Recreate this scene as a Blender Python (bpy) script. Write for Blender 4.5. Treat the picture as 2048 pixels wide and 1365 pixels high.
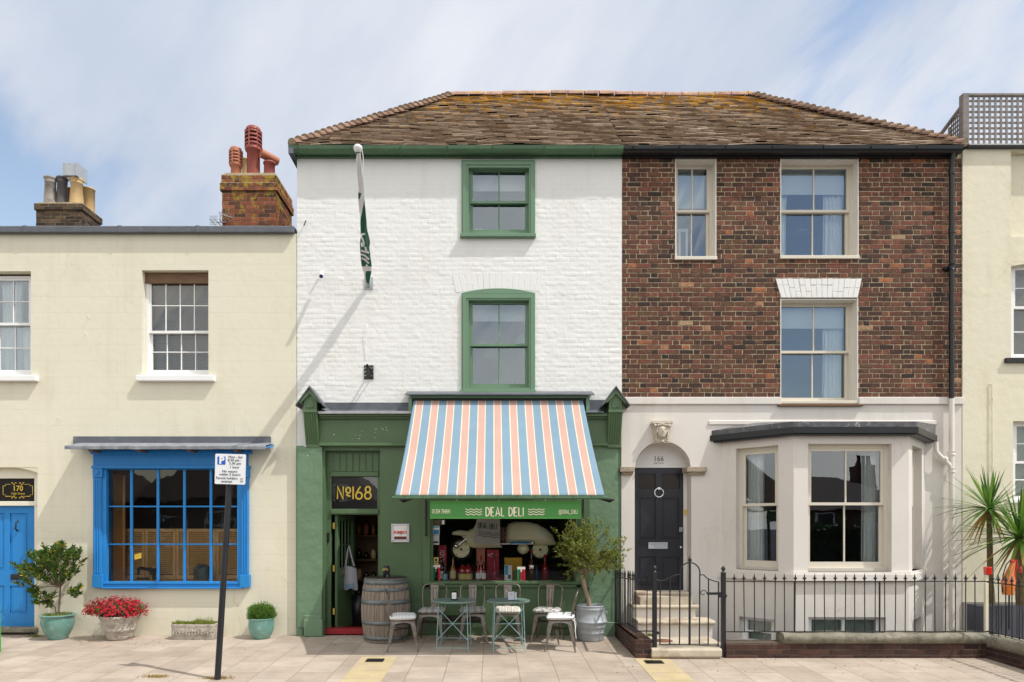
import bpy, math, random
import numpy as np
from mathutils import Vector, Matrix
R = random.Random(7)
for o in list(bpy.data.objects): bpy.data.objects.remove(o)
SC = bpy.context.scene
COL = SC.collection
rad = math.radians

# ------------------------------------------------------------------ camera
D, F, CX, CY, EYE = 10.92, 1365.0, 985.0, 1052.0, 1.75
cd = bpy.data.cameras.new('camera'); cam = bpy.data.objects.new('camera', cd); COL.objects.link(cam)
cam.location = (0, -D, EYE); cam.rotation_euler = (rad(90), 0, 0)
cd.lens = 24; cd.sensor_width = 36; cd.clip_end = 4000
cd.shift_x = (1024 - CX) / 2048; cd.shift_y = (CY - 682.5) / 2048
SC.camera = cam

# ------------------------------------------------------------------ light
SUN = Vector((.60, -.28, 1)).normalized()          # towards the sun
EL = math.asin(SUN.z)
sd = bpy.data.lights.new('sun', 'SUN'); sd.energy = 3.8; sd.angle = rad(.6); sd.color = (1, .965, .91)
sun = bpy.data.objects.new('sun', sd); COL.objects.link(sun)
sun.rotation_euler = SUN.to_track_quat('Z', 'Y').to_euler(); sun.location = (6, -6, 14)
w = bpy.data.worlds.new('World'); SC.world = w; w.use_nodes = True
nt = w.node_tree; N = nt.nodes; L = nt.links; N.clear()
out = N.new('ShaderNodeOutputWorld'); bg = N.new('ShaderNodeBackground'); bg.inputs[1].default_value = .1
sky = N.new('ShaderNodeTexSky'); sky.sky_type = 'NISHITA'; sky.sun_disc = False
sky.sun_elevation = EL; sky.sun_rotation = math.atan2(SUN.x, SUN.y); sky.air_density = 1.3; sky.dust_density = .6; sky.ozone_density = 1.6
tc = N.new('ShaderNodeTexCoord')
mp0 = N.new('ShaderNodeMapping'); mp0.inputs['Rotation'].default_value = (0, .80, 0); L.new(tc.outputs['Generated'], mp0.inputs[0])
mp = N.new('ShaderNodeMapping'); mp.inputs['Scale'].default_value = (.75, 1, 2.3)
n1 = N.new('ShaderNodeTexNoise'); n1.inputs['Scale'].default_value = 3.0; n1.inputs['Detail'].default_value = 9; n1.inputs['Roughness'].default_value = .58; n1.inputs['Distortion'].default_value = .7
L.new(mp0.outputs[0], mp.inputs[0]); L.new(mp.outputs[0], n1.inputs['Vector'])
def vdir(px, py): return Vector(((px - CX) / F, 1, (CY - py) / F)).normalized()
acc = n1.outputs['Fac']
def patch(acc, d, r0, r1, amt):
    vm = N.new('ShaderNodeVectorMath'); vm.operation = 'DISTANCE'; vm.inputs[1].default_value = d
    L.new(tc.outputs['Generated'], vm.inputs[0])
    mr = N.new('ShaderNodeMapRange'); mr.interpolation_type = 'SMOOTHSTEP'
    mr.inputs[1].default_value = r0; mr.inputs[2].default_value = r1; mr.inputs[3].default_value = amt; mr.inputs[4].default_value = 0
    L.new(vm.outputs['Value'], mr.inputs[0])
    ad = N.new('ShaderNodeMath'); ad.operation = 'ADD'; L.new(acc, ad.inputs[0]); L.new(mr.outputs[0], ad.inputs[1]); return ad.outputs[0]
for d, r0, r1, a in ((vdir(1800, 60), .0, .15, -.15), (vdir(1600, 210), .0, .10, -.12), (vdir(1960, 240), .0, .09, -.10), (vdir(1400, 90), .0, .20, .14), (vdir(-60, 430), .02, .20, -.22), (vdir(360, 380), .0, .12, -.08),
                     (vdir(700, 60), .15, .62, .20), (vdir(1900, 30), .0, .08, .10), (Vector((.50, -1, .44)).normalized(), .06, .30, -.4)):
    acc = patch(acc, d, r0, r1, a)
cr = N.new('ShaderNodeMapRange'); cr.interpolation_type = 'SMOOTHSTEP'
cr.inputs[1].default_value = .26; cr.inputs[2].default_value = .56; L.new(acc, cr.inputs[0])
n2 = N.new('ShaderNodeTexNoise'); n2.inputs['Scale'].default_value = 3.0; n2.inputs['Detail'].default_value = 6; n2.inputs['Roughness'].default_value = .5
L.new(mp.outputs[0], n2.inputs['Vector'])
cc = N.new('ShaderNodeMix'); cc.data_type = 'RGBA'; cc.inputs[6].default_value = (5.9, 6.6, 7.9, 1); cc.inputs[7].default_value = (8.2, 8.5, 9.2, 1)
mr2 = N.new('ShaderNodeMapRange'); mr2.inputs[1].default_value = .35; mr2.inputs[2].default_value = .65; L.new(n2.outputs['Fac'], mr2.inputs[0]); L.new(mr2.outputs[0], cc.inputs[0])
# clouds on the southern side (behind the camera) boosted and warmed to add fill light
sx = N.new('ShaderNodeSeparateXYZ'); L.new(tc.outputs['Generated'], sx.inputs[0])
ms = N.new('ShaderNodeMapRange'); ms.interpolation_type = 'SMOOTHSTEP'; ms.inputs[1].default_value = .25; ms.inputs[2].default_value = -.45; L.new(sx.outputs[1], ms.inputs[0])
c2 = N.new('ShaderNodeMix'); c2.data_type = 'RGBA'; c2.blend_type = 'MULTIPLY'; c2.inputs[7].default_value = (2.3, 2.1, 1.75, 1); c2.clamp_result = False
L.new(ms.outputs[0], c2.inputs[0]); L.new(cc.outputs[2], c2.inputs[6])
sv = N.new('ShaderNodeVectorMath'); sv.operation = 'MULTIPLY'; sv.inputs[1].default_value = (2.35, 2.05, 1.85); L.new(sky.outputs[0], sv.inputs[0])
mx = N.new('ShaderNodeMix'); mx.data_type = 'RGBA'; L.new(cr.outputs[0], mx.inputs[0]); L.new(sv.outputs[0], mx.inputs[6]); L.new(c2.outputs[2], mx.inputs[7])
L.new(mx.outputs[2], bg.inputs[0]); L.new(bg.outputs[0], out.inputs[0])
SC.view_settings.view_transform = 'Standard'; SC.view_settings.look = 'None'; SC.view_settings.exposure = 0; SC.view_settings.gamma = 1
try:
    SC.cycles.max_bounces = 6; SC.cycles.transparent_max_bounces = 12; SC.cycles.use_denoising = True
    SC.cycles.sample_clamp_indirect = 6
except Exception: pass

# ------------------------------------------------------------------ pixel helpers (wall plane is y=0, q = metres in front of it)
def X(px, q=0): return (px - CX) * (D - q) / F
def Z(py, q=0): return EYE + (CY - py) * (D - q) / F
def gz(q): return -.03 * q                          # the pavement falls towards the road

# ------------------------------------------------------------------ mesh builder
ORG = {}
class MB:
    def __init__(s): s.v = []; s.f = []; s.sm = []; s.mi = []
    def add(s, vs, fs, smooth=False, mi=0):
        n = len(s.v); s.v.extend([tuple(v) for v in vs])
        for f in fs: s.f.append([i + n for i in f]); s.sm.append(smooth); s.mi.append(mi)
        return s
    def box(s, x0, x1, y0, y1, z0, z1, mi=0):
        if x0 > x1: x0, x1 = x1, x0
        if y0 > y1: y0, y1 = y1, y0
        if z0 > z1: z0, z1 = z1, z0
        return s.add([(x0,y0,z0),(x1,y0,z0),(x1,y1,z0),(x0,y1,z0),(x0,y0,z1),(x1,y0,z1),(x1,y1,z1),(x0,y1,z1)],
                     [(0,3,2,1),(4,5,6,7),(0,1,5,4),(1,2,6,5),(2,3,7,6),(3,0,4,7)], mi=mi)
    def pb(s, px0, px1, py0, py1, qb, qf, mi=0):    # box whose front face (at qf) covers a pixel rectangle
        return s.box(X(px0, qf), X(px1, qf), -qf, -qb, Z(py1, qf), Z(py0, qf), mi)
    def prism(s, poly, y0, y1, mi=0, smooth=False):           # poly in (x,z), extruded along y
        n = len(poly)
        vs = [(x, y0, z) for x, z in poly] + [(x, y1, z) for x, z in poly]
        fs = [tuple(range(n)), tuple(range(2*n-1, n-1, -1))] + [(i, i+n, (i+1) % n + n, (i+1) % n) for i in range(n)]
        return s.add(vs, fs, smooth, mi)
    def prismx(s, poly, x0, x1, mi=0):          # poly in (y,z), extruded along x
        n = len(poly)
        vs = [(x0, y, z) for y, z in poly] + [(x1, y, z) for y, z in poly]
        fs = [tuple(range(n)), tuple(range(2*n-1, n-1, -1))] + [(i, i+n, (i+1) % n + n, (i+1) % n) for i in range(n)]
        return s.add(vs, fs, False, mi)
    def prismz(s, poly, z0, z1, mi=0):
        n = len(poly)
        vs = [(x, y, z0) for x, y in poly] + [(x, y, z1) for x, y in poly]
        fs = [tuple(range(n-1, -1, -1)), tuple(range(n, 2*n))] + [(i, (i+1) % n, (i+1) % n + n, i+n) for i in range(n)]
        return s.add(vs, fs, False, mi)
    def tube(s, pts, r, n=8, closed=False, mi=0, smooth=True, flat=1.0):
        pts = [Vector(p) for p in pts]; m = len(pts)
        rr = r if isinstance(r, (list, tuple)) else [r]*m
        vs = []; up = None
        for i, p in enumerate(pts):
            if closed: t = (pts[(i+1) % m] - pts[i-1])
            else: t = pts[min(i+1, m-1)] - pts[max(i-1, 0)]
            t.normalize()
            if up is None: up = Vector((0,0,1)) if abs(t.z) < .9 else Vector((0,1,0))
            a = t.cross(up)
            if a.length < 1e-4: up = Vector((1,0,0)); a = t.cross(up)
            a.normalize(); b = a.cross(t).normalized(); up = b
            for k in range(n):
                an = 2*math.pi*k/n
                vs.append(p + a*math.cos(an)*rr[i] + b*math.sin(an)*rr[i]*flat)
        fs = []
        for i in range(m if closed else m-1):
            j = (i+1) % m
            for k in range(n):
                l = (k+1) % n; fs.append((i*n+k, i*n+l, j*n+l, j*n+k))
        s.add(vs, fs, smooth, mi)
        if not closed:
            s.add(vs[:n], [tuple(range(n-1, -1, -1))], False, mi); s.add(vs[-n:], [tuple(range(n))], False, mi)
        return s
    def lathe(s, prof, cx=0, cy=0, cz=0, n=24, mi=0, smooth=True, wob=None):
        vs = []
        for j, (r, z) in enumerate(prof):
            for k in range(n):
                a = 2*math.pi*k/n; q = r if wob is None else r*(1+wob(a, z))
                vs.append((cx+q*math.cos(a), cy+q*math.sin(a), cz+z))
        fs = [(j*n+k, j*n+(k+1) % n, (j+1)*n+(k+1) % n, (j+1)*n+k) for j in range(len(prof)-1) for k in range(n)]
        return s.add(vs, fs, smooth, mi)
    def ball(s, c, r, n=12, m=8, mi=0):
        r = r if isinstance(r, (tuple, list)) else (r, r, r)
        vs = []; fs = []
        for j in range(m+1):
            t = math.pi*j/m
            for k in range(n):
                a = 2*math.pi*k/n
                vs.append((c[0]+r[0]*math.sin(t)*math.cos(a), c[1]+r[1]*math.sin(t)*math.sin(a), c[2]-r[2]*math.cos(t)))
        for j in range(m):
            for k in range(n): fs.append((j*n+k, j*n+(k+1) % n, (j+1)*n+(k+1) % n, (j+1)*n+k))
        return s.add(vs, fs, True, mi)
    def ribbon(s, pts, wd, y, closed=False, mi=0, th=.002):      # flat stroke in the x-z plane facing the street
        m = len(pts); Ls = []; Rs = []
        for i, (x, z) in enumerate(pts):
            a = pts[(i-1) % m] if (closed or i > 0) else pts[i]; b = pts[(i+1) % m] if (closed or i < m-1) else pts[i]
            t = Vector((b[0]-a[0], b[1]-a[1]));
            if t.length < 1e-9: t = Vector((1, 0))
            t.normalize(); nrm = Vector((-t.y, t.x)); k = 1.0
            if closed or 0 < i < m-1:
                d1 = Vector((x-a[0], z-a[1])); 
                if d1.length > 1e-9:
                    d1.normalize(); c = abs(d1.dot(t)); k = 1/max(c, .5)
            Ls.append((x+nrm.x*wd/2*k, z+nrm.y*wd/2*k)); Rs.append((x-nrm.x*wd/2*k, z-nrm.y*wd/2*k))
        vs = [(x, y-.00004*i, z) for i, (x, z) in enumerate(Ls)] + [(x, y-.00004*i, z) for i, (x, z) in enumerate(Rs)]
        fs = [(i, i+m, (i+1) % m+m, (i+1) % m) for i in range(m if closed else m-1)]
        return s.add(vs, fs, False, mi)
    def xf(s, mat):
        s.v = [tuple(mat @ Vector(v)) for v in s.v]; return s
    def build(s, name, mats, parent=None, bevel=0, world=True, seg=1):
        me = bpy.data.meshes.new(name)
        v = s.v
        if parent is not None and world:
            ox, oy, oz = ORG.get(parent.name, (0, 0, 0)); v = [(a-ox, b-oy, c-oz) for a, b, c in v]
        me.from_pydata(v, [], s.f)
        if not isinstance(mats, (list, tuple)): mats = [mats]
        for m in mats: me.materials.append(m)
        me.polygons.foreach_set('use_smooth', s.sm); me.polygons.foreach_set('material_index', s.mi)
        me.update()
        o = bpy.data.objects.new(name, me); COL.objects.link(o)
        if parent is not None: o.parent = parent; ORG[o.name] = ORG.get(parent.name, (0, 0, 0))
        if bevel:
            b = o.modifiers.new('bevel', 'BEVEL'); b.width = bevel; b.segments = seg; b.limit_method = 'ANGLE'; b.angle_limit = rad(40)
        return o
def tag(o, label, cat, group=None, kind=None):
    o['label'] = label; o['category'] = cat
    if group: o['group'] = group
    if kind: o['kind'] = kind
    return o
def thing(name, label, cat, loc=(0,0,0), rz=0, group=None):
    o = bpy.data.objects.new(name, None); COL.objects.link(o); o.location = loc; o.rotation_euler = (0,0,rz); o.empty_display_size = .1
    ORG[o.name] = tuple(loc); return tag(o, label, cat, group)
def structure(o): o['kind'] = 'structure'; return o
def copy_tree(o, parent=None):
    c = o.copy(); COL.objects.link(c)
    if parent is not None: c.parent = parent
    for ch in [k for k in o.children]: copy_tree(ch, c)
    return c

def panel(mb, x0, x1, z0, z1, holes, y0, y1, mi=0, rmi=None):   # wall slab with rectangular holes, front face at y0
    xs = sorted({x0, x1, *[min(max(v, x0), x1) for h in holes for v in h[:2]]}); zs = sorted({z0, z1, *[min(max(v, z0), z1) for h in holes for v in h[2:4]]})
    nx, nz = len(xs)-1, len(zs)-1
    def solid(i, j):
        if i < 0 or j < 0 or i >= nx or j >= nz: return False
        cx, cz = (xs[i]+xs[i+1])/2, (zs[j]+zs[j+1])/2
        return not any(h[0] < cx < h[1] and h[2] < cz < h[3] for h in holes)
    rmi = mi if rmi is None else rmi
    for i in range(nx):
        for j in range(nz):
            if not solid(i, j): continue
            a, b, c, d = xs[i], xs[i+1], zs[j], zs[j+1]
            mb.add([(a,y0,c),(b,y0,c),(b,y0,d),(a,y0,d)], [(0,1,2,3)], mi=mi)
            mb.add([(a,y1,c),(b,y1,c),(b,y1,d),(a,y1,d)], [(3,2,1,0)], mi=mi)
            if not solid(i-1, j): mb.add([(a,y0,c),(a,y1,c),(a,y1,d),(a,y0,d)], [(3,2,1,0)], mi=rmi)
            if not solid(i+1, j): mb.add([(b,y0,c),(b,y1,c),(b,y1,d),(b,y0,d)], [(0,1,2,3)], mi=rmi)
            if not solid(i, j-1): mb.add([(a,y0,c),(b,y0,c),(b,y1,c),(a,y1,c)], [(3,2,1,0)], mi=rmi)
            if not solid(i, j+1): mb.add([(a,y0,d),(b,y0,d),(b,y1,d),(a,y1,d)], [(0,1,2,3)], mi=rmi)
def arch_fill(mb, x0, x1, ztop, arc, y0, y1, n=16, mi=0):       # fills between a curve z=arc(x) and ztop
    ps = [(x0+(x1-x0)*i/n) for i in range(n+1)]
    for a, b in zip(ps, ps[1:]):
        za, zb = arc(a), arc(b)
        mb.add([(a,y0,za),(b,y0,zb),(b,y0,ztop),(a,y0,ztop),(a,y1,za),(b,y1,zb),(b,y1,ztop),(a,y1,ztop)],
               [(0,1,2,3),(7,6,5,4),(0,4,5,1)], mi=mi)

# ------------------------------------------------------------------ materials
def nodemat(name):
    m = bpy.data.materials.new(name); m.use_nodes = True
    nt = m.node_tree; b = nt.nodes['Principled BSDF']; return m, nt, b
def c4(c): return (c[0], c[1], c[2], 1)
def srgb(r, g, b):
    f = lambda v: ((v/255+.055)/1.055)**2.4 if v > 10 else v/255/12.92
    return (f(r), f(g), f(b))
def M(name, col, rough=.6, metal=0, var=.08, vs=2.5, bump=0, bs=60, col2=None, c2s=4, c2lo=.55, c2hi=.7, stretch=(1,1,1), spec=.4, bd=.01):
    m, nt, b = nodemat(name); N = nt.nodes; L = nt.links
    tc = N.new('ShaderNodeTexCoord'); mp = N.new('ShaderNodeMapping'); mp.inputs['Scale'].default_value = stretch
    L.new(tc.outputs['Object'], mp.inputs[0])
    n = N.new('ShaderNodeTexNoise'); n.inputs['Scale'].default_value = vs; n.inputs['Detail'].default_value = 7; n.inputs['Roughness'].default_value = .62; L.new(mp.outputs[0], n.inputs['Vector'])
    mr = N.new('ShaderNodeMapRange'); mr.inputs[1].default_value = .3; mr.inputs[2].default_value = .7; mr.inputs[3].default_value = 1-var; mr.inputs[4].default_value = 1+var; L.new(n.outputs['Fac'], mr.inputs[0])
    vm = N.new('ShaderNodeVectorMath'); vm.operation = 'SCALE'; vm.inputs[0].default_value = col; L.new(mr.outputs[0], vm.inputs['Scale'])
    src = vm.outputs[0]
    if col2:
        n3 = N.new('ShaderNodeTexNoise'); n3.inputs['Scale'].default_value = c2s; n3.inputs['Detail'].default_value = 8; n3.inputs['Roughness'].default_value = .65; L.new(mp.outputs[0], n3.inputs['Vector'])
        m3 = N.new('ShaderNodeMapRange'); m3.inputs[1].default_value = c2lo; m3.inputs[2].default_value = c2hi; L.new(n3.outputs['Fac'], m3.inputs[0])
        mx = N.new('ShaderNodeMix'); mx.data_type = 'RGBA'; mx.inputs[7].default_value = c4(col2); L.new(m3.outputs[0], mx.inputs[0]); L.new(src, mx.inputs[6]); src = mx.outputs[2]
    L.new(src, b.inputs['Base Color'])
    b.inputs['Roughness'].default_value = rough; b.inputs['Metallic'].default_value = metal; b.inputs['Specular IOR Level'].default_value = spec
    if bump:
        n2 = N.new('ShaderNodeTexNoise'); n2.inputs['Scale'].default_value = bs; n2.inputs['Detail'].default_value = 6; L.new(mp.outputs[0], n2.inputs['Vector'])
        bp = N.new('ShaderNodeBump'); bp.inputs['Strength'].default_value = bump; bp.inputs['Distance'].default_value = bd; L.new(n2.outputs['Fac'], bp.inputs['Height']); L.new(bp.outputs[0], b.inputs['Normal'])
    return m
def island_mat(name, stops, rough=.85, bump=.4, bs=90, lichen=None, mul=.18, noise_s=9):
    m, nt, b = nodemat(name); N = nt.nodes; L = nt.links
    g = N.new('ShaderNodeNewGeometry'); cr = N.new('ShaderNodeValToRGB'); cr.color_ramp.interpolation = 'LINEAR'
    e = cr.color_ramp.elements
    while len(e) < len(stops): e.new(.5)
    for i, (p, c) in enumerate(stops): e[i].position = p; e[i].color = c4(c)
    L.new(g.outputs['Random Per Island'], cr.inputs[0])
    tc = N.new('ShaderNodeTexCoord')
    n = N.new('ShaderNodeTexNoise'); n.inputs['Scale'].default_value = noise_s; n.inputs['Detail'].default_value = 8; n.inputs['Roughness'].default_value = .7; L.new(tc.outputs['Object'], n.inputs['Vector'])
    mr = N.new('ShaderNodeMapRange'); mr.inputs[1].default_value = .25; mr.inputs[2].default_value = .75; mr.inputs[3].default_value = 1-mul*2; mr.inputs[4].default_value = 1+mul*1.6; L.new(n.outputs['Fac'], mr.inputs[0])
    vm = N.new('ShaderNodeVectorMath'); vm.operation = 'SCALE'; L.new(cr.outputs[0], vm.inputs[0]); L.new(mr.outputs[0], vm.inputs['Scale']); src = vm.outputs[0]
    if lichen:                                       # (colour, z_low, z_high, lo, hi)
        colr, z0, z1, lo, hi, sc = lichen
        sp = N.new('ShaderNodeSeparateXYZ'); L.new(g.outputs['Position'], sp.inputs[0])
        mz = N.new('ShaderNodeMapRange'); mz.inputs[1].default_value = z0; mz.inputs[2].default_value = z1; mz.inputs[3].default_value = -.16; mz.inputs[4].default_value = .06; L.new(sp.outputs[2], mz.inputs[0])
        n3 = N.new('ShaderNodeTexNoise'); n3.inputs['Scale'].default_value = sc; n3.inputs['Detail'].default_value = 10; n3.inputs['Roughness'].default_value = .72; L.new(tc.outputs['Object'], n3.inputs['Vector'])
        ad = N.new('ShaderNodeMath'); ad.operation = 'ADD'; L.new(n3.outputs['Fac'], ad.inputs[0]); L.new(mz.outputs[0], ad.inputs[1])
        m3 = N.new('ShaderNodeMapRange'); m3.inputs[1].default_value = lo; m3.inputs[2].default_value = hi; L.new(ad.outputs[0], m3.inputs[0])
        mx = N.new('ShaderNodeMix'); mx.data_type = 'RGBA'; mx.inputs[7].default_value = c4(colr); L.new(m3.outputs[0], mx.inputs[0]); L.new(src, mx.inputs[6]); src = mx.outputs[2]
    L.new(src, b.inputs['Base Color']); b.inputs['Roughness'].default_value = rough; b.inputs['Specular IOR Level'].default_value = .25
    n2 = N.new('ShaderNodeTexNoise'); n2.inputs['Scale'].default_value = bs; n2.inputs['Detail'].default_value = 5; L.new(tc.outputs['Object'], n2.inputs['Vector'])
    bp = N.new('ShaderNodeBump'); bp.inputs['Strength'].default_value = bump; bp.inputs['Distance'].default_value = .01; L.new(n2.outputs['Fac'], bp.inputs['Height']); L.new(bp.outputs[0], b.inputs['Normal'])
    return m
def leafmat(name, c1, c2, c3=None, trans=.35):
    m, nt, b = nodemat(name); N = nt.nodes; L = nt.links
    g = N.new('ShaderNodeNewGeometry'); cr = N.new('ShaderNodeValToRGB'); e = cr.color_ramp.elements
    e[0].color = c4(c1); e[1].color = c4(c2)
    if c3: k = e.new(.93); k.color = c4(c3); e[1].position = .9; e[2].position=.97; e[1].color=c4(c2); e[2].color=c4(c3)
    L.new(g.outputs['Random Per Island'], cr.inputs[0]); L.new(cr.outputs[0], b.inputs['Base Color']); b.inputs['Roughness'].default_value = .42; b.inputs['Specular IOR Level'].default_value = .5
    tr = N.new('ShaderNodeBsdfTranslucent'); L.new(cr.outputs[0], tr.inputs[0]); ms = N.new('ShaderNodeMixShader'); ms.inputs[0].default_value = trans
    L.new(b.outputs[0], ms.inputs[1]); L.new(tr.outputs[0], ms.inputs[2]); L.new(ms.outputs[0], N['Material Output'].inputs[0])
    return m
def glassmat(name, base=.1, ior=1.5, tint=(.9, .95, .95), warp=.0012, gc=(1, 1, 1)):
    m = bpy.data.materials.new(name); m.use_nodes = True; nt = m.node_tree; N = nt.nodes; L = nt.links; N.clear()
    o = N.new('ShaderNodeOutputMaterial'); t = N.new('ShaderNodeBsdfTransparent'); t.inputs[0].default_value = c4(tint)
    gl = N.new('ShaderNodeBsdfGlossy'); gl.inputs['Roughness'].default_value = .0; gl.inputs[0].default_value = c4(gc)
    f = N.new('ShaderNodeFresnel'); f.inputs[0].default_value = ior
    ad = N.new('ShaderNodeMath'); ad.operation = 'ADD'; ad.use_clamp = True; ad.inputs[1].default_value = base; L.new(f.outputs[0], ad.inputs[0])
    tc = N.new('ShaderNodeTexCoord'); n = N.new('ShaderNodeTexNoise'); n.inputs['Scale'].default_value = 2.2; n.inputs['Detail'].default_value = 2; L.new(tc.outputs['Object'], n.inputs['Vector'])
    bp = N.new('ShaderNodeBump'); bp.inputs['Strength'].default_value = 1; bp.inputs['Distance'].default_value = warp; L.new(n.outputs['Fac'], bp.inputs['Height']); L.new(bp.outputs[0], gl.inputs['Normal'])
    ms = N.new('ShaderNodeMixShader'); L.new(ad.outputs[0], ms.inputs[0]); L.new(t.outputs[0], ms.inputs[1]); L.new(gl.outputs[0], ms.inputs[2]); L.new(ms.outputs[0], o.inputs[0])
    return m
m_glass = glassmat('window glass', .05); m_glass_up = glassmat('upper window glass', .15, gc=(.76, .87, 1)); m_glass_dk = glassmat('shop glass', .045)
def stripe_nodes(N, L, coord, period, off, stops):
    ad = N.new('ShaderNodeMath'); ad.operation = 'SUBTRACT'; ad.inputs[1].default_value = off; L.new(coord, ad.inputs[0])
    dv = N.new('ShaderNodeMath'); dv.operation = 'DIVIDE'; dv.inputs[1].default_value = period; L.new(ad.outputs[0], dv.inputs[0])
    fr = N.new('ShaderNodeMath'); fr.operation = 'FRACT'; L.new(dv.outputs[0], fr.inputs[0])
    cr = N.new('ShaderNodeValToRGB'); cr.color_ramp.interpolation = 'CONSTANT'; e = cr.color_ramp.elements
    while len(e) < len(stops): e.new(.99)
    for i, (p, c) in enumerate(stops): e[i].position = p; e[i].color = c4(c)
    L.new(fr.outputs[0], cr.inputs[0]); return cr.outputs[0]

cream = M('cream render', (.70, .665, .535), .75, var=.02, vs=1.2, bump=.18, bs=9, bd=.02, col2=(.665, .625, .49), c2s=2.2, c2lo=.5, c2hi=.8)
# ashlar lines in the cream render
def add_ashlar(m):
    nt = m.node_tree; N = nt.nodes; L = nt.links; b = N['Principled BSDF']
    tc = N.new('ShaderNodeTexCoord'); mp = N.new('ShaderNodeMapping'); mp.inputs['Rotation'].default_value = (rad(90), 0, 0); L.new(tc.outputs['Object'], mp.inputs[0])
    br = N.new('ShaderNodeTexBrick'); br.inputs['Scale'].default_value = 1; br.inputs['Brick Width'].default_value = 1.86; br.inputs['Row Height'].default_value = .258; br.inputs['Mortar Size'].default_value = .003; br.inputs['Mortar Smooth'].default_value = .6
    L.new(mp.outputs[0], br.inputs['Vector'])
    lk = [l for l in L if l.to_socket == b.inputs['Base Color']][0]; src = lk.from_socket
    mx = N.new('ShaderNodeMix'); mx.data_type = 'RGBA'; mx.blend_type = 'MULTIPLY'; mx.inputs[7].default_value = (.84, .84, .84, 1)
    L.new(br.outputs['Fac'], mx.inputs[0]); L.new(src, mx.inputs[6]); L.new(mx.outputs[2], b.inputs['Base Color'])
add_ashlar(cream)
# rain streaks, patches and fine cracks on the rendered and painted walls
def weather(m, streak=(.90, .885, .85), amt=.55, crack=.35, sc=1.0):
    nt = m.node_tree; N = nt.nodes; L = nt.links; b = N['Principled BSDF']; tc = N.new('ShaderNodeTexCoord')
    src = [l for l in L if l.to_socket == b.inputs['Base Color']][0].from_socket
    mp = N.new('ShaderNodeMapping'); mp.inputs['Scale'].default_value = (5*sc, 5*sc, .42); L.new(tc.outputs['Object'], mp.inputs[0])
    n = N.new('ShaderNodeTexNoise'); n.inputs['Scale'].default_value = 1; n.inputs['Detail'].default_value = 6; n.inputs['Roughness'].default_value = .6; L.new(mp.outputs[0], n.inputs['Vector'])
    n0 = N.new('ShaderNodeTexNoise'); n0.inputs['Scale'].default_value = .8; n0.inputs['Detail'].default_value = 4; L.new(tc.outputs['Object'], n0.inputs['Vector'])
    ad = N.new('ShaderNodeMath'); ad.operation = 'ADD'; L.new(n.outputs['Fac'], ad.inputs[0]); L.new(n0.outputs['Fac'], ad.inputs[1])
    mr = N.new('ShaderNodeMapRange'); mr.interpolation_type = 'SMOOTHSTEP'; mr.inputs[1].default_value = 1.0; mr.inputs[2].default_value = 1.28; mr.inputs[3].default_value = 0; mr.inputs[4].default_value = amt; L.new(ad.outputs[0], mr.inputs[0])
    mx = N.new('ShaderNodeMix'); mx.data_type = 'RGBA'; mx.blend_type = 'MULTIPLY'; mx.inputs[7].default_value = c4(streak); L.new(mr.outputs[0], mx.inputs[0]); L.new(src, mx.inputs[6]); out = mx.outputs[2]
    if crack:
        nw = N.new('ShaderNodeTexNoise'); nw.inputs['Scale'].default_value = 2.5; nw.inputs['Detail'].default_value = 5; L.new(tc.outputs['Object'], nw.inputs['Vector'])
        vm = N.new('ShaderNodeVectorMath'); vm.operation = 'MULTIPLY_ADD'; vm.inputs[1].default_value = (.5, .5, .5); L.new(nw.outputs['Color'], vm.inputs[0]); L.new(tc.outputs['Object'], vm.inputs[2])
        vo = N.new('ShaderNodeTexVoronoi'); vo.feature = 'DISTANCE_TO_EDGE'; vo.inputs['Scale'].default_value = .75; L.new(vm.outputs[0], vo.inputs['Vector'])
        m2 = N.new('ShaderNodeMapRange'); m2.inputs[1].default_value = .006; m2.inputs[2].default_value = .0; L.new(vo.outputs['Distance'], m2.inputs[0])
        m3 = N.new('ShaderNodeMapRange'); m3.inputs[1].default_value = .5; m3.inputs[2].default_value = .6; L.new(n0.outputs['Fac'], m3.inputs[0])
        mu = N.new('ShaderNodeMath'); mu.operation = 'MULTIPLY'; L.new(m2.outputs[0], mu.inputs[0]); L.new(m3.outputs[0], mu.inputs[1])
        mv = N.new('ShaderNodeMath'); mv.operation = 'MULTIPLY'; mv.inputs[1].default_value = crack; L.new(mu.outputs[0], mv.inputs[0])
        m4 = N.new('ShaderNodeMix'); m4.data_type = 'RGBA'; m4.blend_type = 'MULTIPLY'; m4.inputs[7].default_value = (.55, .5, .42, 1); L.new(mv.outputs[0], m4.inputs[0]); L.new(out, m4.inputs[6]); out = m4.outputs[2]
    L.new(out, b.inputs['Base Color'])
weather(cream)
cream_r = M('cream reveal', (.66, .62, .47), .75, var=.02)
yellow = M('pale yellow render', (.68, .64, .50), .75, var=.02, vs=1.2, bump=.35, bs=7, bd=.02)
stucco = M('off white stucco', (.665, .625, .585), .7, var=.025, vs=1.5, bump=.16, bs=12, bd=.012, col2=(.60, .56, .51), c2s=1.8, c2lo=.52, c2hi=.8)
whitepaint_brick = M('white painted brick', (.735, .735, .72), .6, var=.02, vs=2, bump=.25, bs=45, bd=.006, col2=(.69, .665, .61), c2s=1.6, c2lo=.62, c2hi=.85)
weather(yellow); weather(stucco, amt=.6, sc=1.4); weather(whitepaint_brick, (.90, .885, .85), .45, 0, 1.2)
white = M('white paint', (.80, .80, .80), .4, var=.02)
offwhite = M('stone coloured paint', (.64, .59, .50), .45, var=.02)
offwhite_r = M('pale reveal paint', (.72, .68, .62), .5, var=.03, bump=.2, bs=20)
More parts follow.
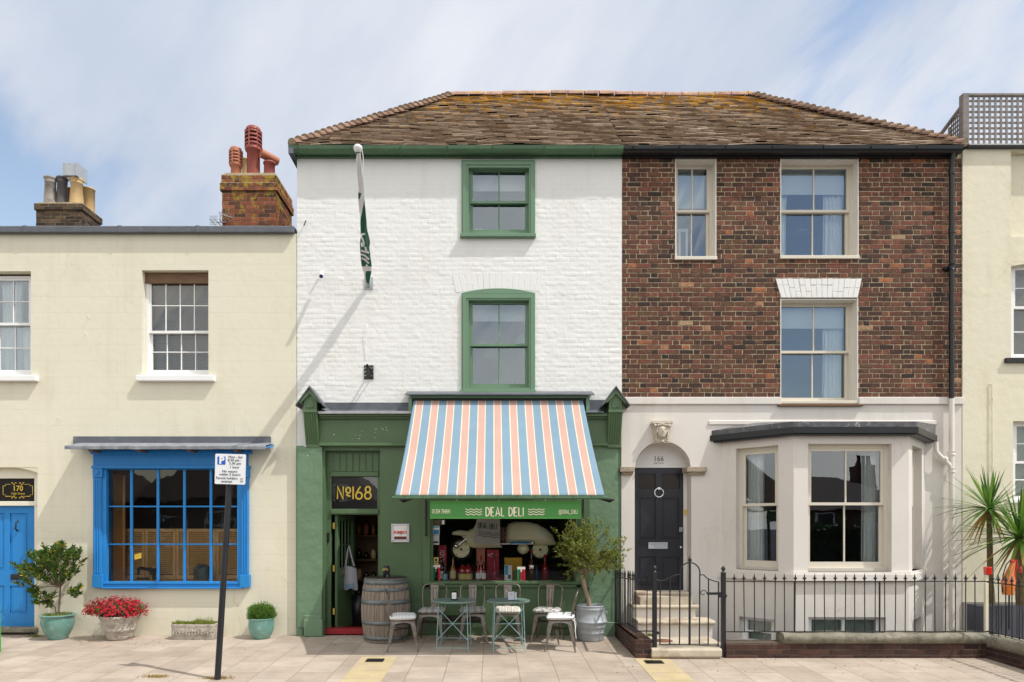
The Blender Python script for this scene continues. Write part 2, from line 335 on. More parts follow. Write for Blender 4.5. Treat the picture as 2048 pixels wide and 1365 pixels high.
green = M('shopfront green paint', (.085, .145, .070), .42, var=.07, vs=3, bump=.15, bs=14, bd=.01, col2=(.09, .16, .08), c2s=5)
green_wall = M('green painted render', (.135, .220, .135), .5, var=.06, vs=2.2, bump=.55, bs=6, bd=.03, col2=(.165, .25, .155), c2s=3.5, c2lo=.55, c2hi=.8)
green_win = M('window green paint', (.135, .24, .15), .38, var=.05, bump=.06, bs=30)
green_gut = M('gutter green paint', (.065, .135, .07), .4, var=.15, vs=4, col2=(.10, .13, .04), c2s=6, c2lo=.6, c2hi=.75)
blue = M('bright blue paint', (.020, .215, .56), .38, var=.07, vs=4, bump=.08, bs=30)
lead = M('lead sheet', (.115, .125, .145), .55, var=.22, vs=3.5, bump=.3, bs=8, bd=.02, col2=(.27, .28, .30), c2s=5, c2lo=.62, c2hi=.78, metal=.15)
lead_lt = M('weathered lead edge', (.34, .35, .36), .55, var=.2, vs=9, bump=.3, bs=20)
black = M('black gloss paint', (.010, .011, .013), .36, var=.2)
iron = M('black iron paint', (.018, .018, .020), .42, var=.2, vs=8)
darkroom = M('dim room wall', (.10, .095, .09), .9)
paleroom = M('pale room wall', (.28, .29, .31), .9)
brown_wood = M('brown wood', (.16, .085, .04), .55, var=.25, vs=6, stretch=(1, 1, 8))
shutter_wood = M('honey pine shutter', (.78, .45, .19), .5, var=.18, vs=8, stretch=(6, 6, 1))
oakdark = M('dark shelf wood', (.10, .05, .025), .6, var=.2)
net = M('net curtain', (.80, .81, .80), .9, var=.08, vs=30)
blindm = M('white blind', (.70, .71, .70), .8, var=.02)
slatm = M('grey slat blind', (.42, .41, .40), .7, var=.05)
stone = M('carved stone', (.38, .31, .235), .85, var=.25, vs=22, bump=.9, bs=70, bd=.02, col2=(.18, .15, .12), c2s=25, c2lo=.58, c2hi=.75)
sandstone = M('step stone', (.50, .435, .34), .8, var=.14, vs=5, bump=.3, bs=30, col2=(.27, .20, .15), c2s=2.2, c2lo=.50, c2hi=.66)
coping = M('grey coping stone', (.21, .195, .15), .85, var=.3, vs=6, bump=.7, bs=18, bd=.03, col2=(.10, .09, .065), c2s=3.5, c2lo=.48, c2hi=.7)
red = M('red paint', (.28, .015, .02), .4)
steel = M('bare steel', (.21, .19, .17), .38, metal=.75, var=.25, vs=14, col2=(.12, .07, .045), c2s=9, c2lo=.5, c2hi=.75, bump=.1)
zinc = M('zinc', (.40, .43, .46), .55, metal=.3, var=.12, vs=6, bump=.25, bs=9, col2=(.28, .30, .33), c2s=6)
brass = M('brass', (.55, .36, .08), .35, metal=.8)
chrome = M('chrome', (.75, .75, .75), .2, metal=1)
tealpot = M('teal glaze', (.135, .285, .25), .16, var=.18, vs=5, spec=.6, col2=(.26, .40, .35), c2s=8)
paletable = M('pale green table paint', (.16, .25, .23), .3, var=.1, col2=(.10, .17, .15), c2s=8)
paleleg = M('pale blue green leg paint', (.22, .35, .36), .4, var=.15)
terracotta = M('terracotta', (.42, .15, .085), .6, var=.12, vs=6)
terra_dk = M('painted red clay', (.30, .075, .06), .55, var=.12)
buffpot = M('buff clay', (.55, .38, .18), .7, var=.12, vs=5, bump=.1)
greypot = M('grey clay', (.32, .29, .26), .7, var=.3, vs=4, col2=(.09, .08, .075), c2s=3.5, c2lo=.5, c2hi=.7)
blackpot = M('sooty clay', (.085, .08, .08), .4, var=.4, vs=4, col2=(.3, .3, .3), c2s=7, c2lo=.62, c2hi=.74)
soil = M('soil', (.05, .035, .025), .95, var=.4, vs=30)
bark = M('olive bark', (.33, .25, .18), .9, var=.35, vs=20, bump=.8, bs=35, stretch=(1,1,.3))
bark2 = M('twig bark', (.17, .12, .09), .9, var=.3, vs=20, bump=.5)
barrelwood = M('weathered oak', (.25, .205, .165), .8, var=.28, vs=9, stretch=(3,3,.4), bump=.4, bs=25, col2=(.13,.105,.09), c2s=5, c2lo=.5, c2hi=.7)
hoop = M('galvanised hoop', (.17, .19, .20), .55, metal=.5, var=.25, vs=12)
gold = M('gold leaf', (.72, .50, .07), .4)
creamtxt = M('cream lettering', (.80, .76, .58), .6, var=0)
signgreen = M('sign green', (.065, .25, .055), .5, var=.02)
txt = M('dark lettering', (.03, .03, .035), .5, var=0)
blackglass = M('black board', (.02, .014, .012), .25)
charcoal = M('charcoal door paint', (.024, .024, .032), .3, var=.12)
wood_grey = M('weathered trellis wood', (.21, .185, .17), .85, var=.25, vs=9, bump=.3)
plastic_w = M('white plastic', (.75, .75, .75), .35, var=.02)
paper = M('paper', (.8, .8, .79), .8, var=.02)
asphalt = M('asphalt', (.055, .055, .058), .9, var=.2, vs=3, bump=.5, bs=80)
leaf_olive = leafmat('olive leaf', (.12, .17, .02), (.34, .37, .06), (.40, .40, .14), trans=.45)
leaf_bush = leafmat('bush leaf', (.03, .085, .015), (.12, .21, .03), (.55, .38, .04))
leaf_box = leafmat('box leaf', (.06, .15, .02), (.18, .32, .04))
leaf_cord = leafmat('cordyline leaf', (.03, .12, .015), (.17, .32, .05), (.36, .34, .05))
leaf_cord_dry = leafmat('dry cordyline leaf', (.42, .25, .04), (.30, .24, .06))
moss = leafmat('moss', (.12, .17, .02), (.32, .34, .06))
petal = leafmat('red petal', (.38, .006, .02), (.70, .012, .03))
petal_dk = leafmat('dark petal', (.12, .015, .03), (.22, .03, .05))
m_olivegreen_dark = leafmat('tree leaf', (.01, .03, .006), (.03, .07, .012))
brickcols = [(0, (.034, .025, .022)), (.10, (.058, .034, .027)), (.32, (.098, .047, .033)), (.55, (.130, .056, .037)), (.68, (.115, .068, .040)), (.82, (.145, .058, .040)), (.94, (.185, .070, .046)), (.975, (.20, .09, .06)), (.99, (.34, .125, .055)), (1, (.36, .29, .19))]
brick = island_mat('stock brick', brickcols, lichen=((.25, .085, .06), 3.0, 9.0, .52, .76, 1.1), mul=.24, noise_s=14, bump=.8, bs=60)
mortar = M('lime mortar', (.43, .35, .235), .95, var=.25, vs=14, bump=.6, bs=90, col2=(.24, .19, .13), c2s=3)
tile = island_mat('clay roof tile', [(0, (.29, .21, .16)), (.25, (.32, .24, .17)), (.5, (.33, .235, .17)), (.75, (.31, .235, .16)), (.95, (.36, .26, .19)), (1, (.44, .36, .28))], mul=.18, noise_s=22, lichen=((.50, .27, .03), 8.2, 10.1, .49, .58, 6.5))
hiptile = island_mat('hip tile', [(0, (.16, .09, .065)), (.5, (.26, .16, .115)), (1, (.34, .22, .16))], mul=.25, lichen=((.33, .24, .05), 8.2, 11.0, .6, .7, 3.5))
ridgetile = island_mat('ridge tile', [(0, (.30, .20, .15)), (.5, (.42, .26, .20)), (1, (.48, .31, .24))], mul=.25, lichen=((.45,.30,.10), 9.0, 10.5, .56, .64, 5))
chimbrick = island_mat('chimney brick', [(0, (.06, .035, .03)), (.35, (.16, .055, .032)), (.7, (.24, .075, .04)), (1, (.30, .11, .06))], lichen=((.34, .22, .03), 5.4, 8.5, .53, .60, 7.5))
sootbrick = island_mat('sooty brick', [(0, (.03, .024, .02)), (.5, (.075, .052, .035)), (1, (.13, .085, .05))])
plinthbrick = island_mat('plinth brick', [(0, (.030, .018, .017)), (.5, (.055, .028, .024)), (1, (.09, .042, .032))], rough=.6)
dark_mortar = M('dirty mortar', (.10, .075, .055), .95, var=.3, vs=14, bump=.6, bs=90)
# ------------------------------------------------------------------ ground
def slabmat():
    m, nt, b = nodemat('paving slabs'); N = nt.nodes; L = nt.links
    g = N.new('ShaderNodeNewGeometry'); mp = N.new('ShaderNodeMapping'); mp.inputs['Rotation'].default_value = (0, 0, rad(90)); mp.inputs['Location'].default_value = (0, .13, 0); L.new(g.outputs['Position'], mp.inputs[0])
    nz = N.new('ShaderNodeTexNoise'); nz.inputs['Scale'].default_value = 1.3; L.new(g.outputs['Position'], nz.inputs['Vector'])
    br = N.new('ShaderNodeTexBrick'); br.inputs['Scale'].default_value = 1; br.inputs['Brick Width'].default_value = .61; br.inputs['Row Height'].default_value = .46; br.inputs['Mortar Size'].default_value = .0055; br.inputs['Mortar Smooth'].default_value = .3; br.inputs['Bias'].default_value = .0
    br.inputs['Color1'].default_value = (.37, .305, .245, 1); br.inputs['Color2'].default_value = (.455, .382, .315, 1); br.inputs['Mortar'].default_value = (.25, .20, .15, 1)
    L.new(mp.outputs[0], br.inputs['Vector'])
    n = N.new('ShaderNodeTexNoise'); n.inputs['Scale'].default_value = 2.4; n.inputs['Detail'].default_value = 9; n.inputs['Roughness'].default_value = .65; L.new(g.outputs['Position'], n.inputs['Vector'])
    mr = N.new('ShaderNodeMapRange'); mr.inputs[1].default_value = .3; mr.inputs[2].default_value = .7; mr.inputs[3].default_value = .80; mr.inputs[4].default_value = 1.12; L.new(n.outputs['Fac'], mr.inputs[0])
    vm = N.new('ShaderNodeVectorMath'); vm.operation = 'SCALE'; L.new(br.outputs['Color'], vm.inputs[0]); L.new(mr.outputs[0], vm.inputs['Scale'])
    n4 = N.new('ShaderNodeTexNoise'); n4.inputs['Scale'].default_value = 140; n4.inputs['Detail'].default_value = 3; L.new(g.outputs['Position'], n4.inputs['Vector'])
    m4 = N.new('ShaderNodeMapRange'); m4.inputs[1].default_value = .3; m4.inputs[2].default_value = .7; m4.inputs[3].default_value = .9; m4.inputs[4].default_value = 1.1; L.new(n4.outputs['Fac'], m4.inputs[0])
    v2 = N.new('ShaderNodeVectorMath'); v2.operation = 'SCALE'; L.new(vm.outputs[0], v2.inputs[0]); L.new(m4.outputs[0], v2.inputs['Scale'])
    # small pale and dark spots
    vo = N.new('ShaderNodeTexVoronoi'); vo.inputs['Scale'].default_value = 3.2; L.new(g.outputs['Position'], vo.inputs['Vector'])
    m5 = N.new('ShaderNodeMapRange'); m5.inputs[1].default_value = .045; m5.inputs[2].default_value = .03; L.new(vo.outputs['Distance'], m5.inputs[0])
    sp = N.new('ShaderNodeSeparateColor'); L.new(vo.outputs['Color'], sp.inputs[0])
    mm = N.new('ShaderNodeMath'); mm.operation = 'GREATER_THAN'; mm.inputs[1].default_value = .72; L.new(sp.outputs[0], mm.inputs[0])
    mu = N.new('ShaderNodeMath'); mu.operation = 'MULTIPLY'; L.new(mm.outputs[0], mu.inputs[0]); L.new(m5.outputs[0], mu.inputs[1])
    mc = N.new('ShaderNodeMix'); mc.data_type = 'RGBA'; mc.inputs[6].default_value = (.16, .13, .11, 1); mc.inputs[7].default_value = (.6, .57, .53, 1); L.new(sp.outputs[1], mc.inputs[0])
    mx = N.new('ShaderNodeMix'); mx.data_type = 'RGBA'; L.new(mu.outputs[0], mx.inputs[0]); L.new(v2.outputs[0], mx.inputs[6]); L.new(mc.outputs[2], mx.inputs[7])
    L.new(mx.outputs[2], b.inputs['Base Color']); b.inputs['Roughness'].default_value = .85; b.inputs['Specular IOR Level'].default_value = .25
    bp = N.new('ShaderNodeBump'); bp.inputs['Strength'].default_value = .5; bp.inputs['Distance'].default_value = .004
    su = N.new('ShaderNodeMath'); su.operation = 'SUBTRACT'; L.new(n4.outputs['Fac'], su.inputs[0]); L.new(br.outputs['Fac'], su.inputs[1]); L.new(su.outputs[0], bp.inputs['Height']); L.new(bp.outputs[0], b.inputs['Normal'])
    return m
slabs = slabmat()
yellowslab = M('yellow paving', (.475, .385, .225), .85, var=.10, vs=4, bump=.3, bs=60, col2=(.42, .34, .24), c2s=3, c2lo=.48)
QK = 4.7
ax0, aq = 2.17, 1.62                                     # the front area of the white house
mb = MB(); mb.box(-400, 400, -400, 400, -1.3, -.27); structure(mb.build('road', asphalt))
mb = MB()
def pv(x, q): return (x, -q, gz(q))
mb.add([pv(-30,-.3), pv(ax0,-.3), pv(ax0,QK), pv(-30,QK)], [(0,3,2,1)])
mb.add([pv(ax0,aq-.1), pv(30,aq-.1), pv(30,QK), pv(ax0,QK)], [(0,3,2,1)])
mb.add([(-30,-QK,gz(QK)), (30,-QK,gz(QK)), (30,-QK,-.27), (-30,-QK,-.27)], [(0,3,2,1)])
structure(mb.build('pavement', slabs))
mb = MB(); mb.box(-30, 30, -QK-.13, -QK-.003, -.268, gz(QK)+.002); structure(mb.build('kerb', coping, bevel=.02))
mb = MB(); mb.box(ax0+.02, 30, -aq+.1, .5, -1.0, -.86); structure(mb.build('area_floor', coping))
for x0, x1, q0 in ((X(724, 1.56), X(794, 1.56), 1.56), (X(1268, 1.66), X(1337, 1.66), 1.66)):
    mb = MB(); y = q0
    while y < QK-.02:
        y2 = min(y+.40, QK-.02)
        mb.add([(x0,-y,gz(y)+.004), (x1,-y,gz(y)+.004), (x1,-y2+.006,gz(y2)+.004), (x0,-y2+.006,gz(y2)+.004)], [(0,3,2,1)]); y = y2
    structure(mb.build('path', yellowslab))
    cx = (x0+x1)/2-.02; mb = MB(); qq = q0+.24; tl = Matrix.Rotation(0, 4, 'X')
    d0, d1 = qq-.09, qq+.09
    mb.add([(cx-.12,-d0,gz(d0)+.009), (cx+.12,-d0,gz(d0)+.009), (cx+.12,-d1,gz(d1)+.009), (cx-.12,-d1,gz(d1)+.009)], [(0,3,2,1)])
    o = mb.build('drain_cover', iron)
    g2 = MB()
    for i in range(-5, 6): g2.box(cx+i*.02-.004, cx+i*.02+.004, -d1, -d0, gz(qq)+.008, gz(qq)+.017)
    ob = g2.build('grating', iron, o)
    tag(o, 'small black drain cover in the yellow strip below the ' + ('wine barrel' if x0 < 0 else 'iron garden gate'), 'drain cover', 'drain covers in the yellow paving strips')

# ------------------------------------------------------------------ windows
def curtain(mb, x0, x1, z0, z1, y, n=7, amp=.025, pinch=0):
    m = n*8; vs = []; K = 6
    for j in range(K+1):
        t = j/K; z = z1+(z0-z1)*t
        for i in range(m+1):
            u = i/m; x = x0+(x1-x0)*u
            if pinch: x += (x0 if pinch > 0 else x1-x)*0
            vs.append((x + .01*math.sin(3*t+u*9), y+amp*math.sin(u*n*2*math.pi+math.sin(u*13)*1.2+t*.8), z))
    fs = [(j*(m+1)+i, (j+1)*(m+1)+i, (j+1)*(m+1)+i+1, j*(m+1)+i+1) for j in range(K) for i in range(m)]
    return mb.add(vs, fs, True)
def room(parent, x0, x1, z0, z1, yf, depth, mat, name='interior'):
    mb = MB(); a, b = yf, yf+depth
    v = [(x0,a,z0),(x1,a,z0),(x1,b,z0),(x0,b,z0),(x0,a,z1),(x1,a,z1),(x1,b,z1),(x0,b,z1)]
    mb.add(v, [(0,1,2,3),(7,6,5,4),(3,2,6,7),(0,3,7,4),(2,1,5,6)])
    return mb.build(name, mat, parent)
def bars(mb, x0, x1, z0, z1, cols, rows, y0, y1, w):
    for i in range(1, cols):
        x = x0+(x1-x0)*i/cols; mb.box(x-w/2, x+w/2, y0, y1, z0, z1)
    for j in range(1, rows):
        z = z0+(z1-z0)*j/rows; mb.box(x0, x1, y0+.002, y1-.002, z-w/2, z+w/2)
def sash(house, px0, px1, py0, py1, meet, r, cols, rt, rb, paint, glass=None, fw=.05, sw=.04, bot=.07, mw=.02, rm=darkroom, depth=1.6, top=None, proud=0, back=.35, wall_pad=.25):
    """box frame between the given pixel lines (at plane r behind the wall) with two sliding sashes"""
    glass = glass or m_glass_up; q = -r
    x0, x1, z0, z1, zm = X(px0,q), X(px1,q), Z(py1,q), Z(py0,q), Z(meet,q)
    top = sw if top is None else top
    mb = MB(); panel(mb, x0, x1, z0, z1, [(x0+fw, x1-fw, z0+.03, z1-fw*.6)], r-proud, r+.13)
    win = mb.build('window', paint, house, bevel=.004)
    ux0, ux1 = x0+fw, x1-fw
    mb = MB(); panel(mb, ux0, ux1, zm-.02, z1-fw*.6, [(ux0+sw, ux1-sw, zm+.02, z1-fw*.6-top)], r+.015, r+.055)
    bars(mb, ux0+sw, ux1-sw, zm+.02, z1-fw*.6-top, cols, rt, r+.02, r+.05, mw); mb.build('upper_sash', paint, win, bevel=.004)
    mb = MB(); panel(mb, ux0, ux1, z0+.03, zm+.018, [(ux0+sw, ux1-sw, z0+.03+bot, zm-.02)], r+.06, r+.10)
    bars(mb, ux0+sw, ux1-sw, z0+.03+bot, zm-.02, cols, rb, r+.065, r+.095, mw); mb.build('lower_sash', paint, win, bevel=.004)
    def pane(u0, u1, v0, v1, c, rw, y):
        g = MB(); rr = R
        for i in range(c):
            for j in range(rw):
                a = u0+(u1-u0)*i/c; b_ = u0+(u1-u0)*(i+1)/c; e = v0+(v1-v0)*j/rw; f = v0+(v1-v0)*(j+1)/rw
                t1, t2 = rr.uniform(-.0012, .0012), rr.uniform(-.0012, .0012)
                g.add([(a,y+t1,e),(b_,y-t1,e+0),(b_,y+t2,f),(a,y-t2,f)], [(0,1,2,3)])
        return g
    pane(ux0+sw, ux1-sw, zm+.02, z1-fw*.6-top, cols, rt, r+.036).build('glass', glass, win)
    pane(ux0+sw, ux1-sw, z0+.03+bot, zm-.02, cols, rb, r+.08).build('glass', glass, win)
    room(win, x0-wall_pad, x1+wall_pad, z0-.4, z1+.2, back+.0, depth, rm)
    return win, (ux0+sw, ux1-sw, z0+.03+bot, z1-fw*.6-top, zm)

T = .34                                                # wall thickness
XL, XR = X(594), X(1244)                               # party walls of the green fronted house
ZE = Z(318)                                            # top of the white and brick walls
# ================================================================== cream house (left)
HL = thing('terraced_house', 'cream rendered house on the left with blue door, blue shop window and two chimneys', 'house', (-6, 0, 0))
ztop = Z(468)
door_hole = (X(-46), X(75), -.2, Z(935))
w1_hole = (X(-80), X(62), Z(750), Z(543)); w2_hole = (X(284), X(417), Z(750), Z(541)); shop_hole = (X(196), X(486), Z(1168), Z(918))
mb = MB(); panel(mb, -10.5, XL-.004, -.25, ztop, [door_hole, w1_hole, w2_hole, shop_hole], 0, T)
zc, hw = Z(948), (door_hole[1]-door_hole[0])/2; xm = (door_hole[0]+door_hole[1])/2
mb.build('wall', cream, HL)
mb = MB(); arch_fill(mb, door_hole[0], door_hole[1], Z(935)+.001, lambda x: Z(946)+.09*(1-((x-xm)/hw)**2), .004, T-.01); mb.build('door_arch', cream_r, HL)
mb = MB(); mb.box(-10.5, XL-.02, .02, 6.5, ztop-.25, ztop-.05); mb.build('roof', lead, HL)
mb = MB()                                               # lead covered parapet coping with lapped joints
xs = [-10.5, -8.9, X(57), X(245), X(400), XL-.03]
zt = Z(456, .08)
for a, b in zip(xs, xs[1:]):
    prof = [(-.085, ztop-.015), (-.09, ztop+.085), (-.04, ztop+.105), (.42, ztop+.11), (.42, ztop+.0), (0.0, ztop+.001)]
    mb.prismx(prof, a+.002, b-.002)
    mb.prismx([(y+(-.008 if y < .1 else .004), z+(.008 if z > ztop+.05 else -.004)) for y, z in prof], b-.035, b+.015) if b < XL-.1 else None
mb.build('parapet_coping', lead, HL, bevel=.012, seg=2)
# upper windows
wn, g = sash(HL, 292, 417+9, 553, 752, 664, .12, 4, 2, 2, white, m_glass, fw=.045, sw=.035, bot=.075, mw=.016, rm=paleroom, top=.035)
mb = MB(); mb.pb(284, 424, 541, 567, -.2, -.10); mb.build('blind_box', brown_wood, wn)
mb = MB()
for i in range(int((g[3]-g[2])/.028)):
    z = g[3]-i*.028
    if z < g[2]: break
    mb.add([(g[0]-.03,.31,z),(g[1]+.03,.31,z),(g[1]+.03,.326,z-.019),(g[0]-.03,.326,z-.019)], [(0,1,2,3)])
mb.build('slatted_blind', slatm, wn)
wn, g = sash(HL, -80, 67, 553, 752, 648, .12, 4, 2, 2, white, m_glass_up, fw=.05, sw=.035, bot=.075, mw=.016)
mb = MB(); curtain(mb, g[0], g[1], g[2], g[4], .30, 9, .015); mb.build('curtain', net, wn)
mb = MB(); curtain(mb, X(-20), X(22), g[2], g[3], .27, 5, .03); mb.build('curtain', net, wn)
for a, b in ((-90, 71), (271, 427)):
    mb = MB(); mb.pb(a, b, 751, 762, -.12, .085); mb.build('window_sill', white, HL, bevel=.008)
# door
mb = MB(); q = -.10
panel(mb, X(-48,q), X(78,q), 0.0, Z(940,q)+.1, [(X(-40,q), X(69,q), -.1, Z(957,q))], .10, .2); mb.pb(-50, 80, 1003, 1012, -.2, -.09)
mb.build('door_frame', M('door frame cream', (.74, .70, .58), .5), HL, bevel=.004)
q = -.15; x0, x1, z0, z1 = X(-40,q), X(69,q), Z(1254,q), Z(1011,q)
mb = MB(); xm = (x0+x1)/2; st = .10
holes = [(x0+st, xm-.045, Z(1140,q), z1-.13), (xm+.045, x1-st, Z(1140,q), z1-.13), (x0+st, xm-.045, z0+.22, Z(1172,q)), (xm+.045, x1-st, z0+.22, Z(1172,q))]
panel(mb, x0, x1, z0, z1, holes, .15, .20)
for h in holes:
    mb.box(h[0]-.001, h[1]+.001, .166, .19, h[2]-.001, h[3]+.001); mb.box(h[0]+.035, h[1]-.035, .156, .17, h[2]+.035, h[3]-.035)
door = mb.build('door', blue, HL, bevel=.006)
mb = MB(); mb.pb(21, 48, 1149, 1160, -.15, -.138); mb.pb(25, 44, 1152, 1157, -.14, -.13); mb.build('letter_slot', iron, door, bevel=.003)
mb = MB(); kx, kz = X(34,-.13), Z(1052,-.13); mb.tube([(kx,.15,kz+.08),(kx,.11,kz+.06),(kx,.10,kz-.05),(kx,.14,kz-.08)], [.014,.012,.012,.018]); mb.build('knocker', iron, door)
mb = MB(); mb.add([(x0,.17,Z(1002,-.15)),(x1,.17,Z(1002,-.15)),(x1,.17,Z(950,-.15)),(x0,.17,Z(950,-.15))], [(0,1,2,3)]); tl = mb.build('transom_glass', m_glass_dk, HL)
mb = MB(); mb.box(x0-.05, x1+.05, .2, .23, Z(1010,-.2), Z(945,-.2)); mb.build('backing', blackglass, tl)
mb = MB(); mb.pb(-46, 75, 1256, 1266, -.3, .02); mb.build('door_step', coping, HL, bevel=.01)

def text(name, body, x, z, y, size, mat, parent, sx=1, align='CENTER', bold=0, rot=0):
    cu = bpy.data.curves.new(name, 'FONT'); cu.body = body; cu.size = size; cu.align_x = align; cu.align_y = 'CENTER'; cu.extrude = .0008; cu.offset = bold; cu.resolution_u = 3
    t = bpy.data.objects.new('tmp', cu); COL.objects.link(t)
    dg = bpy.context.evaluated_depsgraph_get(); me = bpy.data.meshes.new_from_object(t.evaluated_get(dg)); bpy.data.objects.remove(t)
    me.name = name; me.materials.clear(); me.materials.append(mat)
    ox, oy, oz = ORG.get(parent.name, (0,0,0)); c, s_ = math.cos(rot), math.sin(rot)
    for v in me.vertices:
        a, b_, d = v.co; a *= sx; v.co = (x-ox+a*c-b_*s_, y-oy-d, z-oz+a*s_+b_*c)
    o = bpy.data.objects.new(name, me); COL.objects.link(o); o.parent = parent; return o
ty = .166
text('lettering', '170', X(34.5,-.15), Z(977.5,-.15), ty, .12, gold, tl, .95, bold=.002); text('lettering', 'High Street', X(35,-.15), Z(987.6,-.15), ty, .050, gold, tl, .95)
mb = MB(); fx0, fx1, fz0, fz1, c = X(5,-.15), X(64,-.15), Z(993,-.15), Z(969,-.15), .04
mb.ribbon([(fx0+.12,fz1),(fx0+c,fz1),(fx0+c,fz1-c*.6),(fx0,fz1-c*.6),(fx0,fz0+c*.6),(fx0+c,fz0+c*.6),(fx0+c,fz0),(fx0+.15,fz0)], .006, ty)
mb.ribbon([(fx1-.15,fz1),(fx1-c,fz1),(fx1-c,fz1-c*.6),(fx1,fz1-c*.6),(fx1,fz0+c*.6),(fx1-c,fz0+c*.6),(fx1-c,fz0),(fx1-.15,fz0)], .006, ty)
for sg, zz in ((1, fz1), (-1, fz0)):
    for s2 in (1, -1):
        cx = (fx0+fx1)/2
        mb.ribbon([(cx+s2*(.02+.085*t), zz+sg*(.018*math.sin(t*9)+.012)) for t in [i/14 for i in range(15)]], .009, ty)
mb.build('scroll_border', gold, tl)
# blue shop window
SW = MB(); q = .05
SW.pb(186, 494, 908, 937, -.1, .07); SW.pb(180, 500, 901, 908, -.1, .12); SW.pb(182, 498, 932, 937, .0, .10)
panel(SW, X(204,q), X(483,q), Z(1170,q), Z(936,q), [(X(212,q), X(474,q), Z(1165,q), Z(939,q))], -.04, .16)
for a, b in ((185, 204), (480, 497)):
    SW.pb(a, b, 937, 955, -.02, .085); SW.pb(a+1, b-1, 955, 1150, -.02, .06); SW.pb(a-1, b+1, 1150, 1176, -.02, .09)
    for k in range(3): SW.pb(a+3+k*5, a+5+k*5, 960, 1147, .0, .072)
SW.pb(204, 484, 1164, 1169, -.1, .07); SW.pb(204, 484, 1169, 1176, -.1, .055); SW.pb(202, 484, 1175, 1178, -.1, .09)
sw = SW.build('shop_window', blue, HL, bevel=.005)
for a in (199, 485):
    mb = MB(); cx, cz = X(a-4.5 if a < 300 else a+3.5, .09), Z(946, .09); mb.lathe([(0,0),(.035,.0),(.035,.008),(.02,.014),(0,.012)], n=16)
    mb.v[-80:] = [(cx+x, -.085-z, cz+y) for x, y, z in mb.v[-80:]]; mb.build('rosette', blue, sw)
mb = MB()
for px in (263, 316, 369, 422): mb.pb(px-3, px+2, 938, 1166, -.05, -.005)
for py in (1013.5, 1089): mb.pb(212, 475, py-1.5, py+1.5, -.045, -.01)
mb.build('glazing_bars', blue, sw, bevel=.004)
gl = MB(); cols = [211, 263, 316, 369, 422, 475]; rws = [938, 1013.5, 1089, 1166]
for i in range(5):
    for j in range(3):
        t1, t2, y = R.uniform(-.002,.002), R.uniform(-.002,.002), .03
        a, b, e, f = X(cols[i],-.03), X(cols[i+1],-.03), Z(rws[j+1],-.03), Z(rws[j],-.03)
        gl.add([(a,y+t1,e),(b,y-t1,e),(b,y+t2,f),(a,y-t2,f)], [(0,1,2,3)])
gl.build('glass', glassmat('old shop glass', .035, warp=.002), sw)
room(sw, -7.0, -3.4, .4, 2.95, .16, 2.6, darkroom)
mb = MB(); mb.box(X(212), X(488), .16, .62, .82, .86); mb.build('window_board', shutter_wood, sw)
mb = MB(); mb.box(X(212), X(216,-.3), .17, .5, .86, 2.6); mb.box(X(216), X(229,-.5), .5, .53, .86, 2.6); mb.build('side_board', shutter_wood, sw)
# louvred half shutters inside the blue window
mb = MB(); q = -.62; edges = [225, 290, 352, 372, 432, 492, 540]
for a, b in zip(edges, edges[1:]):
    x0, x1, z0, z1 = X(a,q)+.004, X(b,q)-.004, .86, Z(1058,q); s = .045
    panel(mb, x0, x1, z0, z1, [(x0+s, x1-s, z0+.06, z1-.05)], .62, .65)
    z = z0+.075
    while z < z1-.055: mb.add([(x0+s,.625,z),(x1-s,.625,z),(x1-s,.648,z+.026),(x0+s,.648,z+.026)], [(0,1,2,3)]); z += .032
mb.build('louvred_shutters', shutter_wood, sw)
# canopy over the blue window
mb = MB(); mb.pb(146, 541, 873, 894, -.02, .03); cn = mb.build('lead_apron', lead, HL, bevel=.006)
mb = MB(); q = .40
prof = [(-.02, Z(889,.02)), (-.40, Z(896,q)+.012), (-.40, Z(896,q)-.006), (-.02, Z(891,.02)-.03)]
mb.prismx(prof, X(131,q), X(531,q)); hood = mb.build('hood', blue, HL)
mb = MB(); a = X(130,q); n = 26
for i in range(n):
    x0, x1 = a+(X(532,q)-a)*i/n, a+(X(532,q)-a)*(i+1)/n; d0, d1 = [.002*math.sin(t*1.7+math.sin(t*.9)*2) for t in (i, i+1)]
    vs = []
    for x, d in ((x0, d0), (x1, d1)): vs += [(x,-.03,Z(888,.02)+.012), (x,-.405,Z(893,q)+d+.012), (x,-.412,Z(893,q)+d-.002), (x,-.410,Z(899,q)+d), (x,-.39,Z(899,q)+d)]
    mb.add(vs, [(0,5,6,1),(1,6,7,2),(2,7,8,3),(3,8,9,4)])
mb.build('lead_covering', M('weathered hood lead', (.22,.235,.26), .55, var=.3, vs=7, bump=.3, bs=20, col2=(.42,.42,.42), c2s=5, c2lo=.6, c2hi=.7), hood)
for px in (180, 275, 377, 470): mb = MB(); mb.pb(px-3, px+4, 899, 903, .05, .36); mb.build('hood_bracket', brown_wood, hood)
# hooks in the cream wall
mb = MB()
for px, py in ((118, 838), (178, 637), (172, 670)):
    x, z = X(px), Z(py); mb.tube([(x,.01,z),(x,-.04,z),(x+.015,-.05,z+.02)], .005, 6)
mb.build('wall_hook', white, HL)

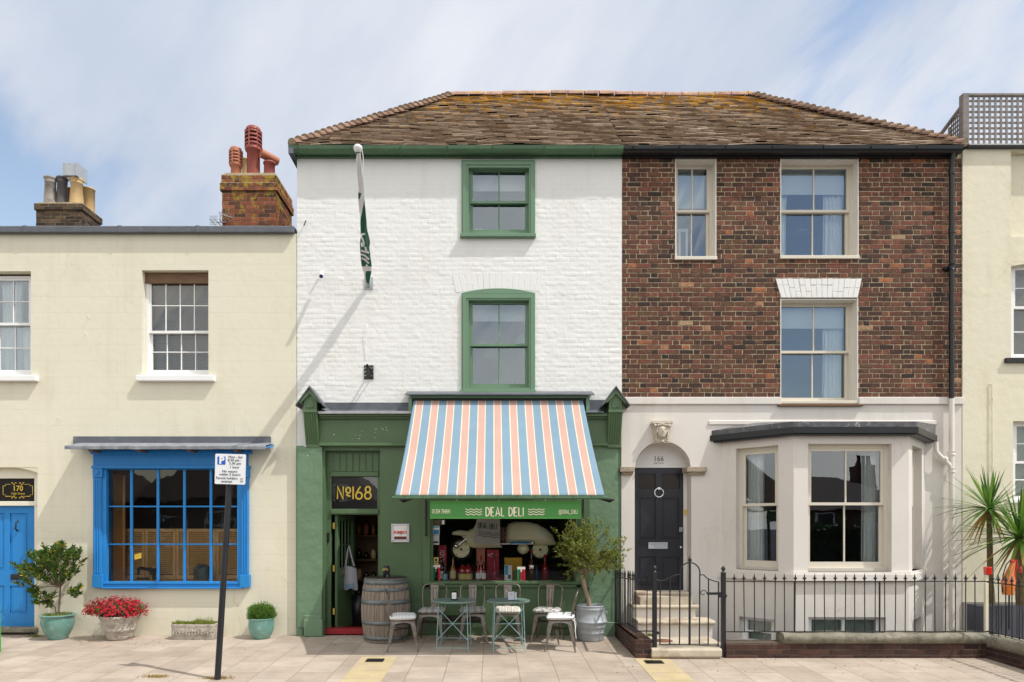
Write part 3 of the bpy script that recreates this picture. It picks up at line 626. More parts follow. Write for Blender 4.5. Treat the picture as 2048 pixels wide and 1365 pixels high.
# chimneys
def brick_box(mb, x0, x1, y0, y1, z0, z1, mats=(0, 1), h=.075, lg=.225):
    mb.box(x0, x1, y0, y1, z0, z1, mi=mats[1])
    z = z0; r = 0; e = .007
    while z < z1-.01:
        zt = min(z+h-.011, z1)
        for side in range(3):
            a0, a1 = (x0, x1) if side == 0 else (y0, y1)
            s = a0-(.11 if r % 2 else 0)
            while s < a1:
                u0, u1 = max(s, a0), min(s+lg-.011, a1)
                if u1-u0 > .02:
                    t = R.uniform(.6, 1.4)*e
                    if side == 0: mb.box(u0, u1, y0-t, y0+.02, z, zt, mi=mats[0])
                    elif side == 1: mb.box(x1-.02, x1+t, u0, u1, z, zt, mi=mats[0])
                    else: mb.box(x0-t, x0+.02, u0, u1, z, zt, mi=mats[0])
                s += lg if not (r % 2 and s < a0) else lg/1.0
        z += h; r += 1
def chim(px0, px1, pyt, pyb_corb, r, depth, brickm, label):
    q = -r; x0, x1 = X(px0,q), X(px1,q); zt = Z(pyt,q); zc = Z(pyb_corb,q); mb = MB()
    brick_box(mb, x0, x1, r, r+depth, 6.2, zc); brick_box(mb, x0-.03, x1+.03, r-.03, r+depth+.03, zc, zc+.15); brick_box(mb, x0-.01, x1+.01, r-.01, r+depth+.01, zc+.15, zt)
    mb.box(x0+.03, x1-.03, r+.03, r+depth-.03, zt, zt+.05, mi=1)
    return mb.build('chimney', [brickm, mortar], HL)
c1 = chim(445, 552, 350, 383, 1.9, 1.0, chimbrick, '')
c2 = chim(73, 164, 408, 421, 5.0, .75, sootbrick, '')
def cowl(c, px, pyt, pyb, r, q, mat, top):
    x, z0, z1 = X(px,q), Z(pyb,q), Z(pyt,q); s = (D-q)/F; rr = r*s; mb = MB()
    if top == 'louvre':
        hl = rr*2.6; zl = z1-hl-rr*.3
        mb.lathe([(rr*.80,-.08),(rr*.78,zl-z0-.05),(rr*.98,zl-z0-.03),(rr*1.0,zl-z0+.0),(rr*.9,zl-z0+.02)], x, -q, z0, 20)
        mb.lathe([(rr*.9,0),(rr*.98,rr*.35),(rr*.85,rr*.4)], x, -q, zl, 20)
        for k in range(4):
            zz = zl+rr*.55+k*hl*.19; k2 = 1.0 if k < 3 else .95
            mb.lathe([(rr*.62,.0),(rr*1.02*k2,-.035),(rr*1.02*k2,.005),(rr*.72,.05),(rr*.62,.05)], x, -q, zz, 20)
        zz = zl+rr*.55+4*hl*.19-.02; mb.lathe([(rr*.9,-.02),(rr*.88,.03),(rr*.7,rr*.35),(rr*.35,rr*.5),(0,rr*.52)], x, -q, zz, 20)
        for a in range(6):
            an = a*math.pi/3+.3; mb.box(x+rr*.95*math.cos(an)-.012, x+rr*.95*math.cos(an)+.012, -q+rr*.95*math.sin(an)-.012, -q+rr*.95*math.sin(an)+.012, zl, zz)
    elif top == 'tee':
        mb.lathe([(rr,-.06),(rr*.95,(z1-z0)*.55),(rr*1.1,(z1-z0)*.56),(rr*1.1,(z1-z0)*.64),(rr*.9,(z1-z0)*.66)], x, -q, z0, 20)
    else:
        h = z1-z0
        if top == 'flare': pr = [(rr*1.0,-.05),(rr*.8,h*.80),(rr*.86,h*.81),(rr*.86,h*.84),(rr*.82,h*.85),(rr*.92,h*.92),(rr*1.02,h*.96),(rr*1.02,h),(rr*.85,h),(rr*.75,h*.85)]
        else: pr = [(rr*.97,-.05),(rr*.97,h*.95),(rr*1.05,h*.955),(rr*1.05,h),(rr*.88,h),(rr*.85,h*.8)]
        mb.lathe(pr, x, -q, z0, 20)
    o = mb.build('chimney_pot', mat, c)
    return o, x, z0, z1, rr
cowl(c1, 472, 295, 352, 12.5, -2.2, terracotta, 'louvre'); cowl(c1, 507, 254, 352, 16, -2.2, terra_dk, 'louvre')
o, x, z0, z1, rr = cowl(c1, 539, 312, 352, 11, -2.2, terra_dk, 'tee')
mb = MB(); z = z0+(z1-z0)*.86
n = 14; vs = []
for t, yy in ((-1, 2.2-.12), (1, 2.2+.26)):
    for k in range(n+1):
        an = math.pi*(k/n)-.15*0; rd = .155
        vs.append((x-.06+rd*math.cos(an), yy, z-.08+rd*math.sin(an)))
mb.add(vs, [(k, k+1, k+n+2, k+n+1) for k in range(n)], True)
mb.v = [(x+(vx-x)*.55+(vy-2.25)*.55, vy, vz-(vy-2.2)*.12) for vx, vy, vz in mb.v]
tt = MB(); tt.tube([(x-.13,2.1,z+.05),(x+.13,2.32,z+.0)], [.085,.075], 14); tt.v = [(a,b,c) for a,b,c in tt.v]
tt.build('clay_hood', terracotta, c1)
cowl(c1, 489, 318, 352, 6, -2.75, buffpot, 'plain')
cowl(c2, 101, 357, 410, 12, -5.2, greypot, 'flare'); cowl(c2, 125, 357, 409, 11, -5.25, blackpot, 'flare')
o, x, z0, z1, rr = cowl(c2, 153.5, 360, 407, 13, -5.2, buffpot, 'flare')
mb = MB(); s = 1/85.
mb.box(x-.19, x+.10, 5.02, 5.09, z1+.01, z1+.30); mb.box(x+.10, x+.125, 5.0, 5.42, z1+.0, z1+.31); mb.box(x-.2, x+.10, 5.36, 5.39, z1+.02, z1+.28); mb.box(x-.21, x-.19, 5.0, 5.42, z1, z1+.3); mb.build('metal_cowl', zinc, c2)
cowl(c2, 177, 379, 430, 12, -5.62, buffpot, 'plain'); cowl(c2, 140, 379, 409, 9, -5.6, terracotta, 'plain')
# television aerial
AE = thing('television_aerial', 'small metal television aerial beside the left foot of the red brick chimney', 'aerial', (X(442,-1.8), 1.8, ztop))
mb = MB(); x, z = X(441,-1.8), Z(440,-1.8)
mb.tube([(x,1.8,ztop-.05),(x,1.8,Z(425,-1.8))], .014, 6); mb.build('mast', zinc, AE)
mb = MB(); mb.tube([(x-.15,1.8,z-.05),(x+.18,1.95,z+.02)], .01, 6)
for k in range(5):
    for dz in (0,):
        px = x-.14+k*.075; mb.tube([(px,1.8-.16+k*.03,z-.05+k*.012),(px,1.8+.16+k*.03,z-.05+k*.012)], .006, 5)
for k in range(6): mb.box(x-.16, x-.02, 1.7, 1.71, z-.13+k*.03, z-.12+k*.03)
mb.tube([(x-.02,1.8,Z(428,-1.8)),(x+.2,1.9,Z(432,-1.8))], .008, 5)
for k in range(5): mb.tube([(x+k*.045,1.72,Z(428,-1.8)-.005*k),(x+k*.045,1.98,Z(428,-1.8)-.005*k)], .005, 5)
mb.build('elements', zinc, AE)
# ================================================================== green fronted house with white painted brick
HM = thing('shop_house', 'three storey house in the middle, white painted brick above a green delicatessen front', 'house', (-.5, 0, 0))
rng = np.random.default_rng(3)
def vnoise(u, v, seed):
    r = np.random.default_rng(seed); n = 64; g = r.random((n, n))
    iu = np.floor(u).astype(int); iv = np.floor(v).astype(int); fu = u-iu; fv = v-iv
    fu = fu*fu*(3-2*fu); fv = fv*fv*(3-2*fv)
    a = g[iu % n, iv % n]; b = g[(iu+1) % n, iv % n]; c = g[iu % n, (iv+1) % n]; d = g[(iu+1) % n, (iv+1) % n]
    return (a*(1-fu)+b*fu)*(1-fv)+(c*(1-fu)+d*fu)*fv
def painted_brick(x0, x1, z0, z1, holes, step=.0125):
    nx, nz = int((x1-x0)/step)+1, int((z1-z0)/step)+1
    xs = np.linspace(x0, x1, nx); zs = np.linspace(z0, z1, nz); Xg, Zg = np.meshgrid(xs, zs)
    zz = Zg+.010*(vnoise(Xg*1.1+50, Zg*1.1, 5)-.5)+.012*(vnoise(Xg*3+9, Zg*2, 15)-.5)
    H = .0765; row = np.floor(zz/H).astype(int); fz = zz/H-row
    r = np.random.default_rng(11); offs = r.random(400)*.05; kind = r.random(400)
    L_ = .225*1.5; xx = Xg+offs[row % 400]+(row % 2)*.168+.006*(vnoise(Xg*9, row*7.3, 6)-.5)
    cell = np.floor(xx/L_).astype(int); fx = xx-cell*L_
    st = fx < .225; bid = cell*2+(~st); bx = np.where(st, fx, fx-.225); bw = np.where(st, .225, .1125)
    hs = r.random((400, 97))*.009-.003; tilt = (r.random((400, 97))-.5)*.02; tz = (r.random((400, 97))-.5)*.012
    k0, k1 = row % 400, bid % 97
    dx = np.minimum(bx, bw-bx); dz = np.minimum(fz, 1-fz)*H; d = np.minimum(dx, dz)
    jw = .006+.008*vnoise(Xg*5, Zg*5, 8)
    m = np.clip((d-.003)/jw, 0, 1); m = m*m*(3-2*m)
    ju = .55+.45*np.clip(vnoise(Xg*2.8+7, Zg*4+3, 9)*1.9-.4, 0, 1)
    h = m*(.0030+hs[k0, k1]*.55+tilt[k0, k1]*(bx-bw/2)*1.0+tz[k0, k1]*(fz-.5)*.25)*ju
    h += .0040*(vnoise(Xg*14, Zg*22, 12)-.5)+.0022*(vnoise(Xg*40, Zg*50, 13)-.5)+.006*(vnoise(Xg*1.2, Zg*1.2, 14)-.5)+.003*(vnoise(Xg*6, Zg*12, 19)-.5)
    fl = (Zg > Z(392))                                      # relief flattened in the eaves' shadow band, where courses only look smoother
    h = np.where(fl, h*.5, h*.68)
    V = np.stack([Xg.ravel()-ORG[HM.name][0], -h.ravel()-.004, Zg.ravel()], 1)
    i, j = np.meshgrid(np.arange(nx-1), np.arange(nz-1)); a = (j*nx+i).ravel()
    cx = ((xs[:-1]+xs[1:])/2)[i.ravel()]; cz = ((zs[:-1]+zs[1:])/2)[j.ravel()]
    keep = np.ones(len(a), bool)
    for h_ in holes: keep &= ~((cx > h_[0]) & (cx < h_[1]) & (cz > h_[2]) & (cz < h_[3]))
    a = a[keep]; Q = np.stack([a, a+1, a+nx+1, a+nx], 1)
    me = bpy.data.meshes.new('brick_facing'); me.vertices.add(len(V)); me.vertices.foreach_set('co', V.ravel())
    me.loops.add(Q.size); me.loops.foreach_set('vertex_index', Q.ravel()); me.polygons.add(len(Q)); me.polygons.foreach_set('loop_start', np.arange(0, Q.size, 4)); me.polygons.foreach_set('loop_total', np.full(len(Q), 4))
    me.polygons.foreach_set('use_smooth', np.ones(len(Q), bool)); me.update(calc_edges=True); me.validate()
    me.materials.append(whitepaint_brick); return me
gw1 = (X(926), X(1068), Z(470), Z(324)); gw2 = (X(925), X(1068), Z(790), Z(588))
me = painted_brick(XL+.003, XR-.004, Z(895), ZE, [gw1, gw2, (X(640), 9, 0, Z(806))])
shop_top = Z(828)
mb = MB()
door_o = (X(648), X(760), -.3, Z(901)); win_o = (X(865), X(1150), Z(1164), Z(1001))
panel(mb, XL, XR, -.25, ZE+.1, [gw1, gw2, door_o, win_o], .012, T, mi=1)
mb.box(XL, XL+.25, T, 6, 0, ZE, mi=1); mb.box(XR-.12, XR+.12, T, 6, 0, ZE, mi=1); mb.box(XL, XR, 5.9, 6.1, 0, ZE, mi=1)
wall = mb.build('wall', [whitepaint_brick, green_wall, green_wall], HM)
o = bpy.data.objects.new('brick_facing', me); COL.objects.link(o); o.parent = wall; 
# brick arches, painted
mb = MB(); x0, x1 = X(912), X(1080)
for i in range(15):
    u = i/15; a = x0+(x1-x0)*u; b = x0+(x1-x0)*(u+1/15)-.006; lean = (u-.5)*.12; zb = Z(586)+.055*(1-(2*u-1)**2)
    mb.prism([(a, zb), (b, zb), (b+lean, zb+.27), (a+lean, zb+.27)], -.0075-R.random()*.004, .01)
mb.build('brick_arch', whitepaint_brick, wall, bevel=.004, seg=2)
# green upper windows
for (py0, py1, meet, g_) in ((321, 473, 404, 0), (588, 786, 690, 1)):
    mb = MB(); a, b = X(923,.03), X(1070,.03)
    panel(mb, a, b, Z(py1,.03), Z(py0,.03), [(X(937,.03), X(1058,.03), Z(py1-(10 if g_ else 6),.03), Z(py0+(13 if g_ else 15),.03))], -.035, .10)
    panel(mb, X(926,.045), X(1067,.045), Z(py1-1,.045), Z(py0+3,.045), [(X(932,.045), X(1062,.045), Z(py1-6,.045), Z(py0+9,.045))], -.048, -.03)
    mb.pb(920, 1072, py1-6, py1, -.02, .09)
    if g_: 
        xm_, hw_ = (a+b)/2, (b-a)/2; zz = Z(py0,.03); n = 14
        mb.prism([(a, zz-.001)]+[(a+(b-a)*i/n, zz+.012+.075*(1-((a+(b-a)*i/n-xm_)/hw_)**2)) for i in range(n+1)]+[(b, zz-.001)], -.035, .1)
    ar = mb.build('window_surround', green_win, HM, bevel=.004)
    wn, g = sash(ar, 937, 1059, py0+(13 if g_ else 15), py1-5, meet, .05, 2, 1, 1, green_win, m_glass_up, fw=.028, sw=.04, bot=.085 if g_ else .06, mw=.022, depth=2.4, wall_pad=.4)
    mb = MB(); mb.box(g[0]-.02, g[1]+.02, .30, .305, g[3]-(.21 if g_ else .2), g[3]+.1); mb.build('roller_blind', blindm, wn)
    if g_:
        lf = MB()
        for k, (bx, hz, w_, ln) in enumerate(((.16,.62,.10,.42),(.30,.5,-.2,.40),(.02,.35,-.05,.3),(.25,.25,.15,.3))):
            x0 = g[1]-.25+bx*.3; base = (x0, .42, g[2]); tip = (x0+w_, .40, g[2]+hz)
            lf.tube([base, ((base[0]+tip[0])/2, .42, g[2]+hz*.6), tip], .008, 5)
            vs = []; m = 8; dr = Vector((w_*1.6-.12, -.02, ln*.45)).normalized(); sd_ = Vector((dr.z, 0, -dr.x))
            for i in range(m+1):
                t = i/m; wd = .07*math.sin(math.pi*min(t*.9+.08, 1)); p = Vector(tip)+dr*ln*t-Vector((0,0,.12*t*t)); vs += [p+sd_*wd, p-sd_*wd+Vector((0,.02,0))]
            lf.add(vs, [(2*i, 2*i+1, 2*i+3, 2*i+2) for i in range(m)], True)
        pl = tag(lf.build('house_plant', leaf_bush), 'broad leaved house plant behind the glass of the arched green window', 'plant')
    else:
        mb = MB(); mb.box(g[0]+.03, g[0]+.16, .21, .24, g[2]+.01, g[2]+.055); mb.build('window_label', paper, wn)
# ---- shared hipped roof
rr_ = 2.4; zeave = Z(290,.2)+.0; zrid = Z(192,-rr_); qe = .17
ridL, ridR = X(905,-rr_), X(1500,-rr_); eL, eR = XL-.06, X(1925)-.05
tanp = (zrid-zeave)/(rr_+qe); sl = math.hypot(zrid-zeave, rr_+qe)
ny, nz_ = -(zrid-zeave)/sl, (rr_+qe)/sl                     # normal of the front slope
def Pf(x, s, up=0):                                        # point on the front slope
    t = s/sl; sag = -.035*math.sin(math.pi*min(max(t,0),1))+.012*math.sin(x*1.9)+.008*math.sin(x*4.7+s*2)
    return Vector((x, -qe+(rr_+qe)*t, zeave+(zrid-zeave)*t)) + Vector((0, ny, nz_))*(up+sag)
def roof_half(house, xa, xb):
    mb = MB(); g = .098; tw = .168; k = 0; s = -.03
    while s < sl:
        t = max(s, 0)/sl; lo = eL+(ridL-eL)*t; hi = eR+(ridR-eR)*t; x = lo-((k % 2)*tw/2)-R.random()*.02
        cl = .006*math.sin(k*2.3)
        while x < hi:
            x0, x1 = max(x+.0015, lo, xa), min(x+tw-.0015, hi, xb)
            if x1-x0 > .03:
                j = [R.uniform(-.002,.002) for _ in range(4)]; u = .030+.003*math.sin(x*3.1+k*1.7)+R.uniform(-.003,.004)+(.012 if R.random() < .05 else 0); d = R.uniform(-.004,.004)+cl+.003*math.sin(x*2.3+k*.9); s1 = s+g+.02; cu = .004
                vs = [Pf(x0,s+d+j[0],u+j[2]), Pf(x1,s+d+j[1],u+j[3]), Pf(x1,s1,.008), Pf(x0,s1,.008), Pf(x0,s+d+j[0],u-.013+j[2]), Pf(x1,s+d+j[1],u-.013+j[3])]
                mb.add(vs, [(0,1,2,3),(4,5,1,0),(4,0,3),(5,2,1)])
            x += tw
        s += g; k += 1
    return mb
def underlay(mb, xa, xb):
    c = lambda x, s: Pf(x, s, -.012)
    def hipx(s, side): t = s/sl; return (eL+(ridL-eL)*t) if side == 0 else (eR+(ridR-eR)*t)
    n = 12
    for i in range(n):
        s0, s1 = sl*i/n, sl*(i+1)/n
        mb.add([c(max(hipx(s0,0),xa),s0), c(min(hipx(s0,1),xb),s0), c(min(hipx(s1,1),xb),s1), c(max(hipx(s1,0),xa),s1)], [(0,1,2,3)])
rl = MB(); rl2 = roof_half(None, eL-1, XR)
rfM = rl2.build('roof', tile, HM)
rfR_mesh = roof_half(None, XR, eR+1)
u1 = MB(); underlay(u1, eL-1, XR); yb = 2*rr_+qe
u1.add([(eL,-qe,zeave-.03),(ridL,rr_,zrid-.03),(eL,yb,zeave-.03)], [(0,1,2)]); u1.add([(eL,yb,zeave),(XR,yb,zeave),(XR,rr_,zrid-.03),(ridL,rr_,zrid-.03)], [(3,2,1,0)])
u1.build('roof_underlay', M('roof felt', (.04,.03,.025), .9), rfM)
def hips(parent, p0, p1, name):
    mb = MB(); p0, p1 = Vector(p0), Vector(p1); dv = p1-p0; ln = dv.length; t = dv.normalized(); a = t.cross(Vector((0,0,1))).normalized(); up = a.cross(t).normalized()
    n = int(ln/.140); seg = 8
    for i in range(n):
        c0 = p0+t*(i*.140+.05)+up*(.018+R.uniform(-.008,.008)); c1 = c0+t*.26-up*.040; r0, r1 = .125, .08; tw = R.uniform(-.06,.06)
        vs = []
        for c, r in ((c0, r0), (c1, r1)):
            for k in range(seg+1):
                an = math.pi*(k/seg)+tw; vs.append(c+a*math.cos(an)*r*.9+up*(math.sin(an)*r*.75-.02))
        mb.add(vs, [(k, k+1, k+seg+2, k+seg+1) for k in range(seg)])
        vi = [v-up*.0 + t*.004 for v in vs[:seg+1]]; mb.add(vi+[c0-up*.03+t*.01], [(k+1, k, seg+1) for k in range(seg)], mi=1)
    return mb.build(name, [hiptile, mortar], parent)
hips(rfM, (eL,-qe,zeave+.01), (ridL,rr_,zrid), 'hip_tiles')
def ridge(parent, xa, xb):
    mb = MB(); x = xa; k = 0
    while x < xb-.05:
        x2 = min(x+.32, xb); dz = .012*math.sin(x*1.3)+R.uniform(-.008,.008); vs = []
        for xx in (x+.006, x2-.006):
            for i in range(9):
                an = math.pi*i/8; vs.append((xx, rr_-.11*math.cos(an), zrid-.035+dz+.11*math.sin(an)))
        mb.add(vs, [(i, i+1, i+10, i+9) for i in range(8)]); mb.add([vs[0:9][i] for i in range(9)], [tuple(range(8,-1,-1))]); x += .32
    return mb.build('ridge_tiles', ridgetile, parent)
ridge(rfM, ridL, XR)
def gutter(parent, xa, xb, mat, fmat):
    mb = MB(); zt = zeave-.005; pr = []
    for i in range(9):
        an = math.pi+math.pi*i/8; pr.append((-.135+.065*math.cos(an), zt-.02+.085*math.sin(an)))
    pr = [(-.205, zt)]+[(a-.002, b) for a, b in pr]+[(-.065, zt), (-.075, zt-.01)]+[(-.135+.055*math.cos(math.pi*2-math.pi*i/8), zt-.02+.075*math.sin(math.pi*2-math.pi*i/8)) for i in range(9)]+[(-.195, zt-.01)]
    mb.prismx(pr, xa, xb)
    o = mb.build('gutter', mat, parent)
    mb = MB(); mb.box(xa, xb, -.055, .2, ZE-.005, zt-.01); mb.box(xa, xb, -.075, -.05, ZE+.02, ZE+.05)
    mb.build('fascia_board', fmat, parent, bevel=.006)
    x = xa+.15
    while x < xb:
        mb = MB()
        mb.box(x-.012, x+.012, -.212, -.06, zt-.10, zt+.002) if False else mb.tube([(x,-.06,ZE+.05),(x,-.11,zt-.115),(x,-.175,zt-.085),(x,-.208,zt-.02)], .011, 5); x += .78+R.uniform(-.06,.06)
        mb.build('gutter_bracket', mat, o)
    return o
go = gutter(HM, X(577,.2), X(1247,.2), green_gut, green_gut)
mb = MB(); mb.box(XL-.08, XL, -.2, 5, ZE-.02, zeave-.01); mb.build('side_eaves', lead, HM)

# ---- green shopfront
SF = MB()
PL = MB(); PL.pb(594, 644, 894, 1256, .0, .09); PL.pb(607, 645, 1240, 1274, .0, .16); PL.pb(608.5, 643.5, 1231, 1241, .0, .135)
SF.pb(642, 650, 901, 1262, -.2, .03)
SF.pb(760, 862, 893, 1270, .0, .03)
SF.pb(638, 1216, 832, 893, -.05, .09); SF.pb(638, 1216, 886, 892, .0, .12); SF.pb(638, 1216, 827, 833, .0, .19); SF.pb(638, 1216, 833, 838, .0, .14)
PR = MB(); PR.pb(1178, 1236, 889, 1262, .0, .05); PR.pb(1182, 1240, 1245, 1275, .0, .10)
SF.pb(846, 860, 1000, 1176, .0, .07); SF.pb(1152, 1180, 1000, 1176, .0, .07)
SF.pb(858, 1155, 995, 1005, -.1, .05)
SF.pb(846, 1172, 1176, 1275, -.05, .02)
sf = SF.build('shopfront', green, HM, bevel=.006)
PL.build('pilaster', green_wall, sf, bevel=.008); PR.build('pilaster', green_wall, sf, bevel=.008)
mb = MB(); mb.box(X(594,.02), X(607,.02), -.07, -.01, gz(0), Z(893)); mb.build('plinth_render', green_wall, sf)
mb = MB(); mb.pb(846, 1166, 1164, 1169, -.1, .10); mb.pb(848, 1164, 1169, 1176, -.05, .07); mb.build('window_ledge', green, sf, bevel=.012, seg=3)
mb = MB()                                               # flaked paint spots where old letters hung on the fascia
for px, py in [(668,870),(724,863),(716,878),(719,878),(711,871),(706,878),(750,860),(750,866),(749,876),(763,857),(772,856),(774,861),(615,912),(720,871),(752,859),(766,859)]:
    r_ = R.uniform(.004,.009); x, z = X(px,.09), Z(py,.09); mb.add([(x-r_,-.0925,z),(x,-.0925,z-r_*.8),(x+r_*1.3,-.0925,z+r_*.2),(x-r_*.2,-.0925,z+r_)], [(0,1,2,3)])
mb.build('paint_chips', whitepaint_brick, sf)
mb = MB(); mb.pb(884, 962, 1231, 1243, .0, .028); mb.build('air_vent', blackglass, sf)
# lead flashing above the fascia
FL = [MB(), MB()]; FL[0].pb(650, 826, 807, 824, .0, .025); FL[1].pb(1172, 1210, 800, 824, .0, .025)
FL[0].prismx([(-.02,Z(820,.02)),(-.225,Z(826,.2)+.012),(-.225,Z(826,.2)-.006),(-.02,Z(826,.02)-.03)], X(636,.2), X(830,.2)); FL[1].prismx([(-.02,Z(820,.02)),(-.225,Z(826,.2)+.012),(-.225,Z(826,.2)-.006),(-.02,Z(826,.02)-.03)], X(1168,.2), X(1207,.2))
[m_.build('lead_flashing', lead, sf, bevel=.004) for m_ in FL]
mb = MB(); mb.box(X(636,.23), X(829,.23), -.236, -.222, Z(828,.23), Z(823,.23)); mb.build('lead_nosing', lead_lt, sf, bevel=.003)
# gabled corbels
def corbel(xa, xb, side):
    q0 = .24; c = MB(); x0, x1 = X(xa,q0), X(xb,q0); xm_ = (x0+x1)/2
    zt, zs, zm_ = Z(771,.3), Z(800,.3), Z(820,q0)
    c.prism([(x0+.012,zm_),(x1-.012,zm_),(x1-.012,zs-.02),(xm_,zt-.05),(x0+.012,zs-.02)], -.24, .0)
    c.prism([(x0-.075,zs-.045),(xm_,zt-.045),(x1+.075,zs-.045),(x1+.02,zs-.04),(xm_,zt-.13),(x0-.02,zs-.04)], -.275, .0)
    c.prism([(xm_-.055,zm_+.03),(xm_+.055,zm_+.03),(xm_+.055,zs-.03),(xm_,zs+.04),(xm_-.055,zs-.03)], -.252, -.2)
    zt2 = Z(822,q0)
    c.box(x0, x1, -.27, .0, zt2-.03, zt2+.012)
    zb = Z(888,.1); K = 14; nr = 6; wd = (x1-x0-.01)/nr      # reeded scroll console
    def off(t): return .245*(1-t)**1.3*(1.0)+.10*t+.03*math.sin(t*math.pi)
    prof = [(off(i/K), zt2-.03-(zt2-.03-zb)*i/K) for i in range(K+1)]
    for r in range(nr):
        a = x0+.005+r*wd; vs = []; m = 4
        for q_, z_ in prof:
            for k in range(m+1):
                u = k/m; vs.append((a+wd*u, -(q_+.014*math.sin(math.pi*u)), z_))
        c.add(vs, [(i*(m+1)+k, (i+1)*(m+1)+k, (i+1)*(m+1)+k+1, i*(m+1)+k+1) for i in range(K) for k in range(m)])
    pts = [(-q_, z_) for q_, z_ in prof]+[(0,zb),(0,zt2-.03)]
    c.prismx(pts, x0+.004, x1-.004)
    c.box(x0+.01, x1-.0, -.10, 0, zb-.06, zb)
    o = c.build('corbel', green, sf, bevel=.003)
    l = MB()
    for s2 in (0, 1):
        p, r_ = ((x0-.10, zs-.068), (xm_, zt-.005)) if s2 == 0 else ((xm_, zt-.005), (x1+.10, zs-.068))
        l.add([(p[0],-.30,p[1]),(r_[0],-.30,r_[1]),(r_[0],-.30,r_[1]-.028),(p[0],-.30,p[1]-.028),(p[0],.0,p[1]),(r_[0],0,r_[1]),(r_[0],0,r_[1]-.028),(p[0],0,p[1]-.028)],
              [(3,2,1,0),(0,1,5,4),(7,6,2,3),(0,4,7,3),(1,2,6,5)])
    if side == 0: l.add([(x1+.09,-.03,zs-.065),(x1+.28,-.03,zs-.21),(x1+.28,-.2,zs-.23),(x1+.06,-.25,zs-.13)], [(0,3,2,1)])
    l.build('corbel_roof', lead, o)
corbel(606, 635, 0); corbel(1216.5, 1245.5, 1)
# doorway
mb = MB(); q = -.12
panel(mb, X(648,q), X(765,q), 0, Z(896,q), [(X(662,q), X(756,q), -.1, Z(1030,q)), (X(663,q), X(755,q), Z(1018,q), Z(954,q))], .12, .2)
for k in range(7): 
    a = 668+k*13; mb.pb(a, a+11.5, 907, 944, -.14, -.108)
mb.pb(661, 757, 944, 953, -.14, -.09); mb.pb(661, 757, 1019, 1028, -.14, -.09)
dfm = mb.build('door_frame', green, sf, bevel=.005)
mb = MB(); mb.pb(650, 762, 1258, 1269, -.2, .03); mb.build('threshold', red, sf, bevel=.006)
mb = MB(); q = -.15; mb.add([(X(662,q),.15,Z(1019,q)),(X(757,q),.15,Z(1019,q)),(X(757,q),.15,Z(953,q)),(X(662,q),.15,Z(953,q))], [(0,1,2,3)]); tg = mb.build('transom_glass', m_glass_dk, sf)
mb = MB(); mb.box(X(655), X(765), .19, .21, Z(1025), Z(945)); mb.build('backing', blackglass, tg)
GL = {'N': [[(0,0),(0,1),(.5,0),(.5,1)]], 'I': [[(0,0),(0,1)]], '1': [[(.0,0),(.0,1)]], 'L': [[(0,1),(0,0),(.42,0)]], 'E': [[(.45,1),(0,1),(0,0),(.45,0)],[(0,.45),(.36,.45)]],
 'A': [[(0,0),(.3,1),(.6,0)],[(.09,.3),(.51,.3)]], 'D': [[(0,0),(0,1),(.1,1)]+[(.1+.42*math.sin(a*math.pi/10),.5+.5*math.cos(a*math.pi/10)) for a in range(1,10)]+[(.1,0),(0,0)]],
 '6': [[(.40,1),(.28,.84),(.14,.62),(.05,.44),(.012,.30)],[(.27+.27*math.sin(a*math.pi/10),.27+.27*math.cos(a*math.pi/10)) for a in range(21)]],
 '8': [[(.26+.21*math.sin(a*math.pi/8),.76+.23*math.cos(a*math.pi/8)) for a in range(17)],[(.26+.27*math.sin(a*math.pi/8),.27+.27*math.cos(a*math.pi/8)) for a in range(17)]],
 'o': [[(.19+.19*math.sin(a*math.pi/8),.7+.23*math.cos(a*math.pi/8)) for a in range(17)],[(.02,.28),(.1,.33),(.2,.27),(.3,.22),(.38,.27)]]}
ADV = {'N': .5, 'I': 0, '1': 0, 'L': .42, 'E': .45, 'A': .6, 'D': .52, '6': .54, '8': .53, 'o': .38, ' ': .18}
def letters(mb, s, x0, z0, h, sx, wd, y, gap=.2, curve=None):
    x = x0
    for ch in s:
        for k_, pl in enumerate(GL.get(ch, [])):
            mb.ribbon([(x+a*h*sx, z0+b*h) for a, b in pl], wd, y-.0012*k_)
        x += (ADV[ch]+gap)*h*sx
    return x
q = -.14; h = Z(973.5,q)-Z(998.5,q); mb = MB()
letters(mb, 'No168', X(675,q), Z(998.5,q), h, .92, .026, .144, gap=.24); mb.build('lettering', gold, tg)
# open door leaf swung inwards
mb = MB(); th = rad(74); lw = .62; hx, hz0, hz1 = X(665), .07, Z(1031,-.14)
def leaf_pt(u, v, z): return (hx+u*math.cos(th)+v*math.sin(th), .16+u*math.sin(th)-v*math.cos(th), z)
def leaf_slab(mb, u0, u1, v0, v1, z0, z1):
    vs = [leaf_pt(u, v, z) for z in (z0, z1) for u, v in ((u0,v0),(u1,v0),(u1,v1),(u0,v1))]
    mb.add(vs, [(0,3,2,1),(4,5,6,7),(0,1,5,4),(1,2,6,5),(2,3,7,6),(3,0,4,7)])
for u0, u1, z0, z1 in ((0,.09,hz0,hz1),(lw-.09,lw,hz0,hz1),(.09,lw-.09,hz1-.09,hz1),(.09,lw-.09,.92,1.06),(.09,lw-.09,hz0,.25)): leaf_slab(mb, u0, u1, 0, .045, z0, z1)
leaf_slab(mb, .09, lw-.09, .015, .03, .25, .92)
for k in (1, 2, 3): leaf_slab(mb, .09+(lw-.18)*k/4-.01, .09+(lw-.18)*k/4+.01, .01, .035, 1.06, hz1-.09)
leaf_slab(mb, .09, lw-.09, .012, .033, 1.42, 1.44)
dl = mb.build('open_door', green, sf, bevel=.004)
mb = MB()
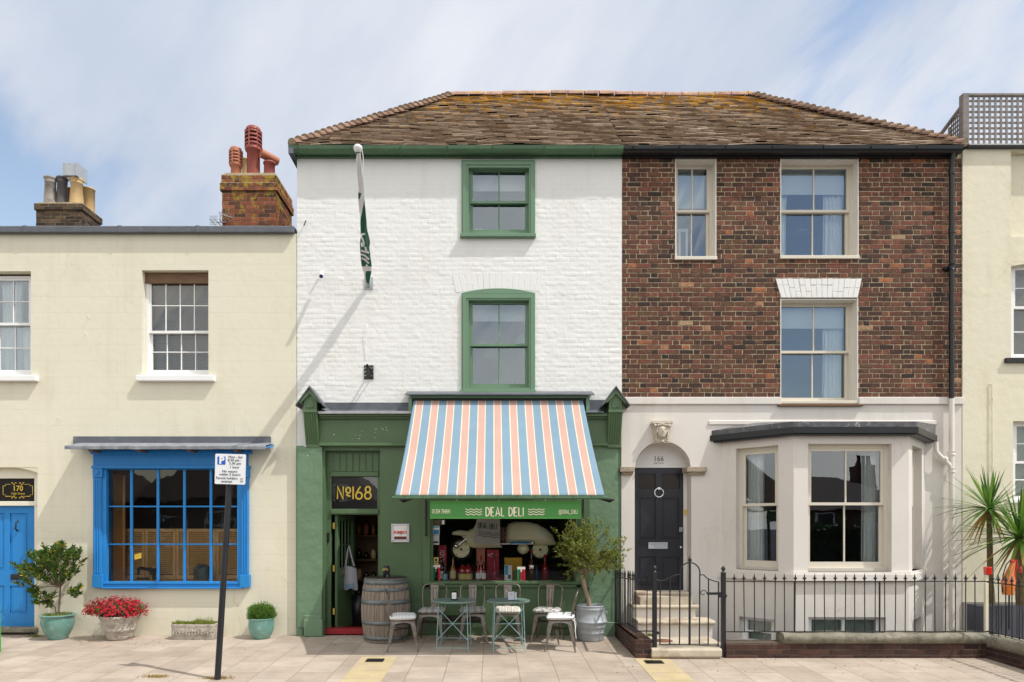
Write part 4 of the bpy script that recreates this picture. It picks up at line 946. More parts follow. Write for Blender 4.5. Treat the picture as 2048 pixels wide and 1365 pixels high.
for z in (Z(1052,-.14), Z(1137,-.14), Z(1223,-.14)): mb.box(hx-.02, hx+.01, .11, .135, z-.05, z+.05)
mb.build('hinge', brass, dl)
mb = MB()
for u in (.2, .3): leaf_slab(mb, u, u+.035, .045, .05, .96, 1.03)
mb.build('lock_plate', brass, dl)
mb = MB(); mb.pb(651.5, 658, 1066, 1084, -.13, -.085); mb.build('door_bell', black, dfm, bevel=.005)
# shop window joinery
mb = MB(); q = -.04
panel(mb, X(858,q), X(1158,q), Z(1165,q), Z(1000,q), [(X(866,q), X(1148,q), Z(1162,q), Z(1006,q))], .04, .12)
for px in (1117,): pass
jw = mb.build('window_frame', green, sf, bevel=.004)
mb = MB(); q = -.08; mb.add([(X(864,q),.08,Z(1164,q)),(X(1150,q),.08,Z(1164,q)),(X(1150,q),.08,Z(1003,q)),(X(864,q),.08,Z(1003,q))], [(0,1,2,3)]); mb.build('glass', glassmat('deli glass', .0, warp=.0004, tint=(1, 1, 1)), jw)
# shop interior
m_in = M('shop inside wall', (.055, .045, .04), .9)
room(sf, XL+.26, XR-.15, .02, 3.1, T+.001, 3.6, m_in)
mb = MB(); mb.box(X(650), X(800), .1, 2.5, .0, .022); mb.build('shop_floor', M('shop floorboards', (.30, .13, .05), .5, var=.2, stretch=(8,1,1)), sf)
mb = MB(); mb.box(X(850,-.1), X(1160,-.5), .125, .85, Z(1166,-.1)-.04, Z(1166,-.1)); mb.build('display_board', oakdark, sf)

# ================================================================== awning
AW = thing('awning', 'blue and pink striped awning with green roller housing above the delicatessen window', 'awning', (0, 0, Z(798)))
def awnmat():
    m, nt, b = nodemat('awning stripe'); N = nt.nodes; L = nt.links
    g = N.new('ShaderNodeNewGeometry'); sp = N.new('ShaderNodeSeparateXYZ'); L.new(g.outputs['Position'], sp.inputs[0])
    bl, cr_, pk, pd = (.25,.37,.475), (.80,.74,.58), (.67,.45,.385), (.585,.35,.29)
    st = [(0, cr_), (.055, pk)]
    for k in range(5): st += [(.105+k*.075, pd), (.135+k*.075, pk)]
    st += [(.455, cr_), (.51, bl)]
    col = stripe_nodes(N, L, sp.outputs[0], .2438, -1.205, st)
    n = N.new('ShaderNodeTexNoise'); n.inputs['Scale'].default_value = 2.2; n.inputs['Detail'].default_value = 6; L.new(g.outputs['Position'], n.inputs['Vector'])
    mr = N.new('ShaderNodeMapRange'); mr.inputs[3].default_value = .88; mr.inputs[4].default_value = 1.1; L.new(n.outputs['Fac'], mr.inputs[0])
    vm = N.new('ShaderNodeVectorMath'); vm.operation = 'SCALE'; L.new(col, vm.inputs[0]); L.new(mr.outputs[0], vm.inputs['Scale'])
    L.new(vm.outputs[0], b.inputs['Base Color']); b.inputs['Roughness'].default_value = .85; b.inputs['Specular IOR Level'].default_value = .15
    tr = N.new('ShaderNodeBsdfTranslucent'); L.new(vm.outputs[0], tr.inputs[0]); ms = N.new('ShaderNodeMixShader'); ms.inputs[0].default_value = .25
    L.new(b.outputs[0], ms.inputs[1]); L.new(tr.outputs[0], ms.inputs[2]); L.new(ms.outputs[0], N['Material Output'].inputs[0]); return m
qb = 2.02; x0, x1 = X(828,.12), X(1165,.12); zt, zb = Z(797,.12), Z(991,qb); nu, nv = 110, 40; vs = []
for j in range(nv+1):
    t = j/nv
    for i in range(nu+1):
        u = i/nu; xx = x0+(x1-x0)*u; sag = -.06*math.sin(math.pi*t)-.016*t*math.sin(u*17+t*2)*math.sin(math.pi*t)-.010*math.exp(-((u-.18-.06*t)/.02)**2)*math.sin(math.pi*t)-.010*math.exp(-((u-.71+.05*t)/.025)**2)*math.sin(math.pi*t)-.006*math.exp(-((t-.55-.05*math.sin(u*5))/.02)**2)
        vs.append((xx+(X(1209,qb)-x1)*t*u+(X(790,qb)-x0)*t*(1-u), -.12-(qb-.12)*t, zt+(zb-zt)*t+sag))
mb = MB(); mb.add(vs, [(j*(nu+1)+i, (j+1)*(nu+1)+i, (j+1)*(nu+1)+i+1, j*(nu+1)+i+1) for j in range(nv) for i in range(nu)], True)
c = mb.build('canopy_cloth', awnmat(), AW); so = c.modifiers.new('thick', 'SOLIDIFY'); so.thickness = .004; so.offset = -1
mb = MB(); mb.tube([(X(785,qb),-qb,Z(996,qb)),(X(1213,qb),-qb,Z(996,qb))], .022, 10); mb.box(X(790,qb), X(1208,qb), -qb-.018, -qb+.02, Z(996,qb)-.01, Z(991,qb)+.002); bar = mb.build('front_bar', green_gut, AW)
mb = MB()
for k in range(11):
    xx = -1.205+k*.2438+.06; mb.ball((xx, -qb-.022, Z(992.5,qb)), .007, 6, 4)
mb.build('stud', iron, bar)
mb = MB()
mb.pb(820, 1178, 791, 796, .0, .22); mb.pb(817, 824, 796, 824, .0, .2); mb.pb(1172, 1179, 796, 824, .0, .2); mb.build('roller_housing', green_win, AW, bevel=.004)
mb = MB(); mb.prismx([(0,Z(783)),(-.30,Z(788,.3)),(-.30,Z(790.5,.3)),(0,Z(786)-.02)], X(810,.3), X(1189,.3)); mb.build('housing_lead', lead, AW)
mb = MB(); mb.tube([(x0-.02,-.13,zt-.03),(x1+.02,-.13,zt-.03)], .045, 10); mb.build('roller', iron, AW)
for xa, sg in ((X(852,.09), -1), (X(1166,.09), 1)):
    mb = MB(); zz = Z(1003,1.7); zw = Z(1070,.1)
    mb.tube([(xa,-.10,zw),(xa,-.10,Z(1010,.1)),(xa,-.11,Z(1003,.1)+.02),(xa,-.3,zz+.22),(xa+sg*.08,-1.2,zz+.10),(xa+sg*.1,-1.93,Z(1001,qb)+.005)], [.014]*6, 7)
    mb.tube([(xa+sg*.02,-.9,zz+.10),(xa+sg*.14,-1.75,Z(1003,1.75)),(xa+sg*.17,-1.85,Z(1000,1.85)),(xa+sg*.05,-1.95,Z(999,1.95))], [.012,.02,.014,.012], 6)
    mb.ball((xa,-.10,zw), .022, 8, 6); mb.build('support_arm', iron, AW)
# hanging sign below the bar
qs = 1.97
SG = thing('hanging_sign', 'long green sign lettered DEAL DELI hanging from the awning bar', 'sign', (0, -qs, Z(1002,qs)))
mb = MB(); a, b = X(860,qs), X(1162,qs)
mb.prismx([(-qs,Z(1038,qs)),(-qs,Z(1008,qs)),(-qs-.018,Z(1002,qs)),(-qs+.022,Z(1002,qs)+.0),(-qs+.022,Z(1038,qs))], a, b); brd = mb.build('board', signgreen, SG, bevel=.002)
mb = MB()
for px in (914, 998, 1091): mb.tube([(X(px,qs),-qs,Z(1003,qs)-.01),(X(px,qs),-qs,Z(996,qs))], .005, 6)
mb.build('hook', chrome, SG)
mb = MB(); y = -qs-.0035; zb_, h = Z(1032.5,qs), Z(1015.5,qs)-Z(1032.5,qs)
e = letters(mb, 'DEAL', X(972,qs), zb_, h, .78, .016, y, gap=.25); letters(mb, 'DELI', X(1018,qs), zb_, h, .78, .016, y, gap=.25)
for xa in (931, 1056):
    for k in range(3):
        zz = Z(1019.5+k*4.9,qs); xx = X(xa,qs); wl = X(xa+33,qs)-xx
        mb.ribbon([(xx+wl*i/24, zz+.007*math.cos(i/24*math.pi*6)) for i in range(25)], .010, y)
mb.build('lettering', creamtxt, SG)
text('phone_number', '01304 784841', X(883,qs), Z(1023.8,qs), y, .085, creamtxt, SG, .50, bold=.0006); text('handle_lettering', '@DEAL_DELI', X(1136,qs), Z(1024.5,qs), y, .074, creamtxt, SG, .58, bold=.0006)

# ================================================================== white and brick house on the right
HR = thing('terraced_house', 'dark brick house with white stucco ground floor, bay window and black front door', 'house', (4.8, 0, 0))
XE = X(1923)
bw = [(X(1350), X(1432), Z(517), ZE+.2), (X(1560), X(1716), Z(515), ZE+.2), (X(1560), X(1715), Z(810), Z(597))]
dh = (X(1269), X(1382), -1, Z(884)); zc_ = Z(797)
bay_hole = (3.75, 6.83, -.5, 3.05)
mb = MB(); panel(mb, XR, XE, zc_, ZE+.1, bw, 0, T, mi=0, rmi=1); mb.box(XE-.2, XE, T, 6, -1, ZE); mb.box(XR+.13, XE, 5.8, 6, -1, ZE)
z = zc_+.02; r = 0; Hc = .0765
while z < ZE:
    zt_ = min(z+Hc-.011, ZE-.002); zmid = (z+zt_)/2
    iv = [(XR+.004, XE-.004)]
    for h in bw:
        if h[2]-.02 < zmid < h[3]+.01:
            nv_ = []
            for a, b in iv:
                if h[0] > a: nv_.append((a, min(b, h[0]-.006)))
                if h[1] < b: nv_.append((max(a, h[1]+.006), b))
            iv = [q_ for q_ in nv_ if q_[1]-q_[0] > .02]
    for a, b in iv:
        x = XR-.6+(.168 if r % 2 else 0)+R.uniform(-.012,.012); k = 0
        while x < b:
            ln = .225 if k % 2 == 0 else .1125
            u0, u1 = max(x, a), min(x+ln-.011, b)
            if u1-u0 > .022:
                pr = .001+R.random()*.004; j = lambda: R.uniform(-.0042,.0042)
                f = [(u0+j(),-pr+j()*.5,z+j()),(u1+j(),-pr+j()*.5,z+j()),(u1+j(),-pr+j()*.5,zt_+j()),(u0+j(),-pr+j()*.5,zt_+j())]
                e = .005; fi = [(f[0][0]+e,-pr-.003,f[0][2]+e),(f[1][0]-e,-pr-.003,f[1][2]+e),(f[2][0]-e,-pr-.003,f[2][2]-e),(f[3][0]+e,-pr-.003,f[3][2]-e)]
                bk = [(p[0],.006,p[2]) for p in f]
                mb.add(f+fi+bk, [(4,5,6,7),(0,1,5,4),(1,2,6,5),(2,3,7,6),(3,0,4,7),(8,9,1,0),(9,10,2,1),(10,11,3,2),(11,8,0,3)], mi=2)
            x += ln+R.uniform(-.003,.003); k += 1
    z += Hc; r += 1
wallR = mb.build('wall', [mortar, offwhite_r, brick], HR)
# stucco ground floor
mb = MB(); panel(mb, XR-.012, XE, -1.0, zc_, [dh, bay_hole, (bw[2][0], bw[2][1], Z(810), 9)], -.012, T)
arch_fill(mb, dh[0]-.001, dh[1]+.001, Z(884)+.001, lambda x: Z(940)+math.sqrt(max(.4525**2-(x-(dh[0]+dh[1])/2)**2, 0)) if abs(x-(dh[0]+dh[1])/2) < .4525 else Z(940), -.0115, .3, 30)
mb.build('stucco_wall', stucco, HR)
mb = MB()
mb.box(XR-.02, bw[2][0]-.0, -.05, .01, Z(810), zc_+.012); mb.box(bw[2][1]+.0, XE+.01, -.05, .01, Z(810), zc_+.012); mb.build('string_course', stucco, HR, bevel=.008)
# roof right half
rfR = rfR_mesh.build('roof', tile, HR)
u2 = MB(); underlay(u2, XR, eR+1); u2.add([(eR,-qe,zeave-.03),(ridR,rr_,zrid-.03),(eR,yb,zeave-.03)], [(2,1,0)]); u2.add([(XR,yb,zeave),(eR,yb,zeave),(ridR,rr_,zrid-.03),(XR,rr_,zrid-.03)], [(3,2,1,0)])
u2.build('roof_underlay', bpy.data.materials['roof felt'], rfR)
hips(rfR, (eR,-qe,zeave+.01), (ridR,rr_,zrid), 'hip_tiles'); ridge(rfR, XR, ridR)
gutter(HR, X(1247.5,.2), X(1927,.2), black, black)
# sash windows
def white_curtains(wn, g, side, y=.36, w=.22):
    if 'L' in side: mb = MB(); curtain(mb, g[0]-.03, g[0]+w*.55, g[2]-.1, g[3]-.15, y, 3, .02); mb.build('curtain', net, wn)
    if 'R' in side: mb = MB(); curtain(mb, g[1]-w, g[1]+.03, g[2]-.1, g[3]-.02, y, 5, .025); mb.build('curtain', net, wn)
blueroom = M('bedroom wall', (.16,.17,.20), .9)
for i, (a, b, py0, py1, meet) in enumerate(((1350,1432,318,517,421),(1560,1716,318,515,421),(1560,1715,598,806,703))):
    r = .16; pa, pb_ = [CX+X(p)*F/(D+r) for p in (a, b)]; z0, z1 = Z(py1), Z(py0)
    p0, p1 = CY-(z1-EYE)*F/(D+r), CY-(z0-EYE)*F/(D+r)
    wn, g = sash(HR, pa, pb_, p0, p1, meet+1, r, 2, 1, 1, offwhite, m_glass_up, fw=.05, sw=.042, bot=.06 if i < 2 else .09, mw=.022, rm=blueroom, depth=2.5, wall_pad=.3)
    if i == 0:
        mb = MB(); mb.box(g[0], g[1], .32, .325, g[3]-.58, g[3]+.05); mb.build('roller_blind', blindm, wn)
        mb = MB(); zf = g[2]-.1
        for xx in (g[0]-.05, g[0]+.10, g[0]+.22): mb.box(xx, xx+.035, .5, .53, zf, g[2]+.55)
        mb.box(g[0]-.06, g[0]+.26, .5, .53, g[2]+.55, g[2]+.6); mb.build('cot_rail', white, wn)
    else:
        mb = MB(); mb.box(g[0]-.02, g[1]+.02, .30, .306, g[3]-(.36 if i == 1 else .32), g[3]+.1); mb.build('roller_blind', blindm, wn)
        white_curtains(wn, g, 'LR' if i == 1 else 'R', w=.3)
    if i < 2:
        mb = MB(); mb.box(X(a)-.01, X(b)+.01, -.035, .12, Z(py1)-.035, Z(py1)+.02); mb.build('window_sill', offwhite, wn, bevel=.006)
    else:
        mb = MB(); mb.box(X(a)-.02, X(b)+.01, -.03, .14, Z(806)-.02, Z(806)+.03); mb.build('window_sill', offwhite, wn, bevel=.006)
        mb = MB(); mb.box(X(a)-.05, X(b)+.06, -.07, .06, Z(812)-.015, Z(812)+.012); mb.build('tile_sill', brown_wood, wn, bevel=.004)
# pale lining boards round the upper openings
for a, b, py0, py1 in ((1350,1432,318,516),(1560,1716,318,514),(1560,1715,598,806)):
    mb = MB(); z0, z1 = Z(py1), Z(py0)
    mb.box(X(a), X(a)+.012, -.016, .17, z0, z1); mb.box(X(b)-.012, X(b), -.016, .17, z0, z1); mb.box(X(a)+.012, X(b)-.012, .0, .17, z1-.02, z1); mb.build('window_lining', offwhite_r, HR)
LM = thing('ceiling_lamp', 'round pale pendant lampshade seen through the widest top floor window', 'lamp', (X(1603,-1.2), 1.2, Z(470,-1.2)))
mb = MB(); lx, lz = X(1603,-1.2), Z(466,-1.2); mb.lathe([(.02,.06),(.06,.045),(.17,-.02),(.165,-.025),(.05,.03)], lx, 1.2, lz, 20); mb.build('lamp_shade', M('lamp shade', (.8,.62,.5), .5), LM)
mb = MB(); mb.tube([(lx,1.2,lz+.05),(lx,1.2,lz+1.1)], .006, 5); mb.build('cord', white, LM)
# flat arch over the first floor window
mb = MB(); xa, xb, xc, xd = X(1550), X(1722), X(1561), X(1714); zt_, zb_ = Z(559), Z(597); n = 15
for i in range(n):
    u0, u1 = i/n, (i+1)/n-.004
    s1 = R.choice([.3,.5,.65]);  
    f = lambda u, v: (xc+(xd-xc)*u)*(1-v)+(xa+(xb-xa)*u)*v
    for v0, v1 in ((0, s1-.01), (s1+.01, 1)):
        mb.prism([(f(u0,v0), zb_+(zt_-zb_)*v0), (f(u1,v0), zb_+(zt_-zb_)*v0), (f(u1,v1), zb_+(zt_-zb_)*v1), (f(u0,v1), zb_+(zt_-zb_)*v1)], -.026-R.random()*.008, .0)
mb.prism([(xc,zb_),(xd,zb_),(xb,zt_),(xa,zt_)], -.022, .03); mb.build('flat_arch', whitepaint_brick, wallR, bevel=.006, seg=2)
# front door
qd = -.25
mb = MB(); xm_ = (dh[0]+dh[1])/2
mb.box(dh[0]-.05, dh[1]+.05, .26, .30, Z(936,qd), Z(884)+.2); mb.box(X(1366.5,qd), dh[1]+.05, .24, .30, .65, Z(936,qd)); mb.box(dh[0]-.1, X(1268,qd)-.0, .24, .30, .65, Z(936,qd)); mb.box(dh[0], dh[1], .235, .27, Z(936,qd)-.0, Z(932,qd)); fr = mb.build('door_surround', M('door surround white', (.72,.70,.69), .5), HR)
text('lettering', '166', X(1317.5,qd), Z(918.5,qd), .259, .125, txt, fr, .9); text('lettering', 'High Street', X(1317.5,qd), Z(926.5,qd), .259, .035, txt, fr)
mb = MB(); x0, x1, z0, z1 = X(1268,qd), X(1366.5,qd), Z(1183,qd), Z(937,qd); st = .075
xq = (x0+x1)/2; holes = [(x0+st, xq-.05, z1-.34, z1-.09), (xq+.05, x1-st+.02, z1-.34, z1-.09)]
pans = [(x0+st, xq-.05, Z(1078,qd), Z(996,qd)), (xq+.05, x1-st, Z(1078,qd), Z(996,qd)), (x0+st, xq-.05, Z(1170,qd), Z(1114,qd)), (xq+.05, x1-st, Z(1170,qd), Z(1114,qd))]
panel(mb, x0, x1, z0, z1, holes+pans, .25, .30)
for h in pans: mb.box(h[0]-.001, h[1]+.001, .264, .29, h[2]-.001, h[3]+.001); mb.box(h[0]+.03, h[1]-.03, .254, .27, h[2]+.03, h[3]-.03)
dr = mb.build('front_door', charcoal, HR, bevel=.006)
mb = MB(); [mb.box(h[0]-.001, h[1]+.001, .275, .28, h[2]-.001, h[3]+.001) for h in holes]; mb.build('door_glass', blackglass, dr)
mb = MB(); kx, kz = X(1317.5,qd), Z(986,qd); mb.tube([(kx+.072*math.sin(a*math.pi/12),.235,kz+.072*math.cos(a*math.pi/12)) for a in range(24)], .011, 8, closed=True); mb.box(kx-.02,kx+.02,.225,.25,kz+.05,kz+.09); mb.build('ring_knocker', chrome, dr)
mb = MB(); q = qd+.01; panel(mb, X(1297,q), X(1335,q), Z(1098,q), Z(1085,q), [(X(1300.5,q), X(1331.5,q), Z(1095,q), Z(1088,q))], .236, .25); mb.box(X(1300,q), X(1332,q), .243, .25, Z(1096,q), Z(1087,q)); mb.build('letter_box', zinc, dr, bevel=.002)
mb = MB(); mb.pb(1358, 1365, 1055, 1064, qd, qd+.02); mb.build('lock', chrome, dr); mb = MB(); mb.ball((X(1361,qd), .235, Z(1095,qd)), .022, 10, 8); mb.build('door_knob', chrome, dr)
mb = MB(); mb.pb(1369.5, 1374, 1020, 1029, -.25, -.20); mb.build('door_bell', gold, fr)
# keystone head and carved impost blocks
HD = MB(); kx, q0 = X(1324,.12), .12; z0, z1 = Z(886,.12), Z(844,.12)
HD.prism([(X(1311,.08),z0),(X(1337,.08),z0),(X(1342,.1),z1-.05),(X(1344,.1),z1),(X(1304,.1),z1),(X(1306,.1),z1-.05)], -.10, .0)
HD.prism([(X(1303,.1),z1-.03),(X(1345,.1),z1-.03),(X(1344,.1),z1+.01),(X(1304,.1),z1+.01)], -.15, 0)
fz = z0+.17
HD.ball((kx, -.11, fz), (.075, .085, .105), 20, 16)                   # face
HD.ball((kx, -.175, fz-.065), (.030, .025, .022), 12, 8)              # chin
HD.tube([(kx,-.185,fz+.035),(kx,-.212,fz-.005),(kx,-.195,fz-.018)], [.008,.014,.012], 8)   # nose
for s in (-1, 1):
    HD.ball((kx+s*.028, -.178, fz+.022), (.016, .012, .009), 10, 6); HD.tube([(kx+s*.010,-.190,fz+.042),(kx+s*.03,-.188,fz+.047),(kx+s*.05,-.168,fz+.038)], .007, 6)
    HD.tube([(kx, -.195, fz-.038+s*.005), (kx+.018, -.190, fz-.036+s*.003), (kx-.0+.022, -.186, fz-.037)], .0055, 6); HD.tube([(kx, -.195, fz-.038+s*.005), (kx-.022, -.187, fz-.037)], .0055, 6)
    for k in range(7):                                               # wavy hair and side locks
        an = .25+k*.25; HD.ball((kx+s*.082*math.sin(an), -.12, fz+.012+.1*math.cos(an)), (.024, .04, .02), 8, 6)
    for k in range(5): HD.ball((kx+s*(.085+.006*(k % 2)), -.10, fz-.01-k*.032), (.018, .03, .02), 8, 6)
    HD.tube([(kx+s*.10,-.13,z1-.03),(kx+s*.125,-.15,z1-.06),(kx+s*.105,-.16,z1-.075),(kx+s*.09,-.15,z1-.055)], .013, 6)
for k in range(5): HD.ball((kx+(k-2)*.035, -.15, fz+.105+.006*(2-abs(k-2))), (.02, .03, .016), 8, 6)
HD.ball((kx, -.10, z0+.025), (.04, .04, .025), 10, 6)
HD.build('keystone_head', M('pale carved stone', (.56,.50,.41), .8, var=.2, vs=25, bump=.5, bs=60, col2=(.30,.26,.20), c2s=18, c2lo=.6, c2hi=.8), HR)
for a, b in ((1240.5, 1269), (1374, 1414)):
    mb = MB(); mb.pb(a, b, 934, 944, -.2 if a > 1300 else 0, .09); mb.pb(a+3, b-3, 944, 950, 0, .06)
    n = 6 if b-a > 35 else 4
    for k in range(n): mb.ball((X(a+4+(b-a-8)*(k+.5)/n,.06), -.06, Z(946.5,.06)), (.015,.02,.02), 8, 6)
    mb.build('impost_block', stone, HR, bevel=.008)
# front steps
mb = MB()
def slab(mb, xa, xb, q0, q1, z, th, rr=.02):
    n = 6; pr = [(-q0, z-th), (-q0, z)]+[(-(q1-rr)-rr*math.sin(i*math.pi/2/n), z-rr+rr*math.cos(i*math.pi/2/n)) for i in range(n+1)]+[(-q1, z-th+rr)]+[(-(q1-rr)-rr*math.cos(i*math.pi/2/n), z-th+rr-rr*math.sin(i*math.pi/2/n)) for i in range(n+1)]
    mb.prismx(pr, xa, xb)
slab(mb, X(1270), X(1378,.04), -.26, .04, .695, .055); slab(mb, 2.172, X(1399,.36), -.02, .37, .52, .055, .026); slab(mb, 2.171, X(1430,.72), .3, .74, .33, .06, .028)
mb.box(X(1272), X(1374), -.32, .25, .46, .641)
stp = mb.build('front_steps', sandstone, HR)
mb = MB(); mb.box(2.175, X(1390,.3), -.32, -.01, .26, .466); mb.box(2.177, X(1424,.66), -.68, -.013, .0, .27); mb.box(2.18, X(1425,.7), -.2, .0, 0, .27); mb.build('step_risers', stucco, stp)
mb = MB(); mb.box(2.18, X(1446,1.3), -1.38, -.60, -.9, .085); mb.build('landing', sandstone, stp)
mb = MB(); slab(mb, X(1304,1.7), X(1443,1.7), 1.38, 1.72, .088, .12, .03); mb.box(X(1306,1.7), X(1441,1.7), -1.68, -1.4, -.2, -.03); mb.build('gate_step', sandstone, stp)
mb = MB(); cx, cy = X(1327,1.05), -1.05; mb.lathe([(0,0),(.13,0),(.13,.008),(0,.008)], cx, cy, .086, 20); tag(mb.build('manhole_cover', M('rusty iron', (.20,.09,.05), .8)), 'small round rusty drain cover on the landing behind the gate', 'drain cover')

# ---- bay window
BY = MB(); A, B, C_, E_ = (3.66, 0), (4.441, .85), (6.14, .85), (6.92, 0); zt_ = 3.10
bay_sash = []
def face(p, q_, holes, name=None):
    dx, dq = q_[0]-p[0], q_[1]-p[1]; ln = math.hypot(dx, dq); m = MB(); panel(m, 0, ln, -1.0, zt_, holes, 0, .16)
    ang = math.atan2(-dq, dx); mt = Matrix.Translation((p[0], -p[1], 0)) @ Matrix.Rotation(ang, 4, 'Z'); m.xf(mt); return m, mt, ln
zo0, zo1 = 1.07, 2.96
fC, mC, lC = face(B, C_, [(.213, 1.447, zo0, zo1), (.22, 1.36, -.02, .40)])
fL, mL, lL = face(A, B, [(.25, .925, zo0, zo1), (.30, .86, -.02, .33)])
fR_, mR, lR = face(C_, E_, [(.23, .905, zo0, zo1), (.30, .86, -.02, .33)])
for m in (fC, fL, fR_): BY.v_off = len(BY.v); n0 = len(BY.v); BY.v += m.v; BY.f += [[i+n0 for i in f] for f in m.f]; BY.sm += m.sm; BY.mi += m.mi
bay = BY.build('bay_window', stucco, HR)
def poly_off(o): # offset bay outline outward by o
    k = o*math.tan(math.pi/8); return [(A[0]-o*math.sqrt(2), 0), (B[0]-k, B[1]+o), (C_[0]+k, C_[1]+o), (E_[0]+o*math.sqrt(2), 0)]
def ring(mb, o, z0, z1, back=.02): mb.prismz([(x, -q_) for x, q_ in poly_off(o)], z0, z1)
mb = MB(); ring(mb, .055, .93, 1.035); ring(mb, .03, 1.035, 1.07)
mb.build('bay_sill', stucco, bay)
mb = MB(); ring(mb, .10, 3.075, 3.13); ring(mb, .14, 3.10, 3.19); mb.build('bay_gutter', black, bay)
mb = MB(); o = poly_off(.12); zz = 3.18; top = [(o[0][0]+.0,0,3.42),(o[0][0]+.45,0,3.44),(o[3][0]-.45,0,3.44),(o[3][0],0,3.42)]
vs = [(x,-q_,zz) for x, q_ in o]+[(x,-q_,zz+.09) for x, q_ in o]
vs += [(o[0][0],0.0,3.37),(4.2,0.0,3.40),(6.4,0.0,3.40),(o[3][0],0.0,3.37)]
mb.add(vs, [(0,1,5,4),(1,2,6,5),(2,3,7,6),(4,5,9,8),(5,6,10,9),(6,7,11,10),(0,4,8),(7,3,11)])
mb.build('bay_roof', M('bay roof lead', (.09,.09,.10), .35, var=.4, vs=9, bump=.5, bs=14, bd=.02, col2=(.45,.45,.45), c2s=7, c2lo=.56, c2hi=.68), bay)
mb = MB(); mb.box(3.45, 7.1, -.035, 0, 3.36, 3.43); mb.build('bay_flashing', stucco, bay, bevel=.01)
def local_sash(mt, u0, u1, z0, z1, r, cols, paint, glass, meet, name='window'):
    def nb(m, nm, mat, par, bev=.004): m.xf(mt); return m.build(nm, mat, par, bevel=bev)
    fw = .055; m = MB(); panel(m, u0, u1, z0, z1, [(u0+fw, u1-fw, z0+.05, z1-fw)], r, r+.10); win = nb(m, name, paint, bay)
    sw_ = .045
    m = MB(); panel(m, u0+fw, u1-fw, meet-.022, z1-fw, [(u0+fw+sw_, u1-fw-sw_, meet+.02, z1-fw-sw_)], r+.012, r+.05); bars(m, u0+fw+sw_, u1-fw-sw_, meet+.02, z1-fw-sw_, cols, 1, r+.015, r+.045, .024); nb(m, 'upper_sash', paint, win)
    m = MB(); panel(m, u0+fw, u1-fw, z0+.05, meet+.02, [(u0+fw+sw_, u1-fw-sw_, z0+.14, meet-.022)], r+.055, r+.09); bars(m, u0+fw+sw_, u1-fw-sw_, z0+.14, meet-.022, cols, 1, r+.058, r+.088, .024); nb(m, 'lower_sash', paint, win)
    m = MB(); m.add([(u0+fw+sw_,r+.03,meet),(u1-fw-sw_,r+.03,meet),(u1-fw-sw_,r+.03,z1-fw-sw_),(u0+fw+sw_,r+.03,z1-fw-sw_)], [(0,1,2,3)])
    m.add([(u0+fw+sw_,r+.07,z0+.14),(u1-fw-sw_,r+.07,z0+.14),(u1-fw-sw_,r+.07,meet),(u0+fw+sw_,r+.07,meet)], [(0,1,2,3)]); nb(m, 'glass', glass, win, 0)
    return win
gb = glassmat('bay glass', .11, warp=.0008, gc=(.85, .92, 1))
zm_ = Z(1008,.75)
w_c = local_sash(mC, .213, 1.447, zo0, zo1, .10, 2, offwhite, gb, zm_); w_l = local_sash(mL, .25, .925, zo0, zo1, .10, 1, offwhite, gb, zm_); w_r = local_sash(mR, .23, .905, zo0, zo1, .10, 1, offwhite, gb, zm_)
# basement windows of the bay
for mt, u0, u1, zt2, n in ((mC, .22, 1.36, .40, 2), (mL, .30, .86, .33, 1), (mR, .30, .86, .33, 1)):
    m = MB(); panel(m, u0, u1, -.3, zt2, [(u0+.09+(u1-u0-.14)*k/n, u0+.05+(u1-u0-.14)*(k+1)/n, -.1, zt2-.05) for k in range(n)], .10, .15); m.box(u0+.05, u1-.05, .11, .14, .10, .12); m.xf(mt); wb = m.build('basement_window', white, bay)
    m = MB(); m.add([(u0,.14,-.3),(u1,.14,-.3),(u1,.14,zt2),(u0,.14,zt2)], [(0,1,2,3)]); m.xf(mt); m.build('glass', m_glass, wb)
    m = MB(); curtain(m, u0, u1, -.3, zt2, .19, 6, .008); m.xf(mt); m.build('curtain', M('green grey net', (.33,.38,.33), .9, var=.1, vs=20), wb)
# bay curtains and room
mb = MB(); curtain(mb, 1.16, 1.42, zo0, zo1-.02, .30, 5, .03); mb.xf(mC); mb.build('curtain', net, w_c)
mb = MB(); curtain(mb, .30, .58, zo0-.03, zo1-.02, .26, 5, .03); mb.xf(mL); mb.build('curtain', net, w_l)
mb = MB(); mb.prismz([(4.0,-.12),(4.5,-.62),(6.1,-.62),(6.6,-.12),(6.6,3),(4.0,3)], .98, 1.0); mb.build('bay_floor', oakdark, bay)
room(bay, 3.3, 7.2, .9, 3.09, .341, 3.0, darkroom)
mb = MB(); mb.prismz([(3.9,.33),(3.9,-.02),(4.55,-.66),(6.03,-.66),(6.68,-.02),(6.68,.33)], 3.02, 3.05); mb.build('bay_ceiling', darkroom, bay)
# rain pipes
mb = MB(); xp, qp = X(1903,.09), .09
mb.tube([(xp,-.13,zeave-.09),(xp,-.10,zeave-.2),(xp,-qp,zeave-.35),(xp,-qp,Z(797,.09))], .036, 12)
for py in (345, 462, 655, 740): z = Z(py,.09); mb.tube([(xp,-qp,z-.04),(xp,-qp,z+.04)], .045, 12)
for py in (535,): z = Z(py,.09); mb.tube([(xp,-qp,z-.045),(xp,-qp,z-.03),(xp,-qp,z+.03),(xp,-qp,z+.045)], [.05,.042,.042,.05], 12); mb.box(xp-.09, xp+.09, -.06, 0, z-.02, z+.02)
mb.build('black_rain_pipe', black, HR)
mb = MB(); mb.tube([(xp,-qp,Z(798,.09)),(xp,-qp,.0)], .038, 12)
for py in (907, 941): z = Z(py,.09); mb.tube([(xp,-qp,z-.025),(xp,-qp,z-.012),(xp,-qp,z+.012),(xp,-qp,z+.025)], [.056,.048,.048,.056], 12)
